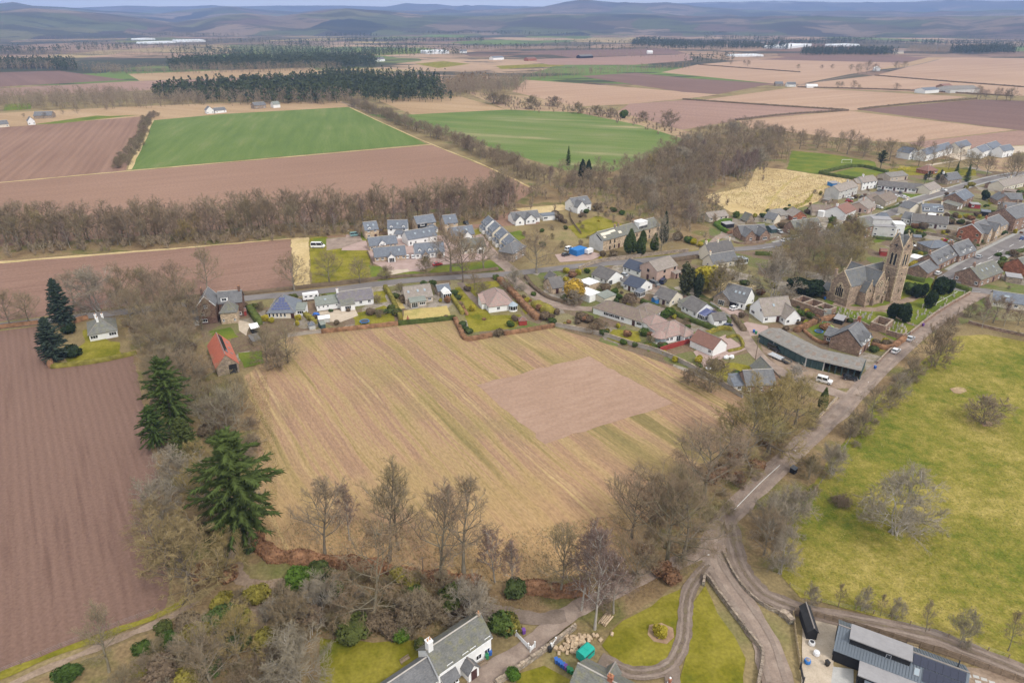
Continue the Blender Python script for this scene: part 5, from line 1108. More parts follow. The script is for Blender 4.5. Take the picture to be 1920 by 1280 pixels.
R = dict(
 slate=m_roof('grey_slate', [(.114,.116,.122),(.144,.144,.148),(.171,.171,.175)]),
 slateg=m_roof('mossy_slate', [(.122,.122,.114),(.152,.152,.137),(.175,.171,.160)], moss=(.190,.182,.099)),
 slateb=m_roof('blue_grey_slate', [(.122,.137,.163),(.148,.163,.190),(.171,.186,.213)]),
 slatep=m_roof('purplish_slate', [(.129,.118,.133),(.160,.144,.160),(.179,.167,.179)], moss=(.205,.190,.129)),
 navy=m_roof('dark_blue_tiles', [(.055,.065,.095),(.07,.082,.115)]),
 dark=m_roof('dark_grey_tiles', [(.105,.098,.095),(.135,.125,.12),(.155,.145,.135)]),
 brown=m_roof('brown_concrete_tiles', [(.165,.125,.105),(.20,.15,.125),(.185,.145,.125)],.3, moss=(.22,.20,.12)),
 greyb=m_roof('grey_brown_tiles', [(.225,.19,.165),(.265,.225,.20),(.30,.26,.23)],.3, moss=(.24,.22,.16)),
 pinkr=m_roof('faded_red_tiles', [(.30,.20,.175),(.345,.235,.205),(.28,.20,.185)],.3, moss=(.26,.24,.20)),
 redr=m_roof('brown_red_tiles', [(.20,.105,.08),(.24,.125,.095)],.3),
 orange=m_roof('orange_pantiles', [(.42,.12,.07),(.47,.14,.085),(.38,.11,.075)],.35,.1),
 slated=m_roof('dark_weathered_slate', [(.11,.115,.125),(.14,.145,.15),(.165,.165,.165)], moss=(.16,.15,.12)),
 green=m_roof('green_grey_felt', [(.19,.205,.18),(.22,.235,.205)],.6),
 asb=m_roof('weathered_sheeting', [(.175,.163,.148),(.21,.197,.18),(.25,.235,.215)],1.1,.14, moss=(.20,.16,.12)),
 rust=m_roof('rusty_sheet', [(.20,.155,.125),(.24,.19,.155)],.6),
 white=m_roof('white_membrane', [(.72,.72,.72),(.80,.80,.79)],5,.04),
 metal=m_roof('blue_grey_metal', [(.122,.144,.171),(.137,.160,.186)],9,.03, rough=.45),
 flat=m_roof('grey_flat_roofing', [(.27,.26,.265),(.31,.30,.305)],9,.06),
 blackr=m_roof('black_felt', [(.03,.03,.032),(.045,.045,.047)],2,.1))
M_frame = m_flat('white_frames', (.78,.78,.78),.5)
M_bframe = m_flat('dark_frames', (.04,.04,.045),.5)
M_stoneframe = m_flat('stone_surround', (.55,.47,.36),.85)
def m_glass(name, c, rough=.08):
 g = NG(name); g.b.inputs['Coat Weight'].default_value = .4
 return g.fin(c, rough, spec=.6)
M_glass = m_glass('window_glass', (.018,.022,.026)); M_glassl = m_glass('pale_glass', (.30,.36,.40),.12)
M_solar = m_glass('solar_cells', (.012,.016,.04),.12); M_solarb = m_glass('blue_solar_cells', (.07,.085,.20),.15)
M_pot = m_flat('clay_pot', (.48,.25,.13),.8); M_door = m_flat('dark_door', (.07,.03,.03),.5); M_dgr = m_flat('green_door', (.01,.13,.05),.5)
M_whited = m_flat('white_door', (.7,.7,.7),.5); M_lead = m_flat('lead_flashing', (.30,.31,.33),.6); M_ridge = m_flat('ridge_tiles', (.25,.22,.20),.8)
M_ridgel = m_flat('pale_ridge', (.42,.39,.35),.8); M_purpl = m_flat('purple_door', (.12,.02,.14),.5)
MESH = {}
def cached(key, fn):
 if key not in MESH: MESH[key] = fn()
 return MESH[key]
def frame_mesh(w_, h_, m, bars=1, t=.1):
 def f():
  b = MB(); d = .07
  b.box(-w_/2,-d, 0,-w_/2+t, 0, h_); b.box(w_/2-t, -d, 0, w_/2,0, h_); b.box(-w_/2+t, -d, 0, w_/2-t, 0, t); b.box(-w_/2+t, -d, h_-t, w_/2-t, 0, h_)
  for i in range(bars):
   x = -w_/2 + w_*(i+1)/(bars+1); b.box(x-.04,-d*.8, t, x+.04,0, h_-t)
  b.box(-w_/2-.06,-d-.08,-.07, w_/2+.06,0,-.002)
  return b.mesh('window', m)
 return cached(('fr', round(w_, 2), round(h_, 2), m.name, bars), f)
def pane_mesh(w_, h_, m):
 def f():
  b = MB(); b.box(-w_/2+.1,-.03,.1, w_/2-.1,-.005, h_-.1); return b.mesh('pane', m)
 return cached(('pa', round(w_, 2), round(h_, 2), m.name), f)
def put_win(root, p, rz, w_=1.2, h_=1.2, fm=None, bars=1, gm_=None, name='window'):
 fm = fm or M_frame
 o = link(name, frame_mesh(w_, h_, fm, bars), root, p, rz); link('pane', pane_mesh(w_, h_, gm_ or M_glass), o); return o
def door_mesh(w_, h_, m):
 def f():
  b = MB(); b.box(-w_/2,-.06,0, w_/2,0, h_); b.box(-w_/2+.15,-.085, h_*.55,-.04,-.061, h_-.15); b.box(.04,-.085, h_*.55, w_/2-.15,-.061, h_-.15)
  b.box(-w_/2-.1,-.1,0,-w_/2-.002,0, h_+.1); b.box(w_/2+.002,-.1,0, w_/2+.1,0, h_+.1); b.box(-w_/2-.1,-.1, h_+.102, w_/2+.1,0, h_+.2)
  return b.mesh('door', m)
 return cached(('do', w_, h_, m.name), f)
def block(root, x0, y0, x1, y1, e, r, ax, wm, rm, z0=0.0, ov=.35, verge=.2, th=.16, ridge=True, wname='wall', rname='roof', wm_g=None, bargew=None):
 """one gabled / hipped / lean-to / flat volume. ax: x, y (gables), hx, hy (hips), f flat, sf/sb lean-to high at back/front"""
 b = MB(); hip = ax[0] == 'h'; sw = ax in ('y', 'hy')
 W_, D_ = x1-x0, y1-y0
 def P(a, c, z):                                   # a along ridge, c across
  return (x0+c, y0+a, z) if sw else (x0+a, y0+c, z)
 Lr, Cr = (D_, W_) if sw else (W_, D_)
 rf = MB()
 if ax == 'f':
  b.box(x0, y0, z0, x1, y1, e-.002); rf.box(x0-ov*.5, y0-ov*.5, e, x1+ov*.5, y1+ov*.5, e+.22)
 elif ax in ('sf', 'sb'):
  zf, zb = (e, r) if ax == 'sf' else (r, e)
  b.solid([(x0, y0, z0),(x0, y0, zf),(x0, y1, zb),(x0, y1, z0)],(W_, 0,0))
  k = (zb-zf)/D_
  rf.solid([(x0-verge, y0-ov, zf-k*ov+.003),(x0-verge, y1+.05, zb+k*.05+.003),(x0-verge, y1+.05, zb+k*.05+th),(x0-verge, y0-ov, zf-k*ov+th)],(W_+2*verge, 0,0))
 else:
  if hip:
   b.box(x0, y0, z0, x1, y1, e)
   hl = min(Cr/2, Lr/2-.01)*(1.0); k = (r-e)/(Cr/2); o = ov; zo = e-k*o
   E4 = [P(-o, -o, zo), P(Lr+o, -o, zo), P(Lr+o, Cr+o, zo), P(-o, Cr+o, zo)]; R2 = [P(hl, Cr/2, r), P(Lr-hl, Cr/2, r)]
   up = (0,0, th)
   U = lambda p: (p[0], p[1], p[2]+th)
   for q in ([E4[0], E4[1], R2[1], R2[0]],[E4[2], E4[3], R2[0], R2[1]],[E4[1], E4[2], R2[1]],[E4[3], E4[0], R2[0]]):
    rf.poly([U(p) for p in q])
   for i in range(4): rf.quad(E4[i], E4[(i+1) % 4], U(E4[(i+1) % 4]), U(E4[i]))
   rf.poly(E4)
  else:
   prof_ = [(0, z0),(0, e),(Cr/2, r),(Cr, e),(Cr, z0)]
   b.solid([P(0, c, z) for c, z in prof_], tuple(np.array(P(Lr, 0,0))-np.array(P(0,0,0))))
   k = (r-e)/(Cr/2); dv = tuple(np.array(P(Lr+2*verge, 0,0))-np.array(P(0,0,0)))
   for s in (0,1):
    cc = lambda c: c if s == 0 else Cr-c
    rf.solid([P(-verge, cc(-ov), e-k*ov+.003), P(-verge, cc(Cr/2), r+.003), P(-verge, cc(Cr/2), r+th), P(-verge, cc(-ov), e-k*ov+th)], dv)
 wo_ = b.build(wname, wm, root); ro_ = rf.build(rname, rm, root)
 if ridge and ax in ('x', 'y', 'hx', 'hy'):
  hl = min(Cr/2, Lr/2-.01) if hip else -verge
  t_ = MB(); t_.tube(P(hl, Cr/2, r+th+.02), P(Lr-hl, Cr/2, r+th+.02),.13, n=6)
  if hip:
   k = (r-e)/(Cr/2)
   for c, a in (((-ov, -ov), hl),((-ov, Cr+ov), hl),((Lr+ov, -ov), Lr-hl),((Lr+ov, Cr+ov), Lr-hl)):
    t_.tube(P(c[0], c[1], e-k*ov+th+.02), P(a, Cr/2, r+th+.02),.1, n=5)
  t_.build('ridge', M_ridgel if 'slate' in rm.name and ax == 'x' else M_ridge, ro_)
 if bargew and ax in ('x', 'y'):
  k = (r-e)/(Cr/2)
  for end in (-verge-.05, Lr+verge):
   for s in (0,1):
    cc = lambda c: c if s == 0 else Cr-c
    g_ = MB(); g_.solid([P(end, cc(-ov), e-k*ov-.14), P(end, cc(Cr/2), r-.14), P(end, cc(Cr/2), r+th+.05), P(end, cc(-ov), e-k*ov+th+.05)], tuple(np.array(P(.05,0,0))-np.array(P(0,0,0))))
    g_.build('bargeboard', bargew, ro_)
 return wo_, ro_
WT = {'w': (1.2,1.15,1,.95), 'W': (2.3,1.2,2,.9), 's': (.7,.8,0,1.2), 'n': (.8,1.5,0,.75), 'p': (2.4,2.05,2,.1), 'v': (1.0,1.6,1,.6)}
def windows(root, x0, y0, x1, y1, spec, fm=None, z0=0.0, sh=2.6, dm=None, ins=0.0):
 """spec like 'f:w d w/w w;r:w' -> face: tokens evenly spread, / = next storey"""
 for part in spec.split(';'):
  face, toks = part.split(':'); face = face.strip()
  for st, row in enumerate(toks.split('/')):
   t = row.split(); n = len(t)
   for i, k in enumerate(t):
    if k == '.': continue
    u = (i+.5)/n
    p, rz = {'f': ((x0+(x1-x0)*u, y0-.004),0), 'b': ((x1+(x0-x1)*u, y1+.004), math.pi), 'l': ((x0-.004, y1+(y0-y1)*u),-math.pi/2), 'r': ((x1+.004, y0+(y1-y0)*u), math.pi/2)}[face]
    z = z0 + st*sh
    if k in ('d', 'D', 'G'):
     w_, h_, m = (.95,2.05, dm or M_door) if k == 'd' else ((.95,2.05, M_whited) if k == 'D' else (2.5,2.1, M_whited))
     link('door' if k != 'G' else 'garage_door', door_mesh(w_, h_, m), root, (*p, z+.02), rz)
    else:
     w_, h_, bars, sill = WT[k]; put_win(root, (*p, z+sill), rz, w_, h_, fm, bars)
def chimney(root, x, y, z, w_=.9, d=.6, h_=1.5, m=None, pots=2, base=1.2):
 b = MB(); b.box(x-w_/2, y-d/2, z-base, x+w_/2, y+d/2, z+h_); b.box(x-w_/2-.07, y-d/2-.07, z+h_+.002, x+w_/2+.07, y+d/2+.07, z+h_+.16)
 c = b.build('chimney', m, root)
 pm = cached('pot', lambda: (lambda q: (q.lathe([(.13,0),(.11,.35),(.14,.42),(.12,.48)], n=8), q.mesh('chimney_pot', M_pot))[1])(MB()))
 for i in range(pots): link('chimney_pot', pm, c, (x-w_/2+w_*(i+.5)/pots, y, z+h_+.16))
 return c
class Slope:
 """frame on a roof slope of a block: u along the eave 0..1, v up the slope 0..1"""
 def __init__(s, x0, y0, x1, y1, e, r, side):
  s.th = .17
  if side == 'f': s.o, s.u, s.v = Vector((x0, y0, e)), Vector((x1-x0,0,0)), Vector((0,(y1-y0)/2, r-e))
  elif side == 'b': s.o, s.u, s.v = Vector((x1, y1, e)), Vector((x0-x1,0,0)), Vector((0,(y0-y1)/2, r-e))
  elif side == 'l': s.o, s.u, s.v = Vector((x0, y1, e)), Vector((0, y0-y1,0)), Vector(((x1-x0)/2,0, r-e))
  else: s.o, s.u, s.v = Vector((x1, y0, e)), Vector((0, y1-y0,0)), Vector(((x0-x1)/2,0, r-e))
  s.n = s.u.cross(s.v).normalized(); s.un, s.vn = s.u.normalized(), s.v.normalized()
 def at(s, u, v, lift=0): return s.o + s.u*u + s.v*v + s.n*(s.th+lift)
 def slab(s, u, v, w_, h_, t, lift=0):
  c = s.at(u, v, lift); a, b = s.un*w_/2, s.vn*h_/2
  q = MB(); q.solid([c-a-b, c+a-b, c+a+b, c-a+b], s.n*t); return q
def rooflight(root, sl, u, v, w_=.8, h_=1.1, gm_=None):
 f = sl.slab(u, v, w_, h_, .08).build('rooflight', M_lead, root); sl.slab(u, v, w_*.82, h_*.86,.02,.081).build('pane', gm_ or M_glassl, f)
def solar(root, sl, u0, u1, v0, v1, nu, nv, m=None, gap=.06):
 """a grid of panels, each its own part"""
 for j in range(nv):
  for i in range(nu):
   u = u0+(u1-u0)*(i+.5)/nu; v = v0+(v1-v0)*(j+.5)/nv
   p = sl.slab(u, v, sl.u.length*(u1-u0)/nu-gap, sl.v.length*(v1-v0)/nv-gap, .06,.05).build('solar_panel', m or M_solar, root)
def dormer(root, x, yf, ymid, zb, w_, hw, rh, wm, rm, fm=None, flat=False, win=None):
 """dormer on a front slope: face at yf, running back to ymid; zb base z of its face"""
 block(root, x-w_/2, yf, x+w_/2, ymid, zb+hw, zb+hw+rh, 'f' if flat else 'y', wm, rm, z0=zb, ov=.15, verge=.15, th=.1, ridge=False, wname='dormer', rname='dormer_roof')
 ww = win or w_*.62; put_win(root, (x, yf-.004, zb+hw*.25),0, ww, hw*.65, fm, 1)
def sunroom(root, x0, y0, x1, y1, e, r, ax='y', base=.5, m=None, rm=None):
 """white framed glazed room: low base, glass, posts, glazed roof"""
 c = MB(); c.box(x0, y0,0, x1, y1, base); c = c.build('conservatory', m or W['white'], root)
 g_ = MB(); g_.box(x0+.05, y0+.05, base+.002, x1-.05, y1-.05, e-.1); g_.build('glazing', M_glass, c)
 f = MB(); nx, ny = max(2, round((x1-x0)/.8)), max(2, round((y1-y0)/.8))
 for i in range(nx+1):
  x = x0+(x1-x0)*i/nx; f.box(x-.05, y0-.01, base+.003, x+.05, y0+.08, e-.11); f.box(x-.05, y1-.08, base+.003, x+.05, y1+.01, e-.11)
 for i in range(1, ny):
  y = y0+(y1-y0)*i/ny; f.box(x0-.01, y-.05, base+.003, x0+.08, y+.05, e-.11); f.box(x1-.08, y-.05, base+.003, x1+.01, y+.05, e-.11)
 f.box(x0-.06, y0-.06, e-.108, x1+.06, y1+.06, e); f.build('glazing_bars', M_frame, c)
 k = MB(); cx, cy_ = (x0+x1)/2,(y0+y1)/2
 if ax == 'p': 
  for a, b in (((x0, y0),(x1, y0)),((x1, y0),(x1, y1)),((x1, y1),(x0, y1)),((x0, y1),(x0, y0))): k.poly([(*a, e+.005),(*b, e+.005),(cx, cy_, r)])
 elif ax == 'y': k.solid([(x0, y0, e+.005),(x1, y0, e+.005),(cx, y0, r)],(0, y1-y0,0))
 elif ax == 'x': k.solid([(x0, y0, e+.005),(x0, cy_, r),(x0, y1, e+.005)],(x1-x0,0,0))
 else: k.solid([(x0, y0, e+.005),(x0, y1, r),(x0, y1, e+.005)],(x1-x0,0,0))
 k.build('glazed_roof', rm or M_glassl, c); return c
FOOT = []
def house(label, A, B, D, e, r, ax, wm, rm, win='', ch='', cat='house', name='house', group=None, fm=None, ov=.35, barge=None, chm=None, base=None, sky='', sh=2.6, dm=None, wings=(), rgh=True):
 """A, B: picture points at the foot of the front wall, left and right; D depth in metres away from the viewer.
 wings: (x0,y0,x1,y1,e,r,ax,wall,roof,windows) in local metres (x from A to B, y away)"""
 a, b = G(*A), G(*B); L = (b-a).length; rz = math.atan2(b.y-a.y, b.x-a.x)
 root = empty(name, (a.x, a.y, 0), rz, label, cat, group)
 wmat, rmat = W[wm], R[rm]
 block(root, 0,0, L, D, e, r, ax, wmat, rmat, ov=ov, bargew=barge)
 if win: windows(root, 0,0, L, D, win, fm, sh=sh, dm=dm)
 rr_ = r+.1
 for c in ch.split():
  pots = 2
  if ax in ('x', 'hx', 'sf', 'sb'):
   x = {'l': .5, 'r': L-.5, 'm': L/2}.get(c, None); x = L*float(c) if x is None else x
   chimney(root, x, D/2, rr_, .7,.95,1.2, W[chm or wm], pots)
  else:
   y = {'l': .5, 'r': D-.5, 'm': D/2}.get(c, None); y = D*float(c) if y is None else y
   chimney(root, L/2, y, rr_, .95,.7,1.2, W[chm or wm], pots)
 for s in sky.split():                                 # f0.3 : rooflight on front slope at u
  sl = Slope(0,0, L, D, e, r, s[0]); rooflight(root, sl, float(s[1:]),.55)
 for wg in wings:
  x0, y0, x1, y1, e1, r1, ax1, wm1, rm1 = wg[:9]
  block(root, x0, y0, x1, y1, e1, r1, ax1, W[wm1 or wm], R[rm1 or rm], ov=min(ov, .3))
  if len(wg) > 9 and wg[9]: windows(root, x0, y0, x1, y1, wg[9], fm, sh=sh, dm=dm)
 FOOT.append((a.x, a.y, rz, L, D))
 return root, L
# ------------------------------------------------------------------ houses along the north road (left to right)
h, L = house('white hipped bungalow with mossy slate roof and three white chimneys beside the dark conifers', (170,641),(222,631),12,2.6,5.6, 'hx', 'white', 'slateg', 'f:W . W;r:w w;l:w w', '', 'bungalow', 'bungalow')
for x, y in ((3.4,4.6),(5.0,7.2),(3.0,8.0)): chimney(h, x, y, 5.2,.7,.7,1.2, W['white'],1)
h, L = house('tall dark brick house with white bargeboards and several slate roofs beside the red roofed barn', (376,609),(409,606),9.5,7.2,10.6, 'y', 'brick', 'slate', 'f:W .  /  w . / . w .;r:. w / . w', '', barge=M_frame, wings=((6.4,4.2,14.5,10.5,6.0,9.2, 'x', 'brick', 'slate', 'f:. . w'),(7.4,-1.6,13,4.3,4.6,7.6, 'hy', 'buff', 'slateg', 'f:s . s'),(-2.6,1,-.02,5.5,2.4,3.6, 'sf', 'stone', 'slate', 'f:D')))
chimney(h, 13.8,7.4,9.2,.8,1.0,1.4, W['brick'],2); chimney(h, .7,8.6,9.0,.7,.7,1.6, W['brick'],1); dormer(h, 8.6,4.4,7.2,6.2,2.4,1.7,.1, W['white'], R['slate'], flat=True, win=1.8)
h, L = house('square house with slate hipped roof and a triangle of solar panels facing the field', (503,598),(553,597),11.5,2.6,6.9, 'hy', 'cream', 'slateb', 'f:n n n n n . d;l:w w', '', wings=((9.6,2.2,13.0,6.5,2.5,3.6, 'sf', 'white', 'green', 'f:W'),))
sl = Slope(0,0, L, 2*(L/2),2.6,6.9, 'f')
for j, (k, v) in enumerate(((6,.2),(5,.37),(4,.53),(2,.69),(2,.84))):
 for i in range(k):
  u = .5 + (i-(k-1)/2)*.118
  sl.slab(u, v, .98,.80,.06,.05).build('solar_panel', M_solarb, h)
h, L = house('long white cottage with purplish slate roof, white porch wing and tall white chimney', (637,579),(701,570),6.8,2.5,5.4, 'x', 'white', 'slatep', 'f:. . w w;b:w w w;r:.', '', 'cottage', 'cottage', wings=((-8.2,.6,-.02,6.2,2.3,3.6, 'sf', 'white', 'green', 'f:s s s . s'),(.2,-3.2,5.3,-.02,2.5,3.4, 'sf', 'white', 'slateg', 'f:W')))
chimney(h, .2,3.4,4.6,.8,.7,2.0, W['white'],1); rooflight(h, Slope(-8.2,.6,-.02,11.8,2.3,3.6, 'f'),.45,.55)
h, L = house('beige bungalow with brown tiled roof, three rooflights and a glazed green front extension', (762,573),(812,566),8.4,2.6,6.0, 'x', 'beige', 'greyb', 'r:w;b:w w w;f:. . . w', '', 'bungalow', 'bungalow', sky='f0.15 f0.5 f0.76', wings=((1.0,-3.4,7.0,-.02,2.4,3.0, 'sf', 'beige', 'green', 'f:p W'),))
h, L = house('small blue roofed garage with a white glazed gable conservatory in front', (822,556),(845,553),5.5,2.3,3.8, 'x', 'stone', 'slateb', '', '', 'garage', 'garage')
sunroom(h, 1.0,-4.4,4.2,-.05,2.5,3.9, 'y', .6, rm=W['white'])
h, L = house('white bungalow with faded red hipped roof and a glazed corner turret among yellowish lawns', (917,587),(964,581),14,2.7,6.2, 'hy', 'white', 'pinkr', 'f:. w . .;l:w . w w', '', 'bungalow', 'bungalow', wings=((-1.6,4,-.02,9,2.5,4.2, 'sf', 'white', 'pinkr', ''),))
c = MB(); c.lathe([(1.7,0),(1.7,.7)],(L-.6,-.4),10); c = c.build('turret', W['white'], h)
q = MB(); q.lathe([(1.6,.702),(1.6,2.3)],(L-.6,-.4),10); q.build('glazing', M_glass, c)
q = MB(); q.lathe([(1.95,2.302),(1.1,3.0),(.08,3.7)],(L-.6,-.4),10); q.build('glazed_roof', M_glassl, c)
q = MB()
for i in range(10): t = i*math.pi/5; q.tube((L-.6+1.66*math.cos(t),-.4+1.66*math.sin(t),.7),(L-.6+1.66*math.cos(t),-.4+1.66*math.sin(t),2.3),.06, n=4)
q.build('glazing_bars', M_frame, c)
h, L = house('L shaped barn with bright orange pantile roof and a strip of solar panels', proj((-90,184,0)), proj((-84.5,187.1,0)),18,3.2,6.9, 'y', 'stone', 'orange', 'f:. .', '', 'barn', 'barn')
sl = Slope(0,0, L, 18,3.2,6.9, 'r'); solar(h, sl, .18,.93,.66,.96,11,1)
for u in (.3,.55,.8): rooflight(h, sl, u, .3,.7,.9)
q = MB(); q.box(L*.55,-.06,0, L-.5,-.004,3.2); q.build('barn_door', W['black'], h)
# ------------------------------------------------------------------ new estate north of the road
EG = None
def est(lb, A, B, D, e, r, ax, wm, win, **k): return house(lb, A, B, D, e, r, ax, wm, k.pop('rm', 'slateb'), win, k.pop('ch', ''), **k)
h, L = est('narrow two storey buff house leftmost on the estate back row', (686,449),(711,446),7.5,4.6,7.6, 'x', 'buff', 'f:w d/w w;l:.', sky='f0.3 f0.7'); dormer(h, L*.35,.3,3.5,4.3,1.6,1.2,.6, W['white'], R['slateb'])
h, L = est('broad white two storey house with low cross gable on the estate back row', (728,446),(765,445),8,4.8,7.8, 'x', 'white', 'f:w . . w/w . w', sky='f0.5', wings=((3.2,-2.2,8.2,-.02,2.7,4.2, 'hx', 'white', 'slateb', 'f:w w'),)); dormer(h, 1.9,.3,3.5,4.6,1.6,1.1,.6, W['white'], R['slateb']); dormer(h, L-1.9,.3,3.5,4.6,1.6,1.1,.6, W['white'], R['slateb'])
h, L = est('buff house with black timber half and slate half on the estate back row', (783,437),(818,432),8,4.6,7.5, 'x', 'buff', 'f:w w w/. . w', wings=((0.2,-.3,5.2,6,4.7,5.6, 'f', 'black', 'flat', 'f:. / W'),(4.2,-4.2,9.5,-.02,2.4,4.2, 'hx', 'white', 'slateb', 'f:w w')))
h, L = est('buff house rightmost on the estate back row beside the shelter belt', (835,436),(859,433),7.5,4.6,7.8, 'x', 'buff', 'f:w w/w w', sky='f0.5')
h, L = est('long white house in the middle row of the estate', (766,462),(820,453),8,3.4,6.4, 'x', 'white', 'f:v v . w . w;l:.', sky='f0.3 f0.6 f0.8')
h, L = est('single storey buff house with glazed gable on the estate left side', (694,471),(746,465),7,2.6,5.4, 'x', 'buff', 'f:w w . . w w'); dormer(h, L*.45,-.6,3.4,2.2,3.2,1.0,1.5, W['white'], R['slateb'], win=2.2)
h, L = est('single storey buff house with white porch nearest the road on the estate', (703,492),(762,487),7,2.6,5.6, 'x', 'buff', 'f:w w . . s w', wings=((5.8,-2.0,9.0,2,2.4,3.9, 'y', 'white', 'slateb', 'f:p'),), sky='f0.8')
h, L = est('white house with three rounded dormers and stone porches facing the estate lawn', (779,486),(834,482),7.5,2.9,6.2, 'x', 'white', 'f:w . . w . w;l:w', wings=((3.0,-1.9,6.2,.5,2.3,3.9, 'y', 'stone', 'slateb', 'f:p'),(9.6,-1.6,12.2,.5,2.3,3.6, 'y', 'stone', 'slateb', 'f:d')))
for u in (.16,.5,.68): dormer(h, L*u, .4,3.2,2.9,1.5,1.2,.7, W['white'], R['slateb'], win=.9)
h, L = est('buff house behind the large bare tree on the estate', (848,454),(890,449),7.5,3.0,6.2, 'x', 'buff', 'f:w w w w', sky='f0.3 f0.7', wings=((5.5,-1.6,9.5,2,2.8,4.8, 'y', 'white', 'slateb', 'f:W'),))
h, L = est('grey roofed house with white porch facing the estate lawn', (868,477),(911,472),7.5,2.9,6.0, 'x', 'cream', 'f:w w . w', rm='slateg', wings=((6.6,-2.2,9.4,.5,2.4,3.8, 'y', 'white', 'slateg', 'f:p'),))
ta, tb = G(903,432), G(955,483)
lbs = ['farthest cream gabled terrace house of the estate street', 'second cream gabled terrace house of the estate street from the far end', 'third cream gabled terrace house of the estate street from the far end', 'fourth cream gabled terrace house of the estate street with pale porch']
for i in range(4):
 pa, pb = ta.lerp(tb, i/4), ta.lerp(tb, (i+.72)/4)
 h, L = house(lbs[i], proj(pa), proj(pb),7.5,4.4,7.4, 'x', 'cream' if i else 'white', 'slateb', 'f:w d w/. . .', '', 'terrace house', 'terrace_house', 'terrace houses of the estate street')
 for u in (.27,.73): dormer(h, L*u, .3,3.2,4.2,1.6,1.2,.7, W['white'], R['slateb']); block(h, L*u-1,-1.5, L*u+1,-.02,2.3,3.5, 'y', W['white'], R['slateb'], ov=.15, ridge=False, wname='porch', rname='porch_roof')
h, L = house('slate hipped end house at the near end of the estate street', (962,492),(986,478),7.5,4.2,7.0, 'hx', 'stone', 'slate', 'f:w w/w w')
# ------------------------------------------------------------------ behind the junction
h, L = house('white bungalow with two front gables beyond the estate street', (962,421),(1012,416),8,2.8,5.4, 'x', 'white', 'slate', 'f:. . W', '', 'bungalow', 'bungalow', wings=((.4,-3,5.2,3,2.6,5, 'y', 'white', 'slate', 'f:w'),(6.4,-2.4,12,3,2.6,5, 'y', 'white', 'slate', 'f:w w'),(L if False else 17.6,1,26,7,2.5,3.0, 'f', 'white', 'slateb', 'f:W . G')))
h, L = house('white house with grey twin gables at the edge of the wood', (1076,399),(1108,394),9,4.0,7.2, 'x', 'white', 'slate', 'f:w . w;l:w', sky='f0.7', wings=((.3,-3,6,2,3.6,6.6, 'y', 'white', 'slate', 'f:w/.'),))
h, L = house('long derelict stone house with broken roof, whitewashed gable and glazed roof box', (1130,473),(1236,443),9,5.6,8.6, 'x', 'buff', 'slateg', 'f:. n n d . n . . n . n . n/. n n . . n . n . . n . n', '', 'ruined house', 'ruined_house', fm=M_bframe, wings=((25.5,.8,31.5,5,9.2,9.6, 'f', 'white', 'white', 'f:. / . / n n n n n n'),))
q = MB(); q.solid([(-.06,0,0),(-.06,0,5.6),(-.06,4.5,8.5),(-.06,9,5.6),(-.06,9,0)],(.055,0,0)); q.build('gable_wall', W['grey'], h)
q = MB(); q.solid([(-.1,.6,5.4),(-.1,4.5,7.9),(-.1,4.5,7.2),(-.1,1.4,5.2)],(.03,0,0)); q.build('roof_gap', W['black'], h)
sl = Slope(0,0, L, 9,5.6,8.6, 'f')
for u, v, w_, h_ in ((.10,.62,6,1.6),(.22,.7,4,1.2),(.32,.4,2,1.4),(.05,.3,1.6,1.2)): sl.slab(u, v, w_, h_, .05,.01).build('roof_patch', W['cream'], h)
for u in (.3,.36,.62): chimney(h, L*u, 4.5,8.4,.9,.7,1.6, W['stone'],2)
h, L = house('pink rendered two storey house with grey brown roof at the head of the back lane', (1230,530),(1268,518),9.5,5.0,7.8, 'x', 'pink', 'greyb', 'f:. w . w/. w . w;l:. d s/. w .', '', fm=M_bframe, wings=((9.2,-2,13.2,4,2.4,3.6, 'sf', 'pink', 'greyb', 'f:d w'),(L if False else 12.0,3,16,8,2.6,4.0, 'x', 'cream', 'slateb', '')))
h, L = house('white cottage with dark blue tiled roof left of the pink house', (1168,509),(1199,520),7.5,2.5,5.0, 'x', 'white', 'navy', 'f:w w . w', '', 'cottage', 'cottage', wings=((6.5,6.2,10.5,11,2.4,4.2, 'hx', 'white', 'slateb', ''),))
h, L = house('white bungalow with brown grey roof and glazed gable above the white garage', (1109,524),(1139,536),9,2.5,5.2, 'x', 'white', 'dark', 'f:w . w w;r:p . w', '', 'bungalow', 'bungalow')
h, L = house('bungalow with smoky blue roof facing the dark van', (1169,542),(1197,552),8.5,2.5,5.0, 'x', 'white', 'navy', 'f:w d w w;r:. w', '', 'bungalow', 'bungalow', wings=((-3.4,2,-.02,8,2.3,3.4, 'sf', 'white', 'dark', ''),))
sunroom(h, 7.6,-2.6,10.6,.5,2.1,2.9, 'sf', .4, rm=R['slateb'])
h, L = house('stone cottage with plain grey roof beside the yellow willow', (1036,552),(1059,548),8,2.6,5.4, 'x', 'buff', 'dark', 'f:. d . w;l:s', '', 'cottage', 'cottage', wings=((3,7.9,8,13,2.5,4.8, 'y', 'buff', 'dark', ''),))
house('flat white roofed garage beside the yellow willow', (1104,546),(1123,540),6,2.6,2.8, 'f', 'buff', 'white', 'f:.', '', 'garage', 'garage')
house('white garage with bright white flat roof above the long brown bungalow', (1105,568),(1124,561),7,2.8,3.0, 'f', 'white', 'white', '', '', 'garage', 'garage', wings=((3.5,-4.5,10,-.02,2.2,2.8, 'sf', 'cream', 'green', 'f:.'),))
h, L = house('long white bungalow with dark brown L shaped hipped roof above the big field', (1112,588),(1203,616),8,2.6,5.0, 'hx', 'white', 'brown', 'f:. . W W W w . d W;r:w', '', 'bungalow', 'bungalow')
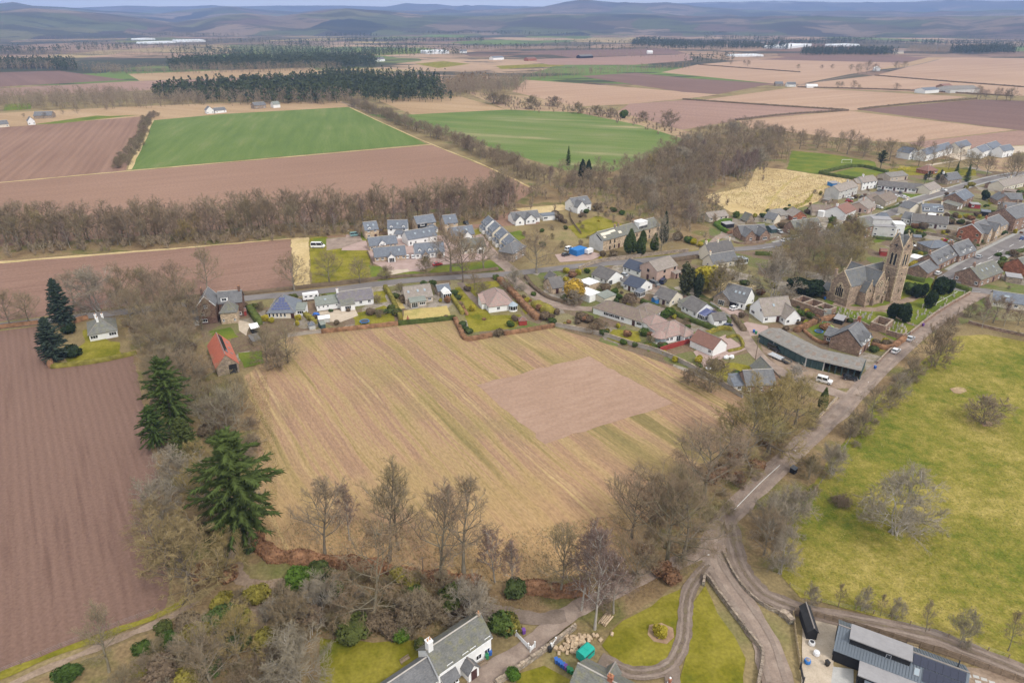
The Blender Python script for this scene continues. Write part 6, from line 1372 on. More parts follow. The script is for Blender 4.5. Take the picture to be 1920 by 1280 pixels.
block(h, L-8.5,4.2, L, 15.5,2.62,5.02, 'hy', W['white'], R['brown']); windows(h, L-8.5,4, L, 15.5, 'r:. w w W')
h, L = house('bungalow with charcoal roof in the middle of the back lane row', (1225,566),(1255,576),8.5,2.5,5.1, 'x', 'cream', 'dark', 'f:w . d w;r:w w', '', 'bungalow', 'bungalow')
h, L = house('bungalow with blue framed conservatory at the end of the back lane row', (1277,583),(1305,598),8.5,2.5,5.2, 'x', 'white', 'dark', 'f:w w . w', '', 'bungalow', 'bungalow', wings=((-4,1.5,-.02,8,2.2,3.4, 'sf', 'grey', 'slateg', ''),))
sunroom(h, L+.02,.6, L+3.4,8,2.2,3.6, 'x', .5, rm=M_solarb)
house('little grey roofed garage with white walls at the lane side', (1338,612),(1361,610),5,2.4,4.0, 'x', 'white', 'dark', 'f:. w .', '', 'garage', 'garage')
h, L = house('sprawling bungalow with pinkish hipped roofs and a round bay above the field fence', (1247,645),(1298,634),10,2.6,5.4, 'hx', 'white', 'pinkr', 'f:w w . p . w w', '', 'bungalow', 'bungalow', wings=((.5,9.8,8.5,16,2.6,5.0, 'hy', 'white', 'pinkr', ''),(6.0,-2.0,10.0,5,2.6,4.6, 'hy', 'white', 'pinkr', 'f:w w')))
c = MB(); c.lathe([(2.7,0),(2.7,.8)],(-.6,2.4),12); c = c.build('bay', W['white'], h); q = MB(); q.lathe([(2.65,.802),(2.65,2.2)],(-.6,2.4),12); q.build('glazing', M_glassl, c); q = MB(); q.lathe([(3.0,2.202),(3.0,2.4),(.1,4.1)],(-.6,2.4),12); q.build('bay_roof', R['pinkr'], c)
h, L = house('white garage house with brown red roof beside the paved yard', (1293,650),(1335,669),7,2.7,5.4, 'x', 'white', 'redr', 'f:. G . w;r:.', '', 'garage', 'garage')
h, L = house('modern white house with grey roof, three rooflights and a stone clad wing', (1352,571),(1395,582),9,3.2,7.4, 'x', 'white', 'slate', 'f:. . p n;r:. . w', '', sky='f0.45 f0.62 f0.8', wings=((-3.0,-.8,3.4,7.6,2.7,5.4, 'y', 'stone', 'slate', 'f:p'),(3.3,-.6,5.6,.4,2.6,3.4, 'sf', 'black', 'slate', '')))
h, L = house('white house with brown grey main roof and projecting right gable beside the green shed', (1430,606),(1484,601),9.5,3.0,7.6, 'x', 'white', 'greyb', 'f:w . d . .;l:W . / . w', '', sky='f0.42', wings=((6.6,-3.4,12.6,4,2.7,5.8, 'y', 'white', 'greyb', 'f:w . w;l:d w'),))
h, L = house('stone farmhouse with two slate ranges and a white conservatory', (1336,506),(1382,498),7,2.9,5.8, 'x', 'cream', 'slate', 'f:w w w w w;l:w', 'l', 'farmhouse', 'farmhouse', chm='cream', wings=((4.5,8.5,18.5,15.5,4.4,7.8, 'x', 'cream', 'dark', 'f:. . w w;r:w . / w'),))
for x in (5,11.4,18): chimney(h, x, 12,7.8,.7,.9,1.1, W['cream'],2)
sunroom(h, L+.3,.0, L+6,4.5,2.5,3.4, 'p', .7)
# ------------------------------------------------------------------ lower right: cottages, shed, church neighbours
h, L = house('brown stone house with slate roof and dormers between the green shed and the churchyard', (1553,652),(1609,669),10,4.0,8.2, 'y', 'brown', 'slate', 'f:. . .;r:w . d . w', '', barge=M_bframe, wings=((-3.2,3.5,-.02,9.5,2.7,4.6, 'x', 'brown', 'slate', 'f:w'),))
for y in (2.4,6.6): block(h, L-3.2, y-1.1, L+.3, y+1.1,5.2,6.4, 'x', W['white'], R['slate'], z0=3.6, ov=.2, ridge=False, wname='dormer', rname='dormer_roof'); put_win(h, (L+.31, y, 3.9), math.pi/2,1.3,1.1, M_frame)
chimney(h, L/2,9.2,8.2,1.0,.7,1.4, W['redbr'],2)
h, L = house('brown stone cottage half hidden by the olive tree below the field corner', (1397,738),(1452,735),7,2.8,5.8, 'x', 'brown', 'slate', 'f:w . w . w', '', 'cottage', 'cottage', fm=M_frame, wings=((-3.2,1,-.02,6,2.3,3.6, 'sf', 'grey', 'slateb', 'f:w'),(6.5,3,12,12,2.8,5.6, 'y', 'brown', 'slateg', '')))
sA, sB, sC = G(1421,641), G(1509,687), G(1611,712)
sh_root = empty('long_shed', (sA.x, sA.y, 0),0, 'long bent dark green shed with weathered sheet roof and open bays', 'shed')
def bent(P, d, zf, zb, m, name, ov=0, th=.12, z0=None, parent=None):
 P = [Vector((p.x-sA.x, p.y-sA.y)) for p in P]; bk = offset(P, d); fr = offset(P, -ov); b = MB()
 for i in range(len(P)-1):
  for (p, q, r_, s_) in ((fr[i], fr[i+1], bk[i+1], bk[i]),):
   lo = [(p.x, p.y, zf),(q.x, q.y, zf),(r_.x, r_.y, zb),(s_.x, s_.y, zb)]
   b.solid(lo, (0,0, th))
 return b.build(name, m, parent)
sx = [sA, sB, sC]
ro_ = bent(sx, 4.6,3.2,4.3, R['asb'], 'roof', .6, parent=sh_root)
P2 = [Vector((p.x, p.y)) for p in sx]; mid = offset(P2,4.6); bkp = offset(P2,9.4)
b = MB()
for i in range(2):
 q = [mid[i], mid[i+1], bkp[i+1], bkp[i]]; z = [4.302,4.302,3.1,3.1]
 b.solid([(p.x-sA.x, p.y-sA.y, zz) for p, zz in zip(q, z)],(0,0,.12))
b.build('roof', R['asb'], sh_root)
for i in range(2):                                         # back wall, ends
 b = MB(); p, q = bkp[i]-P2[0], bkp[i+1]-P2[0]; nrm = Vector((-(q-p).y, (q-p).x)).normalized()*-.15
 b.prism([(p.x, p.y),(p.x+nrm.x, p.y+nrm.y),(q.x+nrm.x, q.y+nrm.y),(q.x, q.y)],0,3.05); b.build('wall', W['dgreen'], sh_root)
for i, s in ((0,1),(2,-1)):
 p, m_, q = P2[i]-P2[0], mid[i]-P2[0], bkp[i]-P2[0]; t_ = (P2[1]-P2[0] if i == 0 else P2[2]-P2[1]).normalized()*.12*s
 b = MB(); b.solid([(p.x, p.y, 0),(p.x, p.y, 3.15),(m_.x, m_.y, 4.25),(q.x, q.y, 3.05),(q.x, q.y, 0)],(t_.x, t_.y, 0)); b.build('wall', W['dgreen'], sh_root)
nb = 9
for seg in range(2):
 a_, b_ = P2[seg]-P2[0], P2[seg+1]-P2[0]
 for i in range(nb+1 if seg else nb):
  p = a_+(b_-a_)*(i/nb); q = MB(); q.box(p.x-.14, p.y-.14,0, p.x+.14, p.y+.14,3.18); q.build('post', W['grey'] if (i == 0 and seg) or i == 3 else W['dgreen'], sh_root)
 for i in range(nb if seg == 0 else 3):                 # closed bays
  p, r_ = a_+(b_-a_)*((i+.06)/nb), a_+(b_-a_)*((i+.94)/nb); n_ = Vector((-(r_-p).y, (r_-p).x)).normalized()*.08
  q = MB(); q.prism([(p.x, p.y),(r_.x, r_.y),(r_.x+n_.x, r_.y+n_.y),(p.x+n_.x, p.y+n_.y)],.05,3.0); q.build('door_panel', W['dgreen'], sh_root)
for seg in range(2):
 a_, b_ = P2[seg]-P2[0], P2[seg+1]-P2[0]; n_ = Vector((-(b_-a_).y, (b_-a_).x)).normalized()
 for i in range(5):
  c_ = a_+(b_-a_)*((i+.5)/5)+n_*2.4; t_ = (b_-a_).normalized()*.55; k = (4.3-3.2)/5.2
  q = MB(); z = lambda d_: 3.2+k*(d_+.6)+.125
  q.solid([(c_.x-t_.x-n_.x*.9, c_.y-t_.y-n_.y*.9, z(1.5)),(c_.x+t_.x-n_.x*.9, c_.y+t_.y-n_.y*.9, z(1.5)),(c_.x+t_.x+n_.x*.9, c_.y+t_.y+n_.y*.9, z(3.3)),(c_.x-t_.x+n_.x*.9, c_.y-t_.y+n_.y*.9, z(3.3))],(0,0,.03)); q.build('roof_sheet', R['rust'], sh_root)
# ------------------------------------------------------------------ farmhouse, black house, stone lodge at the bottom
h, L = house('white two storey farmhouse with porch and lower wing at the bottom edge', proj((-11.9,76.3,0)), proj((-3.6,83.5,0)),5.8,4.4,7.0, 'x', 'white', 'slateg', 'f:w . . . w w/. w . w w . w;r:.', '', 'farmhouse', 'farmhouse', chm='white', wings=((-16,.4,-.02,5.6,2.7,5.2, 'x', 'white', 'slate', 'f:w . w . w'),(4.6,-2.0,6.7,-.02,2.2,3.5, 'y', 'white', 'slate', 'f:d')))
chimney(h, .45,2.9,7.0,.9,1.0,1.7, W['white'],2); chimney(h, L-.35,2.9,7.0,.4,.6,.5, W['stone'],1)
block(h, .5,-1.1,3.2,-.02,2.2,3.0, 'sf', W['white'], R['slate'], ridge=False, wname='bay', rname='bay_roof'); windows(h, .5,-1.1,3.2,0, 'f:w w')
q = MB(); q.box(L*.0,-.45,4.22, L, -.36,4.34); q.build('gutter', M_frame, h)
ha, hb2 = G(1556,1243), G(1556+232,1243+85)
h, L = house('modern black clad house with blue grey metal roof, flat dormers and black solar panels', proj((54.9,82.2,0)), proj((71.4,72.8,0)),6.8,2.9,5.0, 'x', 'black', 'metal', 'f:. p . . .;l:p . w', '', fm=M_bframe, rgh=False)
sl = Slope(0,0, L, 6.8,2.9,5.0, 'b'); slf = Slope(0,0, L, 6.8,2.9,5.0, 'f')
def seams(sl, n, root):
 for i in range(n):
  u = (i+.5)/n; a_, b_ = sl.at(u, -.06,.0), sl.at(u, .99,.0); w_ = sl.un*.03
  q = MB(); q.solid([a_-w_, a_+w_, b_+w_, b_-w_], sl.n*.07); q.build('roof_seam', R['metal'], root)
seams(sl, 42, h); seams(slf, 42, h)
q = MB(); q.box(1.9,1.3,3.2,10.9,4.2,5.1); q.build('dormer', W['black'], h); q = MB(); q.box(1.7,1.1,5.102,11.1,4.6,5.3); q.build('dormer_roof', R['flat'], h)
put_win(h, (7.8,1.29,3.75),0,.8,1.0, M_lead, 0)
q = MB(); q.box(4.2,-3.4,0,13.5,-.02,2.6); q.build('wall', W['black'], h); q = MB(); q.box(3.9,-3.6,2.602,13.7,-.38,2.8); q.build('roof', R['flat'], h)
q = MB(); q.box(5.2,-6.0,0,14.5,-3.42,2.2); q.build('wall', W['black'], h); q = MB(); q.box(5.0,-6.3,2.202,14.7,-3.64,2.4); q.build('roof', R['metal'], h)
windows(h, 4.2,-3.4,13.5,0, 'l:p', M_bframe)
solar(h, slf, .595,.985,.55,.97,7,1, gap=.03); solar(h, slf, .68,.985,.02,.53,6,1, gap=.03)
rooflight(h, slf, .635,.3,.8,1.2)
q = MB(); q.tube((L-1.4,4.2,4.4),(L-1.4,4.2,6.2),.1, n=8); q.build('flue', M_bframe, h)
h, L = house('stone lodge with mossy slate roof cut by the bottom edge', proj((9.05,74.4,0)), proj((19.1,67.9,0)),6.4,3.2,5.4, 'x', 'stone', 'slateg', 'f:w', '', 'cottage', 'cottage', wings=((3.6,3.3,5.6,7.2,3.2,4.6, 'y', 'stone', 'slateg', ''),))
chimney(h, 5.6,3.2,5.4,.8,.6,1.0, W['redbr'],2)
# ------------------------------------------------------------------ village on the right and far side
V = house
V('grey gabled semi detached house with white front nearest the bleached meadow', (1571,375),(1606,364),9,5,7.6, 'x', 'grey', 'greyb', 'f:w d w w d w/w w w w;l:.', '0.25 0.75')
V('white two storey house beside the bowling green corner', (1615,357),(1642,353),8,5,7.6, 'x', 'white', 'greyb', 'f:w d w w/w w w w', '0.3', wings=((-4,1,-.02,7,4.6,6.8, 'x', 'buff', 'greyb', ''),))
V('long white bungalow row with dark roof facing the cul de sac', (1644,355),(1730,363),8.5,2.6,4.8, 'x', 'white', 'dark', 'f:W d w W d w W d w W d w', '', 'bungalow row', 'bungalow_row')
V('cream gabled bungalow with brown roof by the upper street lawn', (1742,366),(1762,359),9.5,2.8,5.4, 'x', 'cream', 'greyb', 'f:w . w w;l:.', '', 'bungalow', 'bungalow')
V('dark brown roofed bungalow with wide beige gable in the cul de sac', (1659,388),(1681,379),10,2.8,5.6, 'x', 'beige', 'brown', 'f:w w . w', '0.6', 'bungalow', 'bungalow', wings=((-4,6,8,14,2.7,5.2, 'x', 'white', 'brown', ''),))
V('pinkish gabled bungalow with grey brown roof between red cars and white house', (1626,401),(1641,393),11,2.7,5.4, 'x', 'pink', 'greyb', 'f:w d w;l:w . d w', 'm', 'bungalow', 'bungalow')
V('white gabled house with brown red roof above the church thicket', (1583,414),(1603,405),11,3.8,6.8, 'x', 'white', 'redr', 'f:. . .;l:. w . D', 'l', wings=((-2,10.9,9,14,3,4, 'f', 'white', 'white', ''),))
V('brown roofed bungalow behind the green doored shop', (1522,405),(1560,406),8,2.6,5.2, 'x', 'beige', 'brown', 'f:. w . w', '0.7', 'bungalow', 'bungalow')
h, L = V('pale grey flat roofed house with stepped terrace beside the brown stone house', (1634,444),(1676,446),10,5.4,5.6, 'f', 'grey', 'flat', 'f:w . . w/w . . w', '', wings=((.3,3.5,9,9.6,8.0,8.2, 'f', 'grey', 'flat', 'f:s . s'),(10,.5,14.5,7,6.6,6.8, 'f', 'white', 'white', 'f:s/s'),(3,10.1,12,16,5.4,9.2, 'hx', 'grey', 'slateb', '')))
V('brown sandstone house with grey hipped roof left of the pale flat roofed house', (1617,448),(1633,444),12,5.8,8.8, 'x', 'brown', 'slateg', 'f:n n/n n', 'l')
V('long low grey harled row with dark roof behind the church tower', (1707,424),(1774,431),7.5,3.0,5.8, 'x', 'grey', 'dark', 'f:w w s s w d w w;r:.', '', 'cottage row', 'cottage_row', barge=M_frame)
V('small white gabled cottage at the left end of the long grey row', (1688,418),(1704,421),8,3,5.4, 'x', 'white', 'slate', 'f:w . w', '', 'cottage', 'cottage')
h, L = V('slate roofed terrace with white dormers on the upper street', (1727,407),(1766,409),8,3.4,6.6, 'x', 'cream', 'slateb', 'f:w d w w d w', 'l r', 'terrace', 'terrace', sky='f0.55 f0.65 f0.75')
for u in (.2,.85): dormer(h, L*u, .3,3.6,3.6,2.6,1.5,.1, W['white'], R['slate'], flat=True, win=2.0)
V('ochre gabled house end facing the upper street', (1703,405),(1724,402),7,4.0,6.6, 'y', 'cream', 'slate', 'f:. . .', 'r')
V('brown stone villa with two bright rooflights below the upper street', (1803,391),(1822,381),10.5,4.6,7.8, 'x', 'brown', 'slateb', 'f:w w/w w;l:.', '', sky='f0.35 f0.7', wings=((-9,0,-.02,8,2.6,3.6, 'sf', 'stone', 'slateg', 'f:G . G'),))
V('red timber shed with flat white edge behind the brown stone villa', (1820,391),(1837,392),5,2.4,2.6, 'f', 'redwood', 'flat', 'f:w . .', '', 'shed', 'shed')
V('brown cottage with crossing slate gables at the village edge', (1868,385),(1893,386),9,3.0,6.0, 'y', 'brown', 'slate', 'f:w . w', 'm', 'cottage', 'cottage', wings=((5,4,15,11,3,5.8, 'x', 'brown', 'slate', ''),))
V('long brown roofed cream terrace at the far right of the upper street', (1880,360),(1926,348),9,3.2,6.0, 'x', 'cream', 'greyb', 'f:w d w w d w w d w', '0.5', 'terrace', 'terrace')
V('small shed with pale blue roof beside the far cream terrace', (1860,355),(1876,352),5,2.6,4.2, 'x', 'brown', 'slateb', '', '', 'shed', 'shed')
V('brown timber garden shed below the far cream terrace', (1880,364),(1901,367),4,2.2,2.9, 'sf', 'wood', 'rust', '', '', 'shed', 'shed')
V('slate roofed stone house at the right edge below the brown cottage', (1880,404),(1935,407),9,3.2,6.2, 'x', 'stone', 'slate', 'f:w w d w', 'l m')
h, L = V('red brick gabled villa with white bargeboards and buff front on the main street', (1835,458),(1884,438),10.5,5.4,8.8, 'x', 'buff', 'slate', 'f:w w d w w/w w . w w', 'l m', barge=M_frame, chm='redbr', wings=((3,-1.8,7.5,5,5.2,8.2, 'y', 'buff', 'slate', 'f:w/w'),(11.5,-1.8,16,5,5.2,8.2, 'y', 'buff', 'slate', 'f:w/w'),(16.5,2,22,9,4,6.4, 'x', 'stone', 'slateb', 'f:w w')))
q = MB(); q.solid([(-.06,0,0),(-.06,0,5.3),(-.06,5.25,8.7),(-.06,10.5,5.3),(-.06,10.5,0)],(.055,0,0)); q.build('gable_wall', W['redbr'], h); windows(h, -.06,0, L, 10.5, 'l:w . w/w . w', M_stoneframe)
V('big brown sandstone villa with slate roof cut by the right edge', (1897,434),(1945,420),13,6.6,10.4, 'x', 'brown', 'slate', 'f:w w d w/w w . w', 'l', wings=((-8,2,-.02,9,3,4.4, 'sf', 'stone', 'slate', ''),))
V('low cream cottage at the wood edge left of the bright hedge', (1329,417),(1365,412),7,2.4,4.4, 'x', 'cream', 'greyb', 'f:w . w d', '', 'cottage', 'cottage')
V('steep little stone shed between the cottages by the meadow', (1400,418),(1414,416),5,1.2,4.4, 'y', 'stone', 'slateg', '', '', 'shed', 'shed')
V('cream cottage with mossy slate roof below the meadow path', (1431,417),(1451,421),7.5,2.6,5.0, 'x', 'cream', 'slate', 'f:w . w', '', 'cottage', 'cottage')
V('beige lean to house with pale sheet roof below the meadow', (1456,414),(1479,411),7,2.6,4.2, 'sf', 'beige', 'asb', 'f:w w', '')
V('red brick gabled annexe with white glazed front below the meadow', (1485,415),(1511,414),9,2.6,5.4, 'y', 'redbr', 'greyb', 'f:W . W', '')
V('brown sandstone school house with two slate front gables at the junction', (1388,450),(1437,447),8,3.0,6.0, 'x', 'brown', 'slate', 'f:. . . .', '', 'school house', 'school_house', wings=((.4,-4,6,3,2.8,5.8, 'y', 'brown', 'slate', 'f:w'),(8,-4,13.4,3,2.8,5.8, 'y', 'brown', 'slate', 'f:W')))
h, L = V('brown stone shop with green doors and white timbered gables at the junction', (1489,443),(1539,437),8.5,3.3,6.8, 'x', 'brown', 'slateg', 'f:W d d . W . W;l:w', '', 'shop', 'shop', dm=M_dgr, wings=((.6,-1.4,5,4,3.4,6.0, 'y', 'brown', 'slateg', 'f:W'),(8.2,-1.2,12.4,4,3.4,6.0, 'y', 'brown', 'slateg', 'f:W')))
for x0, x1 in ((.6,5),(8.2,12.4)):
 q = MB(); xm = (x0+x1)/2; yy = -1.46 if x0 < 1 else -1.26; q.solid([(x0+.3, yy, 3.5),(x1-.3, yy, 3.5),(xm, yy, 5.75)],(0,.055,0)); q.build('timbered_gable', W['white'], h)
dormer(h, L-2.4,.4,3.6,3.6,2.2,1.6,.1, W['white'], R['slate'], flat=True, win=1.2)
V('teal painted shed beside the sandstone school house', (1446,438),(1456,437),6,2.2,3.2, 'x', 'dgreen', 'slateb', '', '', 'shed', 'shed')
V('grey roofed clubhouse behind the long white bungalow row', (1668,341),(1701,337),10,3,4.8, 'x', 'beige', 'asb', 'f:w w . d', '', 'clubhouse', 'clubhouse')
V('pavilion with red hipped roof in the play park', (1738,328),(1757,326),9,2.6,5.6, 'hx', 'redbr', 'redr', 'f:W d W', '', 'pavilion', 'pavilion')
V('grey roofed house with white chimney between the pines and the upper street', (1775,347),(1802,343),9,3.0,6.4, 'x', 'stone', 'slate', 'f:w w', 'l', chm='white')
for lb, A, B, D, ax in (('leftmost white gabled new house at the far field edge', (1703,300),(1720,298),11, 'y'),('long white new terrace at the far field edge with solar panels', (1734,303),(1784,288),9, 'x'),('stone coloured new house right of the white new terrace', (1796,289),(1818,283),9, 'x'),('left one of the pair of white new houses with blue grey roofs', (1838,298),(1854,292),10, 'x'),('right one of the pair of white new houses with blue grey roofs', (1857,291),(1875,285),10, 'x'),('rightmost low white new house at the far field edge', (1878,296),(1898,292),8, 'x')):
 V(lb, A, B, D, 5,8.2, ax, 'cream' if 'stone' in lb else 'white', 'slateb', 'f:w d w/w . w', '', group='new houses at the far field edge')
V('low slate hipped shop behind the main street terrace', (1741,479),(1786,477),9,3.6,5.6, 'hx', 'stone', 'slateb', '', '', 'shop', 'shop')
h, L = V('brown stone house with two white framed dormers on the main street', (1795,493),(1827,481),9,3.2,7.2, 'x', 'brown', 'slate', 'f:w d w w', 'l', chm='brown')
for u in (.3,.68): dormer(h, L*u, .4,3.8,3.6,1.9,1.6,.7, W['white'], R['slate'], win=1.3)
h, L = V('brown stone terrace with small dormers on the main street beside the white parked car', (1753,511),(1792,491),8.5,3.6,7.0, 'x', 'brown', 'slate', 'f:w d w w d w', 'l r', 'terrace', 'terrace', chm='brown', wings=((3,8.4,9,13,3,3.4, 'f', 'white', 'white', ''),))
for u in (.2,.5,.8): dormer(h, L*u, .4,3.4,3.9,1.5,1.2,.6, W['cream'], R['slate'], win=.9)
V('low brown stone outbuilding with slate roof opposite the churchyard hedge', (1736,523),(1757,511),8,2.6,5.0, 'x', 'brown', 'slate', 'f:. . .;l:.', '', 'outbuilding', 'outbuilding')
V('brown stone corner cottage with white corner windows on the main street', (1834,539),(1876,523),10,3.4,7.0, 'x', 'brown', 'slateg', 'f:w w d w;l:w . . w', '0.15', 'cottage', 'cottage', sky='f0.3 f0.5 f0.8')
V('red brick house with grey slate roof at the right edge near the street', (1921,519),(1960,506),9,3.6,6.8, 'x', 'redbr', 'slateg', 'f:w d w;l:.', '')
V('grey slate roofed bungalow behind the purplish trees at the right edge', (1858,574),(1935,586),9,2.6,4.8, 'x', 'cream', 'slateb', 'f:w . w w . w', '', 'bungalow', 'bungalow', sky='f0.3 f0.36')
V('flat roofed grey shed behind the stone corner cottage', (1885,529),(1914,533),6,2.4,2.6, 'f', 'stone', 'flat', '', '', 'shed', 'shed')
# ---- small sheds and garden buildings: label, A, B, depth, eave, ridge, axis, wall, roof
for lb, A, B, D, e_, r_, ax, wm, rm in (
 ('dark grey timber shed on the pale gravel yard of the black house', (1511,1198),(1530,1200),5.6,2.0,2.9, 'y', 'black', 'blackr'),
 ('red octagonal looking summerhouse on the bungalow lawn', (974,611),(988,610),2.6,1.9,2.9, 'hx', 'redwood', 'redr'),
 ('red painted garden shed beside the tall brick house', (451,594),(463,592),2.2,1.9,2.5, 'x', 'redwood', 'redr'),
 ('small dark shed at the allotment near the orange barn', (473,626),(487,623),3,1.9,2.5, 'sf', 'black', 'white'),
 ('lean to with white edge near the small lawn', (476,650),(492,646),5,1.8,2.3, 'sf', 'wood', 'dark'),
 ('white framed greenhouse by the gravel yard', (599,607),(619,604),3,1.7,2.4, 'x', 'grey', 'white'),
 ('green shed at the copper hedge end', (603,618),(611,616),3,1.8,2.6, 'x', 'dgreen', 'green'),
 ('small hexagonal grey glasshouse beside the field wall', (581,619),(592,617),2.4,1.7,2.7, 'hx', 'grey', 'slateb'),
 ('white stone shed in the garden beside the roofless building', (1544,596),(1556,597),2.6,1.8,2.9, 'x', 'cream', 'slateg'),
 ('black shed with white lid behind the copper hedge', (1562,606),(1578,610),4,1.8,2.3, 'sf', 'black', 'flat'),
 ('dark flat shed inside the bright green hedge', (1360,429),(1376,427),4,2.2,2.5, 'sf', 'black', 'flat'),
 ('small blue garden shed between the bungalows', (1228,571),(1238,569),2.4,1.9,2.5, 'x', 'blue', 'slateb'),
 ('grey lean to shed left of the tall brick house', (361,612),(374,610),4,2.0,2.6, 'sf', 'grey', 'slate'),
 ('blue roofed shed behind the flat roofed pale house', (1712,452),(1726,453),4,2,2.6, 'x', 'stone', 'slateb'),
 ('red shed behind the church tower', (1650,480),(1662,481),4,2.2,3.0, 'x', 'redwood', 'redr'),
 ('small dark hut beside the village lane fence', (1793,441),(1806,443),5,2.2,3, 'hx', 'black', 'white'),
 ('grey shed in the cul de sac gardens', (1541,381),(1553,383),5,2.2,2.8, 'sf', 'stone', 'asb'),
 ('low shed with pale roof near the red brick annexe', (1560,351),(1574,350),5,2.2,2.6, 'sf', 'blue', 'flat'),
 ('white shed roof beside the long grey row', (1737,411),(1751,413),5,2.4,2.7, 'f', 'white', 'white'),
 ('dark carport behind the brick villa', (1838,405),(1856,407),6,2.4,2.6, 'f', 'black', 'slateb')):
 V(lb, A, B, D, e_, r_, ax, wm, rm, '', '', 'shed', 'shed', ov=.15)
for lb, A, B, D, e_, r_, ax, wm, rm, ct in (
 ('white farm cottage at the top edge of the wheat field', (388,214),(402,213),9,4,7.5, 'y', 'white', 'slate', 'cottage'),
 ('low white wing beside the far farm cottage', (404,213),(425,211),8,3,5.5, 'x', 'white', 'slate', 'cottage'),
 ('grey farmhouse right of the far white cottage', (478,205),(500,203),10,4,7, 'x', 'stone', 'slate', 'farmhouse'),
 ('greenish roofed farm building by the field top', (513,203),(526,202),9,4,7, 'x', 'white', 'green', 'barn'),
 ('white cottage at the far left field corner', (54,235),(67,234),9,4,7.5, 'y', 'white', 'slate', 'cottage'),
 ('grey roofed far cottage at the left picture edge', (-4,240),(18,238),9,3,6, 'x', 'cream', 'slate', 'cottage'),
 ('long grey farm roofs among trees at far left', (64,223),(98,222),12,3,6.5, 'x', 'stone', 'slate', 'barn'),
 ('pale blue farm shed in the tan fields', (1734,176),(1760,174),16,4.5,7, 'x', 'white', 'slateb', 'shed'),
 ('large grey farm shed at the far right', (1781,175),(1836,174),28,5,8.5, 'x', 'grey', 'asb', 'shed'),
 ('brown farm steading left of the large grey shed', (1770,168),(1786,167),14,4,7, 'x', 'brown', 'redr', 'barn'),
 ('cluster cottage at the far road corner', (1454,162),(1468,162),9,3.5,6.5, 'x', 'stone', 'slate', 'cottage'),
 ('second cottage at the far road corner', (1476,163),(1492,163),9,3.5,6.5, 'x', 'white', 'slate', 'cottage'),
 ('long white buildings beside the far road', (1513,165),(1533,165),8,3,5, 'x', 'white', 'white', 'farm building'),
 ('white roofed house among the distant trees', (1640,133),(1650,133),9,4,8, 'y', 'white', 'white', 'house'),
 ('pale house at the far conifer block', (1678,101),(1694,101),12,5,9, 'x', 'cream', 'greyb', 'house'),
 ('small white house in the far middle fields', (707,116),(722,115),12,5,9, 'x', 'white', 'slate', 'house'),
 ('far white steading in the middle distance', (862,100),(875,100),14,5,9, 'x', 'white', 'slate', 'farmhouse'),
 ('far farm with red roof in the middle distance', (990,115),(1006,114),14,5,8, 'x', 'redbr', 'redr', 'farmhouse'),
 ('far pale sheds in the middle distance', (925,113),(945,112),16,5,8, 'x', 'white', 'slateb', 'shed'),
 ('far long dark shed on the brown fields', (1088,110),(1112,109),16,5,8, 'x', 'black', 'slate', 'shed'),
 ('far white shed on the brown fields', (1214,101),(1224,101),16,5,8, 'x', 'white', 'white', 'shed')):
 V(lb, A, B, D, e_, r_, ax, wm, rm, 'f:w . w' if ct in ('cottage', 'house', 'farmhouse') else '', '', ct, ct.replace(' ', '_'))
M_poly = m_flat('polytunnel_film', (.72,.74,.76),.5)
for lb, A, B, D, h_ in (('left row of white polytunnels below the hills', (264,76),(292,75),60,7),('middle row of white polytunnels below the hills', (273,83),(330,81),60,7),('right block of white polytunnels below the hills', (332,80),(386,79),110,8),('white polytunnels behind the far dark conifer block', (1478,92),(1522,87),80,8),('second white polytunnel block at the far right', (1572,88),(1612,87),60,7),('low polytunnels left of the tan fields', (1378,107),(1432,106),40,5),('pale green domes in the middle distance', (801,102),(843,101),60,9)):
 a, b = G(*A), G(*B); L = (b-a).length; q = MB(); n = max(3, int(L/11)); k = MB()
 root = empty('polytunnel', (a.x, a.y, 0), math.atan2(b.y-a.y, b.x-a.x), lb, 'polytunnel')
 for i in range(n):
  x0, w_ = L*i/n, L/n*.94; q = MB(); pr = [(x0+w_/2-w_/2*math.cos(t),0, h_*(.35+.65*math.sin(t)) if 0 < t < 3.14 else 0) for t in [math.pi*j/6 for j in range(7)]]
  q.solid(pr, (0, D, 0)); q.build('tunnel', M_poly, root)
# ------------------------------------------------------------------ church
ca = math.radians(28.0); CH = empty('church', (125.0,243.4,0), ca, 'brown sandstone church with slate cross roofs, rose window and square gabled tower', 'church')
CW, CD, CS = W['church'], W['dress'], R['slated']
def arch(w_, h_, n=5):
 """pointed arch outline, foot at z=0, springing where the curve starts"""
 sp = h_-w_*.85; r = w_; P = [(-w_/2,0),(w_/2,0)]
 for i in range(n+1):
  t = (math.pi/3)*i/n; P.append((-w_/2+r*math.cos(t), sp+r*math.sin(t)*(.85/.866)))
 for i in range(n-1,-1,-1):
  t = (math.pi/3)*i/n; P.append((w_/2-r*math.cos(t), sp+r*math.sin(t)*(.85/.866)))
 return P
def on_face(face, u, z, pts, d0, d1):
 """flat polygon (x,z) to a wall plane; face: (origin x,y, along unit, outward unit)"""
 (ox, oy),(ax_, ay_),(nx, ny) = face
 return [(ox+(u+p[0])*ax_+nx*d0, oy+(u+p[0])*ay_+ny*d0, z+p[1]) for p in pts],(nx*(d1-d0), ny*(d1-d0),0)
def lancet(face, u, z, w_, h_, surround=.22, name='window'):
 a_, d = on_face(face, u, z-surround*.5, arch(w_+2*surround, h_+surround*1.6),.003,.09); q = MB(); q.solid(a_, d); o = q.build(name, CD, CH)
 a_, d = on_face(face, u, z, arch(w_, h_),.092,.12); q = MB(); q.solid(a_, d); q.build('pane', M_glass, o); return o
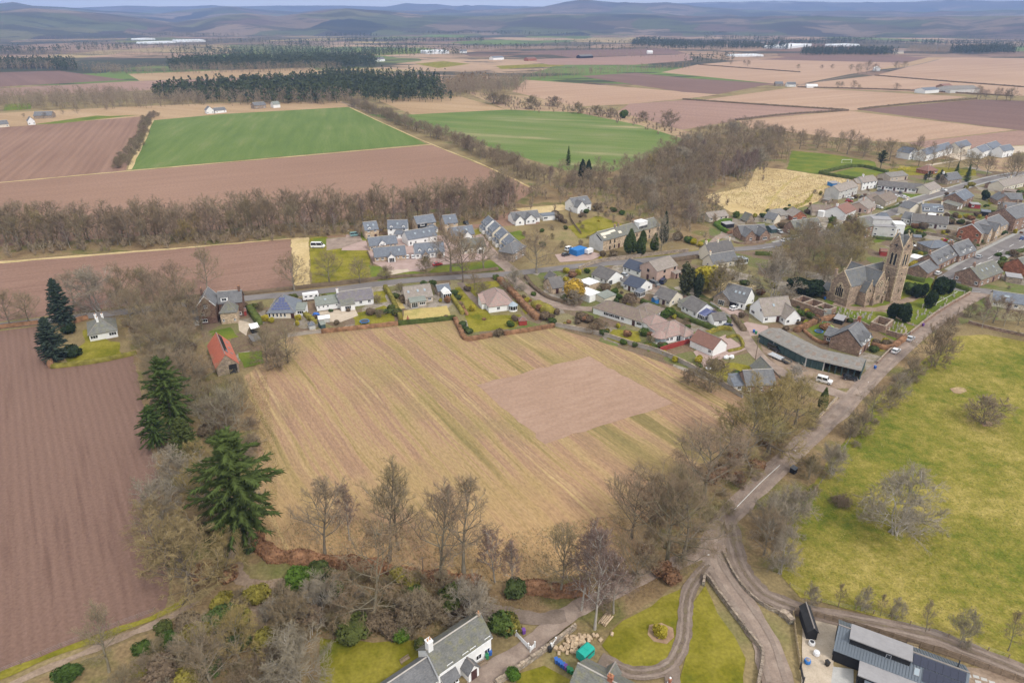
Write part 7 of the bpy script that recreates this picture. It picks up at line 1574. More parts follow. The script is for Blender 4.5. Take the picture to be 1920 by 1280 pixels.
def strip_box(face, u0, u1, z0, z1, d=.08, m=None, name='quoin'):
 a_, dv = on_face(face, 0,0,[(u0, z0),(u1, z0),(u1, z1),(u0, z1)],.002, d); q = MB(); q.solid(a_, dv); q.build(name, m or CD, CH)
block(CH, 0,-4.2,23,4.2,8.0,12.9, 'x', CW, CS, ov=.15, verge=-.25, ridge=True)
block(CH, 9.2,-8.0,14.9,6.4,8.0,12.9, 'y', CW, CS, ov=.15, verge=-.25)
block(CH, 5.4,-7.4,9.18,-4.25,5.6,9.2, 'y', CW, CS, ov=.1, verge=-.2)
block(CH, 14.92,-7.2,18.6,-4.25,5.4,8.6, 'y', CW, CS, ov=.1, verge=-.2)
block(CH, .6,4.25,4.2,8.2,3.2,5.6, 'y', CD, CS, ov=.1, verge=-.15)
def coping(face, w_, e, r, t=.35, d=.3):
 for s in (-1,1):
  a_, dv = on_face(face, 0,0,[(s*(w_/2+.12), e-.1),(s*(w_/2+.12), e+.35),(0, r+.55),(0, r+.1)],-.22,.12); q = MB(); q.solid(a_, dv); q.build('coping', CD, CH)
 a_, dv = on_face(face, 0,0,[(-.12, r+.551),(.12, r+.551),(.12, r+.9),(.4, r+.9),(.4, r+1.1),(.12, r+1.1),(.12, r+1.45),(-.12, r+1.45),(-.12, r+1.1),(-.4, r+1.1),(-.4, r+.9),(-.12, r+.9)],-.1,.1); q = MB(); q.solid(a_, dv); q.build('cross_finial', CD, CH)
FL = ((0,0),(0,-1),(-1,0)); FS = ((12.05,-8.0),(1,0),(0,-1)); FN = ((12.05,6.4),(-1,0),(0,1)); Fs = ((7.3,-7.4),(1,0),(0,-1)); Fp = ((16.76,-7.2),(1,0),(0,-1)); FE = ((23,0),(0,1),(1,0))
coping(FL, 8.4,8.0,12.9); coping(FS, 5.7,8.0,12.9); coping(FN, 5.7,8.0,12.9); coping(Fs, 3.78,5.6,9.2); coping(Fp, 3.68,5.4,8.6); coping(FE, 8.4,8.0,12.9)
for f_, w_, e_ in ((FL, 8.4,7.9),(FS, 5.7,7.9),(Fs, 3.78,5.5),(Fp, 3.68,5.3)):
 for s in (-1,1): strip_box(f_, s*(w_/2)-.28 if s > 0 else s*w_/2, s*(w_/2) if s > 0 else s*w_/2+.28,.6, e_); strip_box(f_, s*w_/2-.35, s*w_/2+.35,0,3.2,.6, CW, 'buttress')
a_, d = on_face(FL, 0,2.6, arch(4.0,6.0),.003,.1); q = MB(); q.solid(a_, d); big = q.build('window', CD, CH)
for u in (-1.2,-.4,.4,1.2):
 a_, d = on_face(FL, u, 2.9, arch(.6,3.9 if abs(u) < 1 else 3.5),.102,.13); q = MB(); q.solid(a_, d); q.build('pane', M_glass, big)
a_, d = on_face(FL, 0,7.15,[(.42*math.cos(t*math.pi/4),.42*math.sin(t*math.pi/4)) for t in range(8)],.102,.13); q = MB(); q.solid(a_, d); q.build('pane', M_glass, big)
a_, d = on_face(FS, 0,8.3,[(1.45*math.cos(t*math.pi/10),1.45*math.sin(t*math.pi/10)) for t in range(20)],.003,.1); q = MB(); q.solid(a_, d); rose = q.build('rose_window', CD, CH)
for i in range(9):
 cx, cz, r0 = (0,0,.34) if i == 8 else (.92*math.cos(i*math.pi/4),.92*math.sin(i*math.pi/4),.26)
 a_, d = on_face(FS, cx, 8.3+cz, [(r0*math.cos(t*math.pi/4), r0*math.sin(t*math.pi/4)) for t in range(8)],.102,.13); q = MB(); q.solid(a_, d); q.build('pane', M_glass, rose)
for u in (-.75,0,.75): lancet(FS, u, 2.0,.45,1.9,.14)
for u in (-.4,.4): lancet(Fs, u, 1.6,.4,1.9,.14)
lancet(Fs, 0,5.8,.7,1.1,.15)
for u in (-.3,.5): lancet(Fp, u, 2.6,.35,1.8,.14)
lancet(Fp, 0,5.6,.6,1.0,.14)
for x in (16.5,19,21.5): lancet(((x, 4.2),(-1,0),(0,1)),0,3,.9,3.4)
tx, ty, tw = 21.7,-6.1,6.0
q = MB(); q.prism([(tx-3.2, ty-3.2),(tx+3.2, ty-3.2),(tx+3.2, ty+3.2),(tx-3.2, ty+3.2)],0,1.4); q.prism([(tx-3.0, ty-3.0),(tx+3.0, ty-3.0),(tx+3.0, ty+3.0),(tx-3.0, ty+3.0)],1.402,13.4); q.prism([(tx-2.8, ty-2.8),(tx+2.8, ty-2.8),(tx+2.8, ty+2.8),(tx-2.8, ty+2.8)],13.402,20.8)
TOW = q.build('tower', CW, CH)
q = MB(); q.box(tx-3.08, ty-3.08,13.25, tx+3.08, ty+3.08,13.5); q.build('string_course', CD, CH)
for ax in ('x', 'y'): block(CH, tx-2.8, ty-2.8, tx+2.8, ty+2.8,20.802,25.6 if ax == 'x' else 25.58, ax, CW, CS, z0=20.802, ov=0, verge=-.2, th=.12, ridge=False, wname='tower_gable', rname='tower_roof')
TF = [((tx-2.8, ty),(0,-1),(-1,0)),((tx, ty-2.8),(1,0),(0,-1)),((tx+2.8, ty),(0,1),(1,0)),((tx, ty+2.8),(-1,0),(0,1))]
for f_ in TF:
 coping(f_, 5.6,20.8,25.6)
 for u in (-.75,.75): lancet(f_, u, 14.4,.85,4.6,.3)
 for s in (-1,1): strip_box(f_, s*2.8-.5 if s > 0 else -2.8, s*2.8 if s > 0 else -2.3,13.6,20.7)
 a_, d = on_face(f_, 0,22.0,[(-.2,-.7),(.2,-.7),(.2,-.2),(.7,-.2),(.7,.2),(.2,.2),(.2,.7),(-.2,.7),(-.2,.2),(-.7,.2),(-.7,-.2),(-.2,-.2)],.003,.06); q = MB(); q.solid(a_, d); q.build('cross_opening', M_bframe, CH)
 (ox, oy), al, nn_ = f_; lo_ = ((ox+nn_[0]*.2, oy+nn_[1]*.2), al, nn_)
 for s in (-1,1): strip_box(lo_, s*3.0-.5 if s > 0 else -3.0, s*3.0 if s > 0 else -2.5,1.5,13.2)
 for z in (3.2,8.0): lancet(lo_, .4, z, .4,1.7,.16)
 a_, d = on_face(lo_, -.3,11.2,[(.55*math.cos(t*math.pi/6),.55*math.sin(t*math.pi/6)) for t in range(12)],.003,.07); q = MB(); q.solid(a_, d); oc = q.build('round_window', CD, CH)
 a_, d = on_face(lo_, -.3,11.2,[(.36*math.cos(t*math.pi/4),.36*math.sin(t*math.pi/4)) for t in range(8)],.072,.09); q = MB(); q.solid(a_, d); q.build('pane', M_glass, oc)
chimney(CH, .8,3.6,10.2,1.0,.8,2.2, CW, 1)
def ruin(lb, A, B, D, hts, cross=()):
 a, b = G(*A), G(*B); L = (b-a).length; root = empty('roofless_building', (a.x, a.y, 0), math.atan2(b.y-a.y, b.x-a.x), lb, 'ruin')
 t = .5
 for i, (x0, y0, x1, y1) in enumerate(((0,0, L, t),(0, D-t, L, D),(0, t, t, D-t),(L-t, t, L, D-t))+tuple((L*c-t/2, t, L*c+t/2, D-t) for c in cross)):
  q = MB(); q.box(x0+.002, y0+.002,0, x1-.002, y1-.002, hts); q.build('wall', W['brown'], root); q = MB(); q.box(x0-.05, y0-.05 if i < 2 else y0+.06, hts+.002, x1+.05, y1+.05 if i < 2 else y1-.06, hts+.16); q.build('coping', W['stone'], root)
ruin('roofless walled stone burial enclosure in three cells left of the church', (1482,573),(1546,596),7,2.6,(.33,.66)); ruin('roofless square stone enclosure below the yews', (1629,618),(1658,626),8,2.8)
# ================================================================== vehicles
def m_paint(name, c): 
 g = NG(name); g.b.inputs['Coat Weight'].default_value = .5; g.b.inputs['Coat Roughness'].default_value = .1
 return g.fin(c, .35, spec=.5)
PAINT = dict(white=m_paint('white_paint', (.78,.78,.78)), silver=m_paint('silver_paint', (.42,.44,.46)), dark=m_paint('dark_paint', (.025,.027,.032)), navy=m_paint('navy_paint', (.02,.03,.08)), red=m_paint('red_paint', (.42,.015,.02)), blue=m_paint('blue_paint', (.05,.12,.32)), purple=m_paint('purple_paint', (.12,.06,.13)), grey=m_paint('grey_paint', (.13,.14,.15)), teal=m_paint('teal_paint', (.2,.36,.36)))
M_tyre = m_flat('tyre', (.025,.025,.027),.9); M_rim = m_flat('wheel_rim', (.4,.41,.42),.4,.6); M_lampg = m_flat('headlight', (.7,.72,.72),.2); M_tail = m_flat('tail_light', (.35,.02,.02),.3)
CARS = {   # lower body profile (x,z), cabin base (x0,x1), cabin roof (x0,x1), belt z, roof z, width, wheel r, axle x
 'hatch': ([(-2.05,.3),(2.0,.3),(2.08,.55),(1.95,.78),(1.0,.93),(-1.95,.98),(-2.1,.7)],(-1.95,1.0),(-1.5,.2),.95,1.48,1.76,.31,(-1.25,1.28)),
 'saloon': ([(-2.25,.3),(2.2,.3),(2.28,.55),(2.1,.76),(1.05,.9),(-1.5,.95),(-2.2,.92),(-2.3,.6)],(-1.6,1.05),(-1.0,.25),.93,1.44,1.8,.32,(-1.35,1.4)),
 'suv': ([(-2.25,.42),(2.15,.42),(2.22,.7),(2.15,1.12),(1.0,1.18),(-2.25,1.2)],(-2.22,1.0),(-2.15,.72),1.19,2.0,1.85,.4,(-1.35,1.4)),
 'van': ([(-2.5,.4),(2.35,.4),(2.45,.8),(2.2,1.1),(1.6,1.25),(-2.5,1.25)],(-2.48,1.62),(-2.42,.95),1.24,2.0,1.95,.34,(-1.55,1.6)),
 'minibus': ([(-3.3,.45),(3.0,.45),(3.15,.9),(2.9,1.25),(2.3,1.45),(-3.3,1.45)],(-3.28,2.35),(-3.2,1.6),1.44,2.7,2.1,.38,(-2.1,2.1))}
def car_meshes(t, col):
 lo, cb, cr_, bz, rz_, wd, wr, axl = CARS[t]; hw = wd/2
 def body():
  b = MB(); n = len(lo)
  b.solid([(x, -hw+.06, z) for x, z in lo],(0, wd-.12,0))
  b.solid([(x*.985,-hw, max(z*.96,.36)) for x, z in lo],(0, wd, 0))
  b.solid([(cr_[0]+.02,-hw*.8, rz_),(cr_[1]-.02,-hw*.8, rz_),(cr_[1]-.12,-hw*.74, rz_+.06),(cr_[0]+.12,-hw*.74, rz_+.06)],(0, hw*1.6,0))
  f = lambda t_, s, lift=0: (cb[0]+(cr_[0]-cb[0])*t_, cb[1]+(cr_[1]-cb[1])*t_)
  for x0, x1 in ((cb[0], cr_[0]),(cb[1], cr_[1]),((cb[0]+cb[1])/2,(cr_[0]+cr_[1])/2)):
   for s in (-1,1): b.solid([(x0-.06, s*hw*.965, bz-.02),(x0+.06, s*hw*.965, bz-.02),(x1+.06, s*hw*.8, rz_+.01),(x1-.06, s*hw*.8, rz_+.01)],(0,-s*.05,0))
  return b.mesh('body', PAINT[col])
 def glass():
  b = MB(); B_ = [(cb[0],-hw*.95, bz-.01),(cb[1],-hw*.95, bz-.01),(cb[1], hw*.95, bz-.01),(cb[0], hw*.95, bz-.01)]; T = [(cr_[0],-hw*.8, rz_),(cr_[1],-hw*.8, rz_),(cr_[1], hw*.8, rz_),(cr_[0], hw*.8, rz_)]
  for i in range(4): j = (i+1) % 4; b.quad(B_[i], B_[j], T[j], T[i])
  b.poly(T); return b.mesh('windows', M_glass)
 def wheel():
  b = MB(); b.tube((0,-.11,0),(0,.11,0), wr, n=12); return b.mesh('wheel', M_tyre)
 def rim():
  b = MB(); b.tube((0,-.125,0),(0,.125,0), wr*.6, n=8); return b.mesh('rim', M_rim)
 def lamp(m, nm):
  b = MB(); b.box(-.04,-.18,-.07,.04,.18,.07); return b.mesh(nm, m)
 return (cached(('cb', t, col), body), cached(('cg', t), glass), cached(('cw', t), wheel), cached(('cr', t), rim), cached('hl', lambda: lamp(M_lampg, 'headlight')), cached('tl', lambda: lamp(M_tail, 'tail_light')))
def car(t, col, px, py, to, label, group='parked cars in the village', name=None):
 """to: picture point the bonnet faces"""
 g = G(px, py); q = G(*to); rz = math.atan2(q.y-g.y, q.x-g.x); z = .17
 lo, cb, cr_, bz, rz_, wd, wr, axl = CARS[t]
 nm = name or ('van' if t == 'van' else 'minibus' if t == 'minibus' else 'car')
 root = empty(nm, (g.x, g.y, z), rz, label, nm, group); bm, gm_, wm, rm, hm, tm = car_meshes(t, col)
 link('body', bm, root); link('windows', gm_, root)
 for x in axl:
  for s in (-1,1): w_ = link('wheel', wm, root, (x, s*(wd/2-.08), wr)); link('rim', rm, w_)
 xf, xb = max(p[0] for p in lo), min(p[0] for p in lo)
 for s in (-1,1): link('headlight', hm, root, (xf-.06, s*wd*.36,.66)); link('tail_light', tm, root, (xb+.05, s*wd*.38,.78))
 return root
for a in (
 ('hatch', 'white', 1679,661,(1700,645), 'white hatchback parked on the lane beside the shed end'),('saloon', 'silver', 1706,638,(1725,622), 'silver car parked on the lane below the churchyard wall'),
 ('suv', 'white', 1545,718,(1560,722), 'white boxy four wheel drive car turning out of the shed yard'),('van', 'dark', 1452,657,(1466,664), 'black van parked against the green shed'),
 ('hatch', 'dark', 1593,712,(1606,714), 'dark car half under the open end of the green shed'),('van', 'grey', 1227,536,(1242,542), 'dark grey van on the back lane below the pink house'),('van', 'navy', 1243,531,(1250,524), 'navy van beside the corner of the pink house'),
 ('hatch', 'silver', 1172,519,(1184,523), 'silver car beside the white cottage with blue roof'),('hatch', 'white', 1377,581,(1390,578), 'white hatchback on the drive of the modern white house'),('hatch', 'navy', 1364,614,(1376,609), 'dark blue car beside the little lane garage'),
 ('hatch', 'white', 1471,453,(1485,451), 'white car on the road before the sandstone school house'),('van', 'white', 1491,449,(1506,446), 'white van on the road before the green doored shop'),('hatch', 'silver', 1461,437,(1471,441), 'silver car beside the teal shed'),('saloon', 'silver', 1559,443,(1573,439), 'silver car on the road above the church thicket'),
 ('saloon', 'silver', 1835,484,(1850,475), 'silver car on the main street by the dormer house'),('hatch', 'white', 1758,515,(1771,508), 'white car before the stone terrace on the main street'),('van', 'white', 1810,513,(1822,506), 'white van behind the stone corner cottage'),('hatch', 'blue', 1917,449,(1930,442), 'blue car high on the main street at the right edge'),
 ('saloon', 'red', 820,498,(832,496), 'dark red car parked on the estate loop'),('hatch', 'white', 764,484,(764,478), 'left white car parked beside the dormer house of the estate'),('hatch', 'white', 775,484,(775,478), 'right white car parked beside the dormer house of the estate'),('hatch', 'dark', 874,421,(884,426), 'dark car at the top of the estate street'),('van', 'teal', 666,443,(674,442), 'pale van at the back of the estate yard'),('hatch', 'silver', 836,432,(840,440), 'silver car by the buff back row house'),
 ('minibus', 'white', 597,465,(608,465), 'white minibus on the estate grass at the left'),('hatch', 'dark', 1061,480,(1070,478), 'dark car in the building yard below the blue container'),('suv', 'white', 1067,470,(1076,467), 'white pickup like car beside the blue container'),
 ('hatch', 'white', 1694,393,(1706,386), 'white car driving on the upper street'),('saloon', 'grey', 1650,359,(1660,357), 'grey car in front of the long white bungalow row'),('hatch', 'dark', 1688,363,(1694,358), 'dark car at the cul de sac lawn'),('hatch', 'white', 1680,370,(1690,370), 'left white car on the cul de sac lawn edge'),('hatch', 'white', 1697,372,(1707,372), 'right white car on the cul de sac lawn edge'),('saloon', 'white', 1593,373,(1602,374), 'white car in the court below the grey semi detached house'),('hatch', 'red', 1592,379,(1602,380), 'red car in the court below the grey semi detached house'),('saloon', 'dark', 1617,371,(1626,369), 'dark car beside the white court car'),('hatch', 'white', 1648,391,(1658,393), 'white car beside the pinkish gabled bungalow'),('saloon', 'white', 1768,358,(1778,360), 'white car at the cream gabled bungalow'),
 ('hatch', 'red', 1769,453,(1779,450), 'bright red car below the brick villa'),('saloon', 'silver', 1783,455,(1793,451), 'silver car right of the bright red car'),('saloon', 'purple', 1723,469,(1733,466), 'purple car in the yard behind the church tower'),('hatch', 'white', 1708,463,(1716,464), 'white car beside the purple car'),('hatch', 'dark', 1795,459,(1805,455), 'dark car behind the slate roofed shop'),('hatch', 'silver', 1552,375,(1562,373), 'silver car at the meadow end of the semi detached house')):
 car(*a)
def parts_thing(name, label, cat, px, py, to, parts, group=None, z=.12):
 g = G(px, py); q = G(*to); root = empty(name, (g.x, g.y, z), math.atan2(q.y-g.y, q.x-g.x), label, cat, group)
 for nm, m, fn in parts: b = MB(); fn(b); b.build(nm, m, root)
 return root
def wheels(root, xs, y, r=.33):
 wm = cached(('tw', r), lambda: (lambda b: (b.tube((0,-.11,0),(0,.11,0), r, n=12), b.mesh('wheel', M_tyre))[1])(MB()))
 for x in xs:
  for s in (-1,1): link('wheel', wm, root, (x, s*y, r))
r_ = parts_thing('motorhome', 'white motorhome parked beside the road left of the long white cottage', 'motorhome', 584,562,(600,560),[('body', PAINT['white'], lambda b: (b.solid([(-3.1,-1.1,.5),(3.2,-1.1,.5),(3.3,-1.1,1.1),(2.6,-1.1,1.5),(3.0,-1.1,2.2),(2.7,-1.1,2.9),(-3.1,-1.1,2.8)],(0,2.2,0)))),('windscreen', M_glass, lambda b: b.solid([(3.24,-1.0,1.17),(2.62,-1.0,1.53),(2.66,-1.0,1.58),(3.28,-1.0,1.22)],(0,2.0,0))),('window', M_glass, lambda b: b.box(-.6,-1.14,1.6,.5,-1.102,2.1)),('window', M_glass, lambda b: b.box(-2.4,-1.14,1.6,-1.5,-1.102,2.1)),('window', M_glass, lambda b: b.box(1.5,-1.14,1.5,2.3,-1.102,2.1))]); wheels(r_, (-1.9,2.2),1.0)
r_ = parts_thing('container', 'blue painted shipping container in the building yard of the ruin', 'container', 1084,476,(1097,472),[('body', W['blue'], lambda b: (b.box(-3.6,-2.4,.1,3.6,0,2.7),[b.box(-3.5+i*.36,-2.46,.2,-3.32+i*.36,-2.402,2.6) for i in range(20)])),('body', W['blue'], lambda b: b.box(-3.6,.06,.1,3.6,2.4,2.7)),('door', W['blue'], lambda b: b.box(3.602,-2.3,.2,3.68,-1.25,2.6)),('door', W['blue'], lambda b: b.box(3.602,-1.15,.2,3.68,-.1,2.6))])
r_ = parts_thing('box_trailer', 'white box trailer beside the ruined house', 'trailer', 1104,476,(1112,473),[('body', PAINT['white'], lambda b: b.box(-2,-1,.55,2,1,2.4)),('drawbar', M_tyre, lambda b: b.box(2.002,-.06,.45,3.1,.06,.55))]); wheels(r_, (-.5,.4),1.0,.3)
r_ = parts_thing('flatbed_trailer', 'long white flatbed trailer in the shed yard', 'trailer', 1455,672,(1470,679),[('deck', PAINT['silver'], lambda b: b.box(-2.6,-1,.62,2.6,1,.76)),('side_board', PAINT['white'], lambda b: b.box(-2.6,1.002,.62,2.6,1.05,1.0)),('side_board', PAINT['white'], lambda b: b.box(-2.6,-1.05,.62,2.6,-1.002,1.0)),('drawbar', M_tyre, lambda b: b.box(2.602,-.06,.5,3.9,.06,.6))]); wheels(r_, (-.5,.4),.85,.3)
r_ = parts_thing('farm_trailer', 'dark farm trailer with logs beside the flatbed', 'trailer', 1474,681,(1486,687),[('bed', PAINT['grey'], lambda b: (b.box(-1.4,-.8,.6,1.4,.8,.7), b.box(-1.4,-.8,.702,-1.34,.8,1.2), b.box(-1.34,.74,.702,1.4,.8,1.2), b.box(-1.34,-.8,.702,1.4,-.74,1.2))),('load', W['wood'], lambda b: [b.tube((-1.2,-.5+i*.3,.85),(1.2,-.5+i*.3,.85),.14, n=6) for i in range(4)])]); wheels(r_, (0,),.8,.34)
r_ = parts_thing('livestock_trailer', 'turquoise livestock trailer beside the log pile', 'trailer', 1097,1234,(1110,1222),[('body', W['teal'], lambda b: (b.solid([(-1.35,-.95,.5),(-1.35,.95,.5),(-1.35,.95,2.05),(-1.35,.6,2.3),(-1.35,-.6,2.3),(-1.35,-.95,2.05)],(2.7,0,0)))),('roof_rib', W['teal'], lambda b: b.box(-.05,-.62,2.302,.05,.62,2.35)),('vent', M_bframe, lambda b: b.box(-1.1,-.98,1.6,1.1,-.952,1.85)),('spare_wheel', M_tyre, lambda b: b.tube((1.352,.3,1.2),(1.5,.3,1.2),.3, n=12)),('drawbar', M_tyre, lambda b: b.box(1.352,-.05,.45,2.5,.05,.55))]); wheels(r_, (-.3,),.98,.3)
# ================================================================== fences, walls, hedges
M_coping = W['stone']
def wall(px, h_, w_, wm, label, cap=True, stones=False, name='stone_wall', cat='wall', sm=3):
 L = smooth_line([G2(p) for p in px], sm); c = sum((p for p in L), Vector((0,0)))/len(L); root = empty(name, (c.x, c.y, 0),0, label, cat); rg = random.Random(int(c.x*10))
 L = [p-c for p in L]; lo, ro = offset(L, w_/2), offset(L, -w_/2); b = MB(); n = len(L); V_ = []
 for i in range(n):
  hj = h_*(1+rg.uniform(-.05,.05)) if not cap or stones else h_
  V_ += [(lo[i].x, lo[i].y, 0),(lo[i].x*.92+ro[i].x*.08, lo[i].y*.92+ro[i].y*.08, hj),(ro[i].x*.92+lo[i].x*.08, ro[i].y*.92+lo[i].y*.08, hj),(ro[i].x, ro[i].y, 0)]
 F_ = []
 for i in range(n-1):
  k = 4*i; F_ += [(k, k+4, k+5, k+1),(k+1, k+5, k+6, k+2),(k+2, k+6, k+7, k+3)]
 F_ += [(0,1,2,3),(4*n-1,4*n-2,4*n-3,4*n-4)]
 me = bpy.data.meshes.new('wall_body'); me.from_pydata(V_, [], F_); me.materials.append(wm); me.update(); link('wall_body', me, root)
 q = MB()
 for i in range(n-1):
  a_, b_ = L[i], L[i+1]; d = (b_-a_).length; k = max(1, int(d/(.42 if stones else 2.2))); t_ = (b_-a_).normalized(); nr = Vector((-t_.y, t_.x))
  for j in range(k):
   p0, p1 = a_+(b_-a_)*((j+.03)/k), a_+(b_-a_)*((j+.97)/k)
   if stones:
    ww = w_*rg.uniform(.32,.52); zz = h_+rg.uniform(.08,.3); q.prism([tuple(p0-nr*ww), tuple(p1-nr*ww*rg.uniform(.8,1)), tuple(p1+nr*ww), tuple(p0+nr*ww*rg.uniform(.8,1))], h_*.93, zz, 0)
   elif cap:
    q.prism([tuple(p0-nr*w_*.6), tuple(p1-nr*w_*.6), tuple(p1+nr*w_*.6), tuple(p0+nr*w_*.6)], h_+.003, h_+.12,0)
 if q.v: o = q.build('coping_stones', M_coping, root); o['kind'] = 'stuff'
 if stones:                                            # face stones standing proud, too small to pick apart
  q = MB()
  for i in range(n-1):
   a_, b_ = L[i], L[i+1]; d = (b_-a_).length; t_ = (b_-a_).normalized(); nr = Vector((-t_.y, t_.x))
   for s in (-1,1):
    for j in range(int(d*h_*5)):
     p = a_+t_*rg.uniform(.1, max(.2, d-.1)); z0 = rg.uniform(0, h_*.8); l_, hh2 = rg.uniform(.15,.32), rg.uniform(.12,.24)
     o_ = w_/2*(1-.16*z0/h_)
     q.prism([tuple(p+nr*s*o_*.85-t_*l_), tuple(p+nr*s*(o_+.05)-t_*l_*.85), tuple(p+nr*s*(o_+.05)+t_*l_*.85), tuple(p+nr*s*o_*.85+t_*l_)][::s], z0, z0+hh2)
  o = q.build('face_stones', W['stone'], root); o['kind'] = 'stuff'
 return root
DS = m_wall('drystone', [(.30,.26,.21),(.38,.33,.27),(.24,.21,.17),(.34,.32,.24)],3.5,.3)
wall([(1318,1098),(1323,1082),(1346,1112),(1385,1165),(1415,1205),(1429,1227),(1420,1290)],0.9,.55, DS, 'drystone wall running along the left side of the near lane', stones=True)
wall([(1355,1036),(1375,1076),(1402,1112),(1438,1140),(1462,1150)],.6,.4, DS, 'low mossy drystone wall between the lane and the right hand track', stones=True)
wall([(1462,1150),(1475,1158),(1484,1170)],1.0,1.2, DS, 'fan of rough stone pitching beside the black house entrance', stones=True)
wall([(1079,1177),(1038,1208),(991,1242),(930,1284)],1.0,.6, DS, 'drystone garden wall between the farm drive and the lodge garden', stones=True)
wall([(1569,748),(1545,774),(1519,801)],.9,.4, W['dress'], 'pale stone garden wall on the grass verge at the lane junction')
wall([(1818,552),(1757,588),(1705,629)],1.3,.5, W['brown'], 'churchyard wall along the lane with pale coping')
wall([(1692,640),(1665,661),(1644,683)],.9,.4, W['brown'], 'low stone wall in front of the brown stone house garden')
wall([(1085,507),(1127,492),(1240,478),(1290,473)],1.6,.5, W['stone'], 'long stone wall below the ruined house on the north road')
wall([(1042,612),(1125,629),(1182,647),(1234,662),(1287,686),(1340,715),(1392,746)],1.5,.4, W['greyd'], 'grey wall along the upper right edge of the big field')
wall([(1237,660),(1293,643)],1.7,.3, W['redwood'], 'red stained wall below the pinkish bungalow', False)
wall([(540,632),(575,627),(603,624)],1.3,.4, W['greyd'], 'grey garden wall at the upper left field edge')
wall([(1660,628),(1690,636),(1698,630)],2.0,.4, W['brown'], 'brown garden wall below the square roofless enclosure')
wall([(1546,598),(1570,602),(1605,606),(1630,618)],1.5,.4, W['brown'], 'stone wall between the churchyard and the gardens')
wall([(1205,530),(1290,561)],1.1,.25, W['pink'], 'pink rendered wall along the upper side of the back lane')
wall([(1332,569),(1350,580)],.9,.3, W['white'], 'white rendered wall at the drive of the modern house'); wall([(1360,590),(1374,597)],.8,.3, W['white'], 'short white wall piece beside the drive of the modern house')
wall([(1375,455),(1392,458),(1420,456),(1455,448)],.8,.4, W['brown'], 'low wall in front of the sandstone school house')
wall([(1815,606),(1860,618),(1935,634)],1.0,.4, W['brown'], 'wall at the top of the pasture below the purplish trees')
wall([(1722,438),(1790,450),(1830,468)],1.4,.4, W['stone'], 'garden wall behind the main street houses')
wall([(1830,468),(1850,462),(1890,440)],1.1,.4, W['stone'], 'street side wall of the brick villa garden')
wall([(1447,476),(1500,466),(1530,455)],1.2,.4, W['brown'], 'roadside wall below the junction')
def board_fence(px, h_, label, m, pn=1.8, bw=.16, name='timber_fence', post=True):
 L = smooth_line([G2(p) for p in px],2); c = L[0].copy(); root = empty(name, (c.x, c.y, 0),0, label, 'fence'); Q = [L[0]]
 for p in L[1:]:
  d = (p-Q[-1]).length; k = max(1, round(d/pn)); a_ = Q[-1]
  for i in range(1, k+1): Q.append(a_+(p-a_)*(i/k))
 rg = random.Random(3)
 for i in range(len(Q)-1):
  a_, b_ = Q[i]-c, Q[i+1]-c; t_ = (b_-a_); ln = t_.length; t_.normalize(); nr = Vector((-t_.y, t_.x)); n = max(2, int(ln/bw)); b = MB()
  for j in range(n):
   p0, p1 = a_+t_*(ln*(j+.04)/n), a_+t_*(ln*(j+.96)/n); o_ = rg.uniform(0,.02); b.prism([tuple(p0+nr*o_), tuple(p1+nr*o_), tuple(p1+nr*(o_+.03)), tuple(p0+nr*(o_+.03))],.05, h_*rg.uniform(.985,1.01))
  for z in (.35, h_*.75): b.prism([tuple(a_-nr*.05), tuple(b_-nr*.05), tuple(b_-nr*.005), tuple(a_-nr*.005)], z, z+.09)
  b.build('fence_panel', m, root); q = MB(); q.box(a_.x-.06, a_.y-.06,0, a_.x+.06, a_.y+.06, h_+.08); q.build('post', m, root)
 return root
M_newwood = m_flat('new_timber', (.46,.36,.22),.85, var=.15); M_oldwood = m_flat('old_timber', (.27,.20,.14),.9, var=.2)
board_fence([(1489,1152),(1530,1158),(1600,1176),(1700,1206),(1800,1238),(1900,1275),(1960,1300)],1.5, 'brown board fence along the track behind the black house', M_oldwood)
board_fence([(1486,1153),(1492,1200),(1500,1252)],1.1, 'pale timber fence on the left side of the gravel yard', M_newwood)
board_fence([(900,552),(912,568),(916,576)],1.0, 'grey fence beside the garden drive', M_oldwood); board_fence([(1100,408),(1072,392),(1070,412),(1090,440)],1.4, 'garden fence behind the junction', M_oldwood)
board_fence([(700,498),(692,480),(688,474)],1.4, 'timber fence beside the estate grass', M_oldwood); board_fence([(1286,455),(1330,459),(1358,440)],1.0, 'low fence at the road loop', M_oldwood) if False else None
board_fence([(1700,410),(1760,416),(1790,422)],1.4, 'garden fences between the village rows', M_oldwood); board_fence([(1782,395),(1840,402),(1880,398)],1.4, 'fence behind the brown stone villa', M_oldwood); board_fence([(1510,398),(1545,395),(1560,380)],1.4, 'fence at the lower end of the meadow', M_oldwood)
def post_fence(px, label, h_=1.1, st=3.0):
 L = smooth_line([G2(p) for p in px],4); c = L[0].copy(); root = empty('wire_fence', (c.x, c.y, 0),0, label, 'fence'); pm = cached('fpost', lambda: (lambda b: (b.box(-.06,-.06,0,.06,.06,1.15), b.mesh('post', M_oldwood))[1])(MB()))
 acc = 0; P = []
 for a_, b_ in zip(L[:-1], L[1:]):
  d = (b_-a_).length
  while acc < d: P.append(a_+(b_-a_)*(acc/d)); acc += st
  acc -= d
 for p in P: link('post', pm, root, (p.x-c.x, p.y-c.y, 0))
 b = MB()
 for a_, b_ in zip(P[:-1], P[1:]):
  for z in (.4,.75,1.05): b.tube((a_.x-c.x, a_.y-c.y, z),(b_.x-c.x, b_.y-c.y, z),.012, n=3, cap=False)
 b.build('wires', M_lead, root); return root
post_fence([(1480,1100),(1540,1130),(1640,1152),(1760,1190),(1920,1245)], 'post and wire fence between the lower track and the pasture')
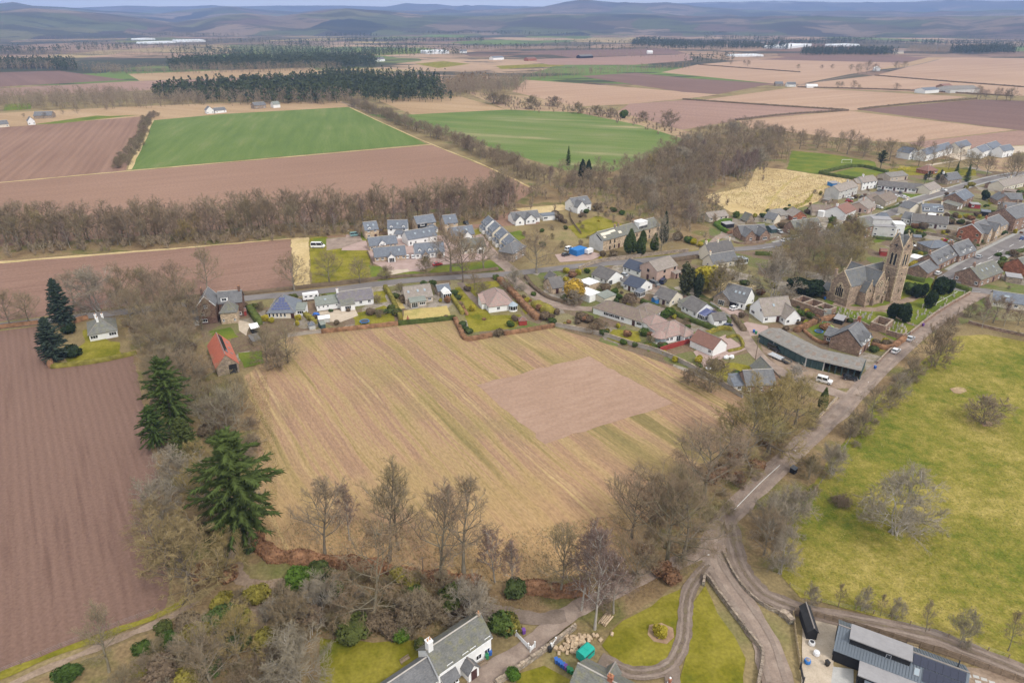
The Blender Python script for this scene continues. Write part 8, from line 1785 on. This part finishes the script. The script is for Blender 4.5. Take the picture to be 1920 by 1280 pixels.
post_fence([(1480,975),(1550,892),(1640,760),(1740,690)], 'post and wire fence between the lane bank and the pasture')
post_fence([(0,1262),(150,1200),(305,1142)], 'thin wire fence at the lower end of the ploughed field')
def HD(px, w_, h_, m, label, group=None, **k): return hedge(px, w_, h_, m, label, group, **k)
HD([(603,624),(680,616),(747,609)],1.2,1.4, T_copper, 'copper beech hedge between the trampoline garden and the big field')
HD([(747,609),(800,604),(854,598)],1.3,1.5, T_hgreen, 'dark clipped hedge below the dry lawn')
HD([(853,600),(863,620),(873,637),(900,635),(922,630)],1.5,1.4, T_copper, 'copper hedge turning the corner into the big field'); HD([(945,628),(990,621),(1039,613)],1.3,1.3, T_copper, 'copper hedge below the red summerhouse')
HD([(936,526),(960,550),(985,577),(1008,600)],2.2,1.9, T_copper, 'tall copper hedge on the right of the red roofed bungalow')
HD([(1003,574),(1020,582),(1034,591)],4.0,2.4, T_hyel, 'thick block cut olive hedge beside the side road'); HD([(925,524),(935,523)],2.5,1.8, T_hgreen, 'short dark hedge piece at the road corner')
HD([(722,541),(735,562),(752,600)],1.6,1.8, T_hyel, 'olive hedge between the white cottage and the beige bungalow'); HD([(700,588),(735,586),(742,582)],2.0,1.4, T_hgreen, 'dark low hedge on the trampoline lawn')
HD([(836,546),(855,570),(868,590)],1.4,1.6, T_hyel, 'olive hedge right of the white glazed garage'); HD([(862,570),(876,592)],1.0,1.2, T_copper, 'short copper hedge at the vegetable garden')
HD([(467,580),(477,594),(487,610)],2.4,2.2, T_hgreen, 'tall green hedge between the brick house and the solar roof house'); HD([(568,588),(580,598),(592,608)],1.6,1.6, T_hyel, 'olive hedge right of the solar roof house')
HD([(97,690),(180,680),(257,664)],1.4,1.3, T_hyel, 'olive brown hedge below the white bungalow lawn'); HD([(92,672),(97,690)],1.6,1.8, T_copper, 'rusty hedge corner at the ploughed field'); HD([(-60,624),(0,616),(72,607)],1.4,1.3, T_copper, 'copper hedge along the lane at the far left'); HD([(140,605),(165,598)],1.4,1.6, T_copper, 'rusty hedge at the white bungalow gate')
HD([(455,553),(560,541),(660,531),(726,522),(848,515),(934,506)],1.6,1.2, T_hbrown, 'brown clipped hedge along the far side of the north road', dens=26)
HD([(300,565),(360,558),(440,550)],1.2,1.0, T_hbrown, 'thin brown hedge beside the ploughed strip', dens=26); HD([(985,520),(1000,540),(1030,560),(1060,568)],1.4,1.2, T_hbrown, 'brown hedge along the right of the side road')
HD([(1202,568),(1240,582),(1280,597),(1343,621)],1.5,1.7, T_hgreen, 'long dark hedge behind the bungalow row'); HD([(1311,569),(1340,585),(1366,608)],2.0,1.9, T_hgreen, 'dark hedge along the lower side of the back lane'); HD([(1325,628),(1350,618),(1372,620)],1.4,1.3, T_hyel, 'olive hedge above the formal garden'); HD([(1362,634),(1384,632),(1392,652),(1365,660)],.9,.8, T_hyel, 'low box hedge of the formal garden'); HD([(1374,595),(1395,622)],1.8,1.4, T_hbrown, 'brown garden hedge left of the white gabled house')
HD([(1694,522),(1733,530)],1.6,1.8, T_hgreen, 'dark hedge beside the church tower'); HD([(1766,533),(1795,540),(1818,548)],2.0,1.8, T_hgreen, 'dark clipped hedge at the street end of the churchyard')
HD([(480,1012),(500,1040),(560,1052),(640,1060),(720,1072)],2.6,2.0, T_copper, 'rusty beech hedge left part at the bottom of the big field', shag=.5, dens=70, leaf=.42); HD([(720,1072),(800,1084),(900,1098)],2.0,1.5, T_copper, 'rusty beech hedge middle part under the row of tall trees', shag=.5, dens=70, leaf=.42); HD([(975,1108),(1040,1114),(1100,1112)],2.4,2.0, T_copper, 'rusty beech hedge right part near the farm drive', shag=.5, dens=70, leaf=.42)
HD([(1491,623),(1530,606),(1564,598)],1.8,1.8, T_copper, 'copper hedge above the swing garden'); HD([(1500,615),(1530,640),(1552,645)],1.0,1.0, T_copper, 'low copper hedge behind the green shed'); HD([(1632,650),(1667,654),(1696,637)],1.8,1.5, T_copper, 'copper hedge on the lane side of the brown stone house')
HD([(1537,326),(1606,313),(1664,325)],2.0,2.0, T_hgreen, 'dark hedge on the far side of the bowling green', dens=12, leaf=.4); HD([(1537,326),(1580,334),(1620,341)],2.0,2.0, T_hgreen, 'dark hedge on the near side of the bowling green', dens=12, leaf=.4)
HD([(1341,423),(1352,431),(1364,438)],2.0,1.8, T_bright, 'bright green hedge around the dark flat shed'); HD([(1341,423),(1358,416),(1372,416)],2.0,1.8, T_bright, 'bright green hedge behind the dark flat shed'); HD([(1364,439),(1388,434)],1.4,1.4, T_copper, 'copper hedge right of the bright hedge')
HD([(1250,492),(1290,486),(1353,478)],2.0,1.5, T_hbrown, 'brown hedge above the stone farmhouse'); HD([(1416,478),(1447,479)],1.8,1.6, T_hgreen, 'green hedge right of the stone farmhouse'); HD([(1636,447),(1660,450),(1690,452)],1.5,1.5, T_hgreen, 'green hedge before the pale flat roofed house'); HD([(1695,472),(1740,478)],1.8,1.5, T_hgreen, 'dark hedge behind the church tower yard'); HD([(1660,395),(1690,385)],1.2,1.1, T_hgreen, 'hedge at the pinkish bungalow lawn'); HD([(1720,392),(1740,396)],1.2,1.1, T_hyel, 'hedge on the upper street') if False else None
HD([(1880,372),(1900,374),(1930,372)],2.2,2.0, T_hgreen, 'dark hedge below the cream terrace at the right'); HD([(1888,478),(1925,470)],1.8,1.5, T_hgreen, 'hedge of the red brick house garden'); HD([(1870,494),(1890,498)],2.0,1.6, T_hgreen, 'green hedge behind the corner cottage'); HD([(500,1190),(512,1235),(525,1290)],1.2,1.0, T_hgreen, 'narrow green hedge along the woodland footpath', dens=60)
for i, (a, b, c_) in enumerate((((1280,187),(1440,198),(1585,207)),((1380,226),(1480,215),(1590,208)),((1610,206),(1700,196),(1830,186)),((1495,164),(1700,170),(1900,181)),((1640,142),(1760,152),(1920,164)),((1310,122),(1420,130),(1500,136)))):
 HD([a, b, c_],3,1.6, T_hbrown, ('first', 'second', 'third', 'fourth', 'fifth', 'sixth')[i]+' thin dark hedge line among the tan far fields counted upwards', dens=3, leaf=.9)
# ================================================================== small things
M_pole = m_flat('grey_pole', (.40,.41,.40),.6); M_wpole = m_flat('timber_pole', (.20,.15,.11),.9)
lp = cached('lamp_post', lambda: (lambda b: (b.tube((0,0,0),(0,0,1.2),.10, n=8), b.tube((0,0,1.2),(0,0,7.8),.065,.05,8), b.tube((0,0,7.75),(1.1,0,8.05),.045,.04,6), b.mesh('post', M_pole))[1])(MB()))
lh = cached('lamp_head', lambda: (lambda b: (b.solid([(1.0,-.16,7.98),(1.7,-.11,8.06),(1.7,.11,8.06),(1.0,.16,7.98)],(0,0,.14)), b.mesh('lamp_head', M_frame))[1])(MB()))
for x, y, t_, to in ((449,552,534,(449,580)),(652,453,433,(680,455)),(1085,504,486,(1090,520)),(1199,492,475,(1202,510)),(1271,483,469,(1275,500)),(1309,454,436,(1330,462)),(1416,454,424,(1418,470)),(1454,478,446,(1450,465)),(1491,868,846,(1470,860)),(1626,737,718,(1615,730)),(1715,666,643,(1700,655)),(1862,533,506,(1850,540)),(1866,490,472,(1850,480)),(1711,380,366,(1705,390)),(1759,372,351,(1755,380)),(1822,350,335,(1820,360)),(1317,1072,1040,(1335,1070)),(1233,400,380,(1230,420)),(1600,432,415,(1605,425))):
 g = G(x, y); q = G(*to); h_ = hup(x, y, t_); o = empty('street_lamp', (g.x, g.y, 0), math.atan2(q.y-g.y, q.x-g.x), None, 'street lamp', 'street lamps'); s = h_/8.1; o.scale = (s, s, s); link('post', lp, o); link('lamp_head', lh, o)
 o['label'] = 'street lamp ' + ('on the north road beside the brick house' if x < 460 else 'at the back of the estate yard' if x < 660 else 'in front of the beech hedge drive gate' if (x, y) == (1317,1072) else 'by the junction of the side road' if x < 1100 else 'left of the white cottage with blue roof' if x == 1199 else 'above the pink rendered house' if x == 1271 else 'in the wood behind the cypresses' if x == 1233 else 'at the road loop lawn' if x == 1309 else 'in front of the sandstone school house' if x == 1416 else 'at the top of the thicket by the road' if x == 1454 else 'on the lane beside the bin shelter' if x == 1491 else 'at the lane junction by the shed yard' if x == 1626 else 'beside the silver car on the lane' if x == 1715 else 'before the stone corner cottage' if x == 1862 else 'on the main street below the brick villa' if x == 1866 else 'at the cul de sac mouth' if x == 1711 else 'beside the cream gabled bungalow' if x == 1759 else 'near the pointed conifers of the upper street' if x == 1822 else 'above the pale flat roofed house')
for x, y, t_, lb in ((1416,675,633, 'timber utility pole on the back lane opposite the green shed'),(1789,610,575, 'timber utility pole on the verge at the top of the lane'),(794,1078,1043, 'dark timber post above the beech hedge'),(210,560,545, 'timber pole beside the lane at the strip wood'),(1840,440,420, 'timber pole behind the brick villa')):
 h_ = hup(x, y, t_); g = G(x, y); r_ = empty('utility_pole', (g.x, g.y, 0),.6, lb, 'utility pole'); q = MB(); q.tube((0,0,0),(0,0, h_),.14,.10,8); q.build('pole', M_wpole, r_); q = MB(); q.box(-.7,-.05, h_-.5,.7,.05, h_-.38); q.build('crossarm', M_wpole, r_)
gst = [m_flat('gravestone', c, .9, var=.2) for c in ((.36,.33,.29),(.45,.40,.33),(.30,.29,.27))]
def gmesh(i):
 def f():
  b = MB(); w_, h_ = ((.35,1.1),(.3,1.5),(.4,.9),(.22,1.9))[i]
  if i == 3: b.box(-.3,-.25,0,.3,.25,.35); b.prism([(-.16,-.16),(.16,-.16),(.16,.16),(-.16,.16)],.352, h_, top=[(-.09,-.09),(.09,-.09),(.09,.09),(-.09,.09)])
  else: b.solid([(-w_, -.09,0),(w_, -.09,0),(w_, -.09, h_*.75),(w_*.6,-.09, h_*.95),(0,-.09, h_),(-w_*.6,-.09, h_*.95),(-w_, -.09, h_*.75)],(0,.18,0)); b.box(-w_-.08,-.16,0, w_+.08,-.092,.14)
  return b.mesh('gravestone', gst[i % 3])
 return cached(('gs', i), f)
rgs = random.Random(9)
GZ = [([(1562,578),(1600,585),(1640,592),(1630,600),(1590,598),(1552,590)],26, 'leaning stone headstone in the grass in front of the church', 'headstones in front of the church'),([(1695,592),(1735,570),(1790,548),(1812,553),(1760,584),(1712,616)],30, 'stone headstone between the yews and the churchyard wall', 'headstones by the churchyard wall'),([(1660,602),(1690,612),(1705,622),(1690,632),(1660,620)],20, 'headstone in the close row below the largest yew', 'headstones below the yews')]
for P_, n, lb, gp in GZ:
 for x, y in scatter(P_, n, 1.5, rgs.randrange(999)):
  o = link('gravestone', gmesh(rgs.choice((0,0,1,2,3))), None, (x, y, .1), ca+rgs.gauss(0,.15)); o.rotation_euler = (rgs.gauss(0,.06), rgs.gauss(0,.06), o.rotation_euler.z); s = rgs.uniform(.8,1.2); o.scale = (s, s, s); tag(o, lb, 'gravestone', gp)
def bin_mesh(): 
 b = MB(); b.prism([(-.24,-.27),(.24,-.27),(.24,.27),(-.24,.27)],.08,.98, top=[(-.29,-.34),(.29,-.34),(.29,.34),(-.29,.34)]); return b.mesh('bin_body', m_bins['blue'])
m_bins = {k: m_flat(k+'_bin_plastic', c, .5) for k, c in dict(blue=(.03,.12,.42), purple=(.16,.06,.30), green=(.03,.22,.09), black=(.02,.02,.022), grey=(.10,.105,.11)).items()}
bb = bin_mesh(); bl = (lambda b: (b.solid([(-.31,-.37,.982),(.31,-.37,.982),(.31,.4,1.0),(-.31,.4,1.0)],(0,0,.07)), b.mesh('lid', m_bins['blue']))[1])(MB()); bw = (lambda b: (b.tube((-.27,.24,.1),(.27,.24,.1),.1, n=8), b.mesh('bin_wheels', M_tyre))[1])(MB())
def wbin(x, y, col, lid, lb, gp=None, rz=.3):
 g = G(x, y); o = empty('wheelie_bin', (g.x, g.y, .13), rz, lb, 'wheelie bin', gp); a_ = link('bin_body', bb, o); b_ = link('lid', bl, o); set_mat(a_, m_bins[col]); set_mat(b_, m_bins[lid]); link('bin_wheels', bw, o)
for i, (x, y, c_, l_) in enumerate(((1043,1243, 'blue', 'blue'),(1048,1246, 'blue', 'blue'),(1052,1250, 'blue', 'blue'),(1057,1253, 'blue', 'blue'),(1061,1256, 'purple', 'purple'),(1066,1260, 'green', 'green'),(1071,1263, 'green', 'green'))): wbin(x, y, c_, l_, ('first', 'second', 'third', 'fourth', 'fifth', 'sixth', 'seventh')[i]+' from the left in the row of bins behind the lodge, '+c_, 'wheelie bins behind the lodge')
for x, y, c_, lb in ((907,1232, 'purple', 'purple wheelie bin at the farmhouse corner'),(913,1235, 'green', 'green wheelie bin at the farmhouse corner'),(919,1228, 'blue', 'blue wheelie bin at the farmhouse corner'),(982,1188, 'purple', 'purple wheelie bin beside the white gate'),(1031,1222, 'black', 'black wheelie bin at the garden wall'),(1730,612, 'purple', 'purple topped bin at the churchyard gate'),(1640,692, 'blue', 'blue bin at the end of the green shed'),(1413,624, 'blue', 'blue bin beside the lane shed corner'),(1417,627, 'green', 'green bin beside the lane shed corner'),(1604,560 + 0, 'blue', 'blue bin at the church vestry') if False else (1546,562, 'blue', 'blue bin at the church vestry wall'),(1550,1248, 'black', 'small black bin on the gravel yard')): wbin(x, y, c_, c_, lb)
M_logend = m_flat('cut_log', (.48,.36,.24),.9, var=.25)
lg = [(lambda b: (b.tube((-.35,0,0),(.35,0,0), r, n=8), b.mesh('log', M_logend))[1])(MB()) for r in (.34,.28,.4)]
g = G(1082,1208); lo_ = empty('log_pile', (g.x, g.y, .1),.5, 'heap of sawn log rounds beside the turquoise trailer', 'log pile'); rgl = random.Random(4)
for i in range(62):
 x, y = rgl.gauss(0,1.9), rgl.gauss(0,.75); z = max(.25,1.15-.24*abs(x)-.5*abs(y))*rgl.uniform(.4,1.0); o = link('log', lg[i % 3], lo_, (x, y, z)); o.rotation_euler = (rgl.uniform(0,3), rgl.gauss(0,.4), rgl.uniform(-.6,2.2))
g = G(1135,1163); lo_ = empty('log_pile', (g.x, g.y, .1),.9, 'stack of long pale logs under the drooping birch', 'log pile')
for i in range(14): q = MB(); z = .12+.2*(i//5); q.tube((-1.3+rgl.gauss(0,.1),-.7+.32*(i % 5), z),(1.3,-.7+.32*(i % 5)+rgl.gauss(0,.08), z),.12, n=6); q.build('log', M_logend, lo_)
g = G(278,1265); lo_ = empty('log_pile', (g.x, g.y, .1),.7, 'few pale poles lying in the lower wood', 'log pile')
for i in range(4): q = MB(); q.tube((-1.6,-.4+.3*i, .12),(1.5,-.4+.28*i, .14),.1, n=6); q.build('log', M_logend, lo_)
def gate(px, py, to, w_, lb, h_=1.2, m=None):
 g = G(px, py); q = G(*to); r_ = empty('gate', (g.x, g.y, .1), math.atan2(q.y-g.y, q.x-g.x), lb, 'gate'); m = m or M_frame
 for i in range(5): b = MB(); b.box(.1,-.03,.15+i*.22, w_-.1,.03,.26+i*.22); b.build('bar', m, r_)
 for x in (.02, w_-.1): b = MB(); b.box(x, -.04,.1, x+.08,.04, h_); b.build('stile', m, r_)
 b = MB(); b.solid([(.12,.031,.2),(.22,.031,.2),(w_-.12,.031,1.1),(w_-.22,.031,1.1)],(0,.03,0)); b.build('brace', m, r_)
 for x in (-.22, w_+.06): b = MB(); b.box(x, -.1,-.1, x+.18,.1,1.4); b.box(x-.03,-.13,1.402, x+.21,.13,1.5); b.build('gate_post', m, r_)
gate(968,1193,(995,1222),3.3, 'white five bar gate across the farmhouse drive'); gate(995,1222,(1001,1216),1.0, 'small white side gate beside the drive gate'); gate(452,1135,(478,1122),3.2, 'white gate on the woodland footpath'); gate(1034,1216,(1039,1210),1.2, 'small pale gate in the garden wall'); gate(1500,1255,(1504,1275),2.6, 'dark iron gate at the gravel yard entrance', m=M_bframe); gate(1357,988,(1362,1000),2.4, 'dark field gate at the track fork', m=M_oldwood)
def tramp(x, y, r, lb, net=False, tall=.8):
 g = G(x, y); o = empty('trampoline', (g.x, g.y, .1),0, lb, 'trampoline'); b = MB(); b.lathe([(r*.85, tall-.03),(r*.85, tall)], n=20); b.build('mat', M_bframe, o); b = MB()
 for i in range(20):
  t0, t1 = i*math.pi/10,(i+1)*math.pi/10; b.quad((r*math.cos(t0), r*math.sin(t0), tall+.02),(r*math.cos(t1), r*math.sin(t1), tall+.02),(r*.84*math.cos(t1), r*.84*math.sin(t1), tall+.02),(r*.84*math.cos(t0), r*.84*math.sin(t0), tall+.02)); b.tube((r*math.cos(t0), r*math.sin(t0), tall),(r*math.cos(t1), r*math.sin(t1), tall),.04, n=5)
 b.build('pad', W['blue'] if not net else W['teal'], o)
 for i in range(6): t = i*math.pi/3; b = MB(); b.tube((r*.95*math.cos(t), r*.95*math.sin(t),0),(r*.95*math.cos(t), r*.95*math.sin(t), tall+(1.9 if net else 0)),.04, n=5); b.build('leg', M_pole, o)
tramp(684,606,1.7, 'round trampoline on the lawn of the long white cottage'); tramp(1655,448,1.8, 'netted trampoline before the pale flat roofed house', True); tramp(1535,623,1.4, 'small round trampoline on the swing lawn', tall=.4)
r_ = parts_thing('garden_swing', 'green garden swing frame with slide on the lawn behind the copper hedge', 'swing', 1547,614,(1560,616),[('frame', W['teal'], lambda b: (b.tube((-1.2,-.8,0),(-1.2,0,2.1),.05, n=5), b.tube((-1.2,.8,0),(-1.2,0,2.1),.05, n=5), b.tube((1.2,-.8,0),(1.2,0,2.1),.05, n=5), b.tube((1.2,.8,0),(1.2,0,2.1),.05, n=5), b.tube((-1.2,0,2.1),(1.2,0,2.1),.05, n=5))),('slide', m_flat('lime_plastic', (.35,.55,.08),.4), lambda b: b.solid([(1.3,-.25,1.3),(3.2,-.25,.2),(3.2,.25,.2),(1.3,.25,1.3)],(0,0,.06))),('seat', M_bframe, lambda b: b.box(-.25,-.12,.5,.25,.12,.54))])
r_ = parts_thing('football_goal', 'white football goal on the playing field', 'football goal', 1587,306,(1600,306),[('post', M_frame, lambda b: b.tube((-3.6,0,0),(-3.6,0,2.4),.12, n=6)),('post', M_frame, lambda b: b.tube((3.6,0,0),(3.6,0,2.4),.12, n=6)),('crossbar', M_frame, lambda b: b.tube((-3.72,0,2.45),(3.72,0,2.45),.12, n=6)),('net_stay', M_frame, lambda b: (b.tube((-3.6,1.6,0),(-3.6,0,2.4),.06, n=4), b.tube((3.6,1.6,0),(3.6,0,2.4),.06, n=4), b.tube((-3.6,1.6,.06),(3.6,1.6,.06),.05, n=4)))])
My = m_flat('yellow_paint', (.6,.48,.02),.4)
for x, y, lb in ((1690,318, 'yellow climbing frame in the play park'),(1700,320, 'second yellow play frame in the play park')):
 parts_thing('play_frame', lb, 'play frame', x, y, (x+10, y),[('frame', My, lambda b: [b.tube((i*1.2-1.8, j-.5,0),(i*1.2-1.8, j-.5,2.2),.08, n=5) for i in range(4) for j in (0,1)]+[b.tube((-1.8, j-.5,2.2),(1.8, j-.5,2.2),.08, n=5) for j in (0,1)]),('platform', My, lambda b: b.box(-.6,-.5,1.2,.6,.5,1.3))])
for x, y, to, lb in ((711,518,(720,516), 'dark timber bench on the estate grass beside the sandy strip'),(905,1248,(915,1242), 'garden bench against the farmhouse front'),(760,1240,(772,1232), 'garden bench behind the farmhouse wing'),(1710,1216,(1722,1219), 'pale timber bench behind the black house')):
 parts_thing('bench', lb, 'bench', x, y, to, [('seat', M_oldwood if 'pale' not in lb else M_newwood, lambda b: [b.box(-.9,-.25+i*.13,.42,.9,-.14+i*.13,.46) for i in range(4)]),('backrest', M_oldwood if 'pale' not in lb else M_newwood, lambda b: [b.box(-.9,.27,.55+i*.13,.9,.31,.65+i*.13) for i in range(3)]),('leg', M_oldwood, lambda b: b.box(-.85,-.22,0,-.75,.26,.418)),('leg', M_oldwood, lambda b: b.box(.75,-.22,0,.85,.26,.418))])
parts_thing('bin_shelter', 'small dark shelter box on the lane verge', 'shelter', 1487,886,(1495,880),[('box', W['black'], lambda b: b.box(-.7,-.6,0,.7,.6,1.3)),('lid', R['slateb'], lambda b: b.solid([(-.8,-.7,1.302),(.8,-.7,1.302),(.8,.7,1.5),(-.8,.7,1.5)],(0,0,.06)))])
M_bag = m_flat('white_sack', (.72,.72,.73),.8); M_bluebag = m_flat('blue_tub', (.03,.17,.5),.4); M_rub = m_flat('rubble', (.35,.28,.24),.9, var=.3)
for x, y, m, lb, cm in ((1521,1209, M_bag, 'white builders bag filled with dark rubble on the gravel yard', M_bframe),(1530,1228, M_bag, 'crumpled white builders bag on the gravel yard', M_bag),(1513,1243, M_bluebag, 'blue tub of rubble beside the yard fence', M_rub)):
 parts_thing('builders_bag' if m is M_bag else 'tub', lb, 'bag' if m is M_bag else 'tub', x, y, (x+9, y+3),[('bag', m, lambda b: b.lathe([(.42,0),(.58,.25),(.56,.55),(.5,.8)], n=9)),('rubble', cm, lambda b: b.blob((0,0,.72),(.42,.42,.2),3))])
parts_thing('stone_urn', 'brown stone pillar with white ball top beside the drive at the bottom edge', 'pillar', 1255,1284,(1264,1284),[('plinth', M_frame, lambda b: b.box(-.35,-.35,0,.35,.35,.35)),('shaft', W['redbr'], lambda b: b.lathe([(.28,.352),(.24,1.2),(.3,1.45)], n=10)),('ball', M_frame, lambda b: b.blob((0,0,1.65),(.2,.2,.2),1, jit=0))])
for i, (x, y) in enumerate(((1815,1266),(1830,1268),(1845,1273),(1860,1279),(1834,1278))):
 o = (lambda b: (b.box(-.45,-.3,0,.45,.3,.06), b.build('paving_slab', M_concrete, None, tuple(G(x, y, .13)),-.35))[1])(MB()); tag(o, 'pale paving slab laid in the bare bed right of the black house', 'paving slab', 'paving slabs in the bare bed')
g = G(1340,700); 
for x, y, lb in ((1328,693, 'white covered heap in the garden above the big field, left'),(1362,672, 'white sheeted object left at the lane wall'),(1371,671, 'white sheeted object right at the lane wall')):
 o = (lambda b: (b.blob((0,0,.5),(1.0,.8,.6), x, jit=.25), b.build('tarpaulin_heap', M_bag, None, tuple(G(x, y, .1)),.4))[1])(MB()); tag(o, lb, 'tarpaulin')
for i, (x, y) in enumerate(((748,604),(780,604))):
 pass
o = (lambda b: (b.lathe([(.75,0),(.02,2.2)], n=8), b.build('garden_obelisk', W['redbr'], None, tuple(G(765,601,.1))))[1])(MB()); tag(o, 'rusty brown pyramid frame at the edge of the dry lawn', 'obelisk')
g = G(1575,945); o = link('brush_pile', np_mesh('brush_pile', *join([grow(400+i, 1.6,2.4,.02,(9,5,4,3),5,40,.02,.7, stems=5, rt=.06, twig=1.3)[1] for i in range(2)]), T_twig), None, (g.x, g.y, 0)); tag(o, 'heap of cut brushwood on the pasture near the lane bank', 'brush pile')
sheet('bare_patch', [(1780,729),(1795,726),(1808,728),(1813,734),(1800,739),(1788,737)], M_bank, Z2+.03, rag=.5)
sheet('bare_patch', [(1838,793),(1850,790),(1862,793),(1858,800),(1844,800)], M_bank, Z2+.03, rag=.4)
for x, y, lb in ((700,430, 'blue tarpaulin covered heap behind the narrow buff estate house'),(712,433, 'second blue heap beside the estate back fence'),(1283,542, 'bright blue covered skip in the pink house yard'),(593,592, 'dark blue covered heap on the gravel yard of the white cottage')):
 o = (lambda b: (b.blob((0,0,.6),(1.4,1.0,.8), int(x), jit=.2), b.build('covered_heap', m_bins['blue'], None, tuple(G(x, y, .1)),.3))[1])(MB()); tag(o, lb, 'tarpaulin')
RDL = [[G2(p) for p in l] for l in (NORTH, MAIN, [(1770,532),(1800,513),(1860,478),(1920,447)],[(1752,536),(1800,541),(1850,547),(1920,560)],[(948,514),(985,540),(1015,562),(1060,577),(1110,580)],[(1165,520),(1215,540),(1283,562),(1348,584),(1382,610),(1400,638),(1430,675),(1480,705)],[(965,512),(940,492),(905,465),(880,445)],[(1640,365),(1665,358),(1700,372),(1716,378)])]
def clear(x, y, m=1.2):
 for ax_, ay_, rz_, L_, D_ in FOOT:
  dx, dy = x-ax_, y-ay_; u = dx*math.cos(rz_)+dy*math.sin(rz_); v = -dx*math.sin(rz_)+dy*math.cos(rz_)
  if -m < u < L_+m and -3.2 < v < D_+m: return False
 for l in RDL:
  for (x0, y0),(x1, y1) in zip(l[:-1], l[1:]):
   d2 = (x1-x0)**2+(y1-y0)**2; t = max(0, min(1,((x-x0)*(x1-x0)+(y-y0)*(y1-y0))/max(d2,1e-6)))
   if math.hypot(x0+t*(x1-x0)-x, y0+t*(y1-y0)-y) < 4.6: return False
 return True
for P_, n, sd, zn in (([(1060,515),(1160,540),(1290,560),(1390,600),(1390,650),(1300,690),(1150,645),(1045,610),(1000,590)],46,1, 'in the gardens between the big field and the back lane'),([(1400,580),(1520,575),(1640,620),(1690,640),(1620,680),(1500,640)],16,2, 'in the gardens above the green shed'),([(1640,440),(1700,410),(1830,400),(1920,400),(1920,440),(1830,470),(1700,490)],46,3, 'in the gardens behind the main street'),([(1680,380),(1860,340),(1920,345),(1920,400),(1700,405)],26,4, 'in the gardens below the upper street'),([(1440,395),(1560,350),(1700,345),(1700,365),(1640,395),(1560,430),(1450,440)],32,5, 'in the gardens below the meadow'),([(450,570),(600,560),(740,545),(860,535),(1000,560),(1000,605),(740,605),(600,615),(500,625)],26,6, 'in the gardens along the north road'),([(1860,500),(1930,480),(1930,545),(1850,540)],10,7, 'in the gardens at the right edge'),([(960,430),(1060,400),(1180,400),(1200,430),(1080,470),(990,460)],18,8, 'in the gardens behind the junction')):
 rq = random.Random(sd)
 for x, y in scatter(P_, n*2,2.6,500+sd)[:n*2]:
  if n <= 0 or not clear(x, y): continue
  n -= 1; k_ = rq.choice(['brownbush', 'shrub', 'evergreen', 'shrub', 'brownbush', 'olivebush', 'golden', 'evergreen', 'copperbush'])
  plant_at(k_, x, y, rq.uniform(1.0,2.8)*(1.5 if k_ == 'shrub' else 1),('twiggy leafless shrub ' if k_ == 'shrub' else ADJ[k_]+' ')+zn, 'small shrubs '+zn, rq.uniform(.8,1.3))
rgq = np.random.default_rng(12)
def tufts(label, P, n, size, m, seed, name='grass_tufts'):
 C = np.array([(x, y, .12) for x, y in scatter(P, n, 0, seed)]); k = len(C); D = unit(np.stack([rgq.normal(size=k)*.5, rgq.normal(size=k)*.5, np.ones(k)],-1))
 Vt, Ft = tubes(C, C+D*(size*rgq.uniform(.5,1.3, k))[:, None], size*.28*rgq.uniform(.6,1.4, k), None, 3); o = link(name, np_mesh(name, Vt, Ft, m)); o['kind'] = 'stuff'; o['label'] = label
T_straw = m_noise('straw_tufts', [(.30,.21,.11),(.42,.31,.17),(.36,.28,.12)],.1,1.5,.2)
T_past = m_noise('pasture_tufts', [(.13,.17,.03),(.22,.22,.05),(.36,.30,.11)],.2,1.5,.25)
tufts('straw coloured rough grass along the lower edge of the big field', [(480,1000),(620,960),(900,1010),(1170,960),(1180,1080),(900,1095),(490,1040)],5200,.45, T_straw, 1)
tufts('rough grass tufts at the left edge of the big field', [(470,720),(500,700),(520,860),(520,1000),(478,1000),(490,850)],2500,.4, T_straw, 2)
tufts('tussocks in the pasture', [(1475,985),(1560,890),(1660,760),(1740,690),(1900,650),(1920,1200),(1640,1140),(1480,1080)],9000,.28, T_past, 3)
tufts('dead leaves and grass under the lane trees', [(1110,1180),(1240,960),(1330,900),(1490,770),(1530,790),(1400,930),(1340,1000),(1300,1070)],3500,.3, m_noise('dead_leaf', [(.30,.16,.08),(.24,.17,.10),(.36,.22,.12)],.3,2,.2),4)
tufts('dead grass and bracken in the wood above the farmhouse', [(310,1200),(450,1100),(620,1060),(900,1100),(1070,1120),(800,1200),(600,1190),(480,1290),(250,1290)],6500,.4, m_noise('dead_grass', [(.22,.15,.085),(.28,.20,.11),(.19,.16,.07),(.13,.13,.045)],.2,2,.2),5)
tufts('bleached meadow grass', [(1370,345),(1425,316),(1560,332),(1610,340),(1500,390),(1430,402),(1345,370)],4200,.8, T_straw, 6)
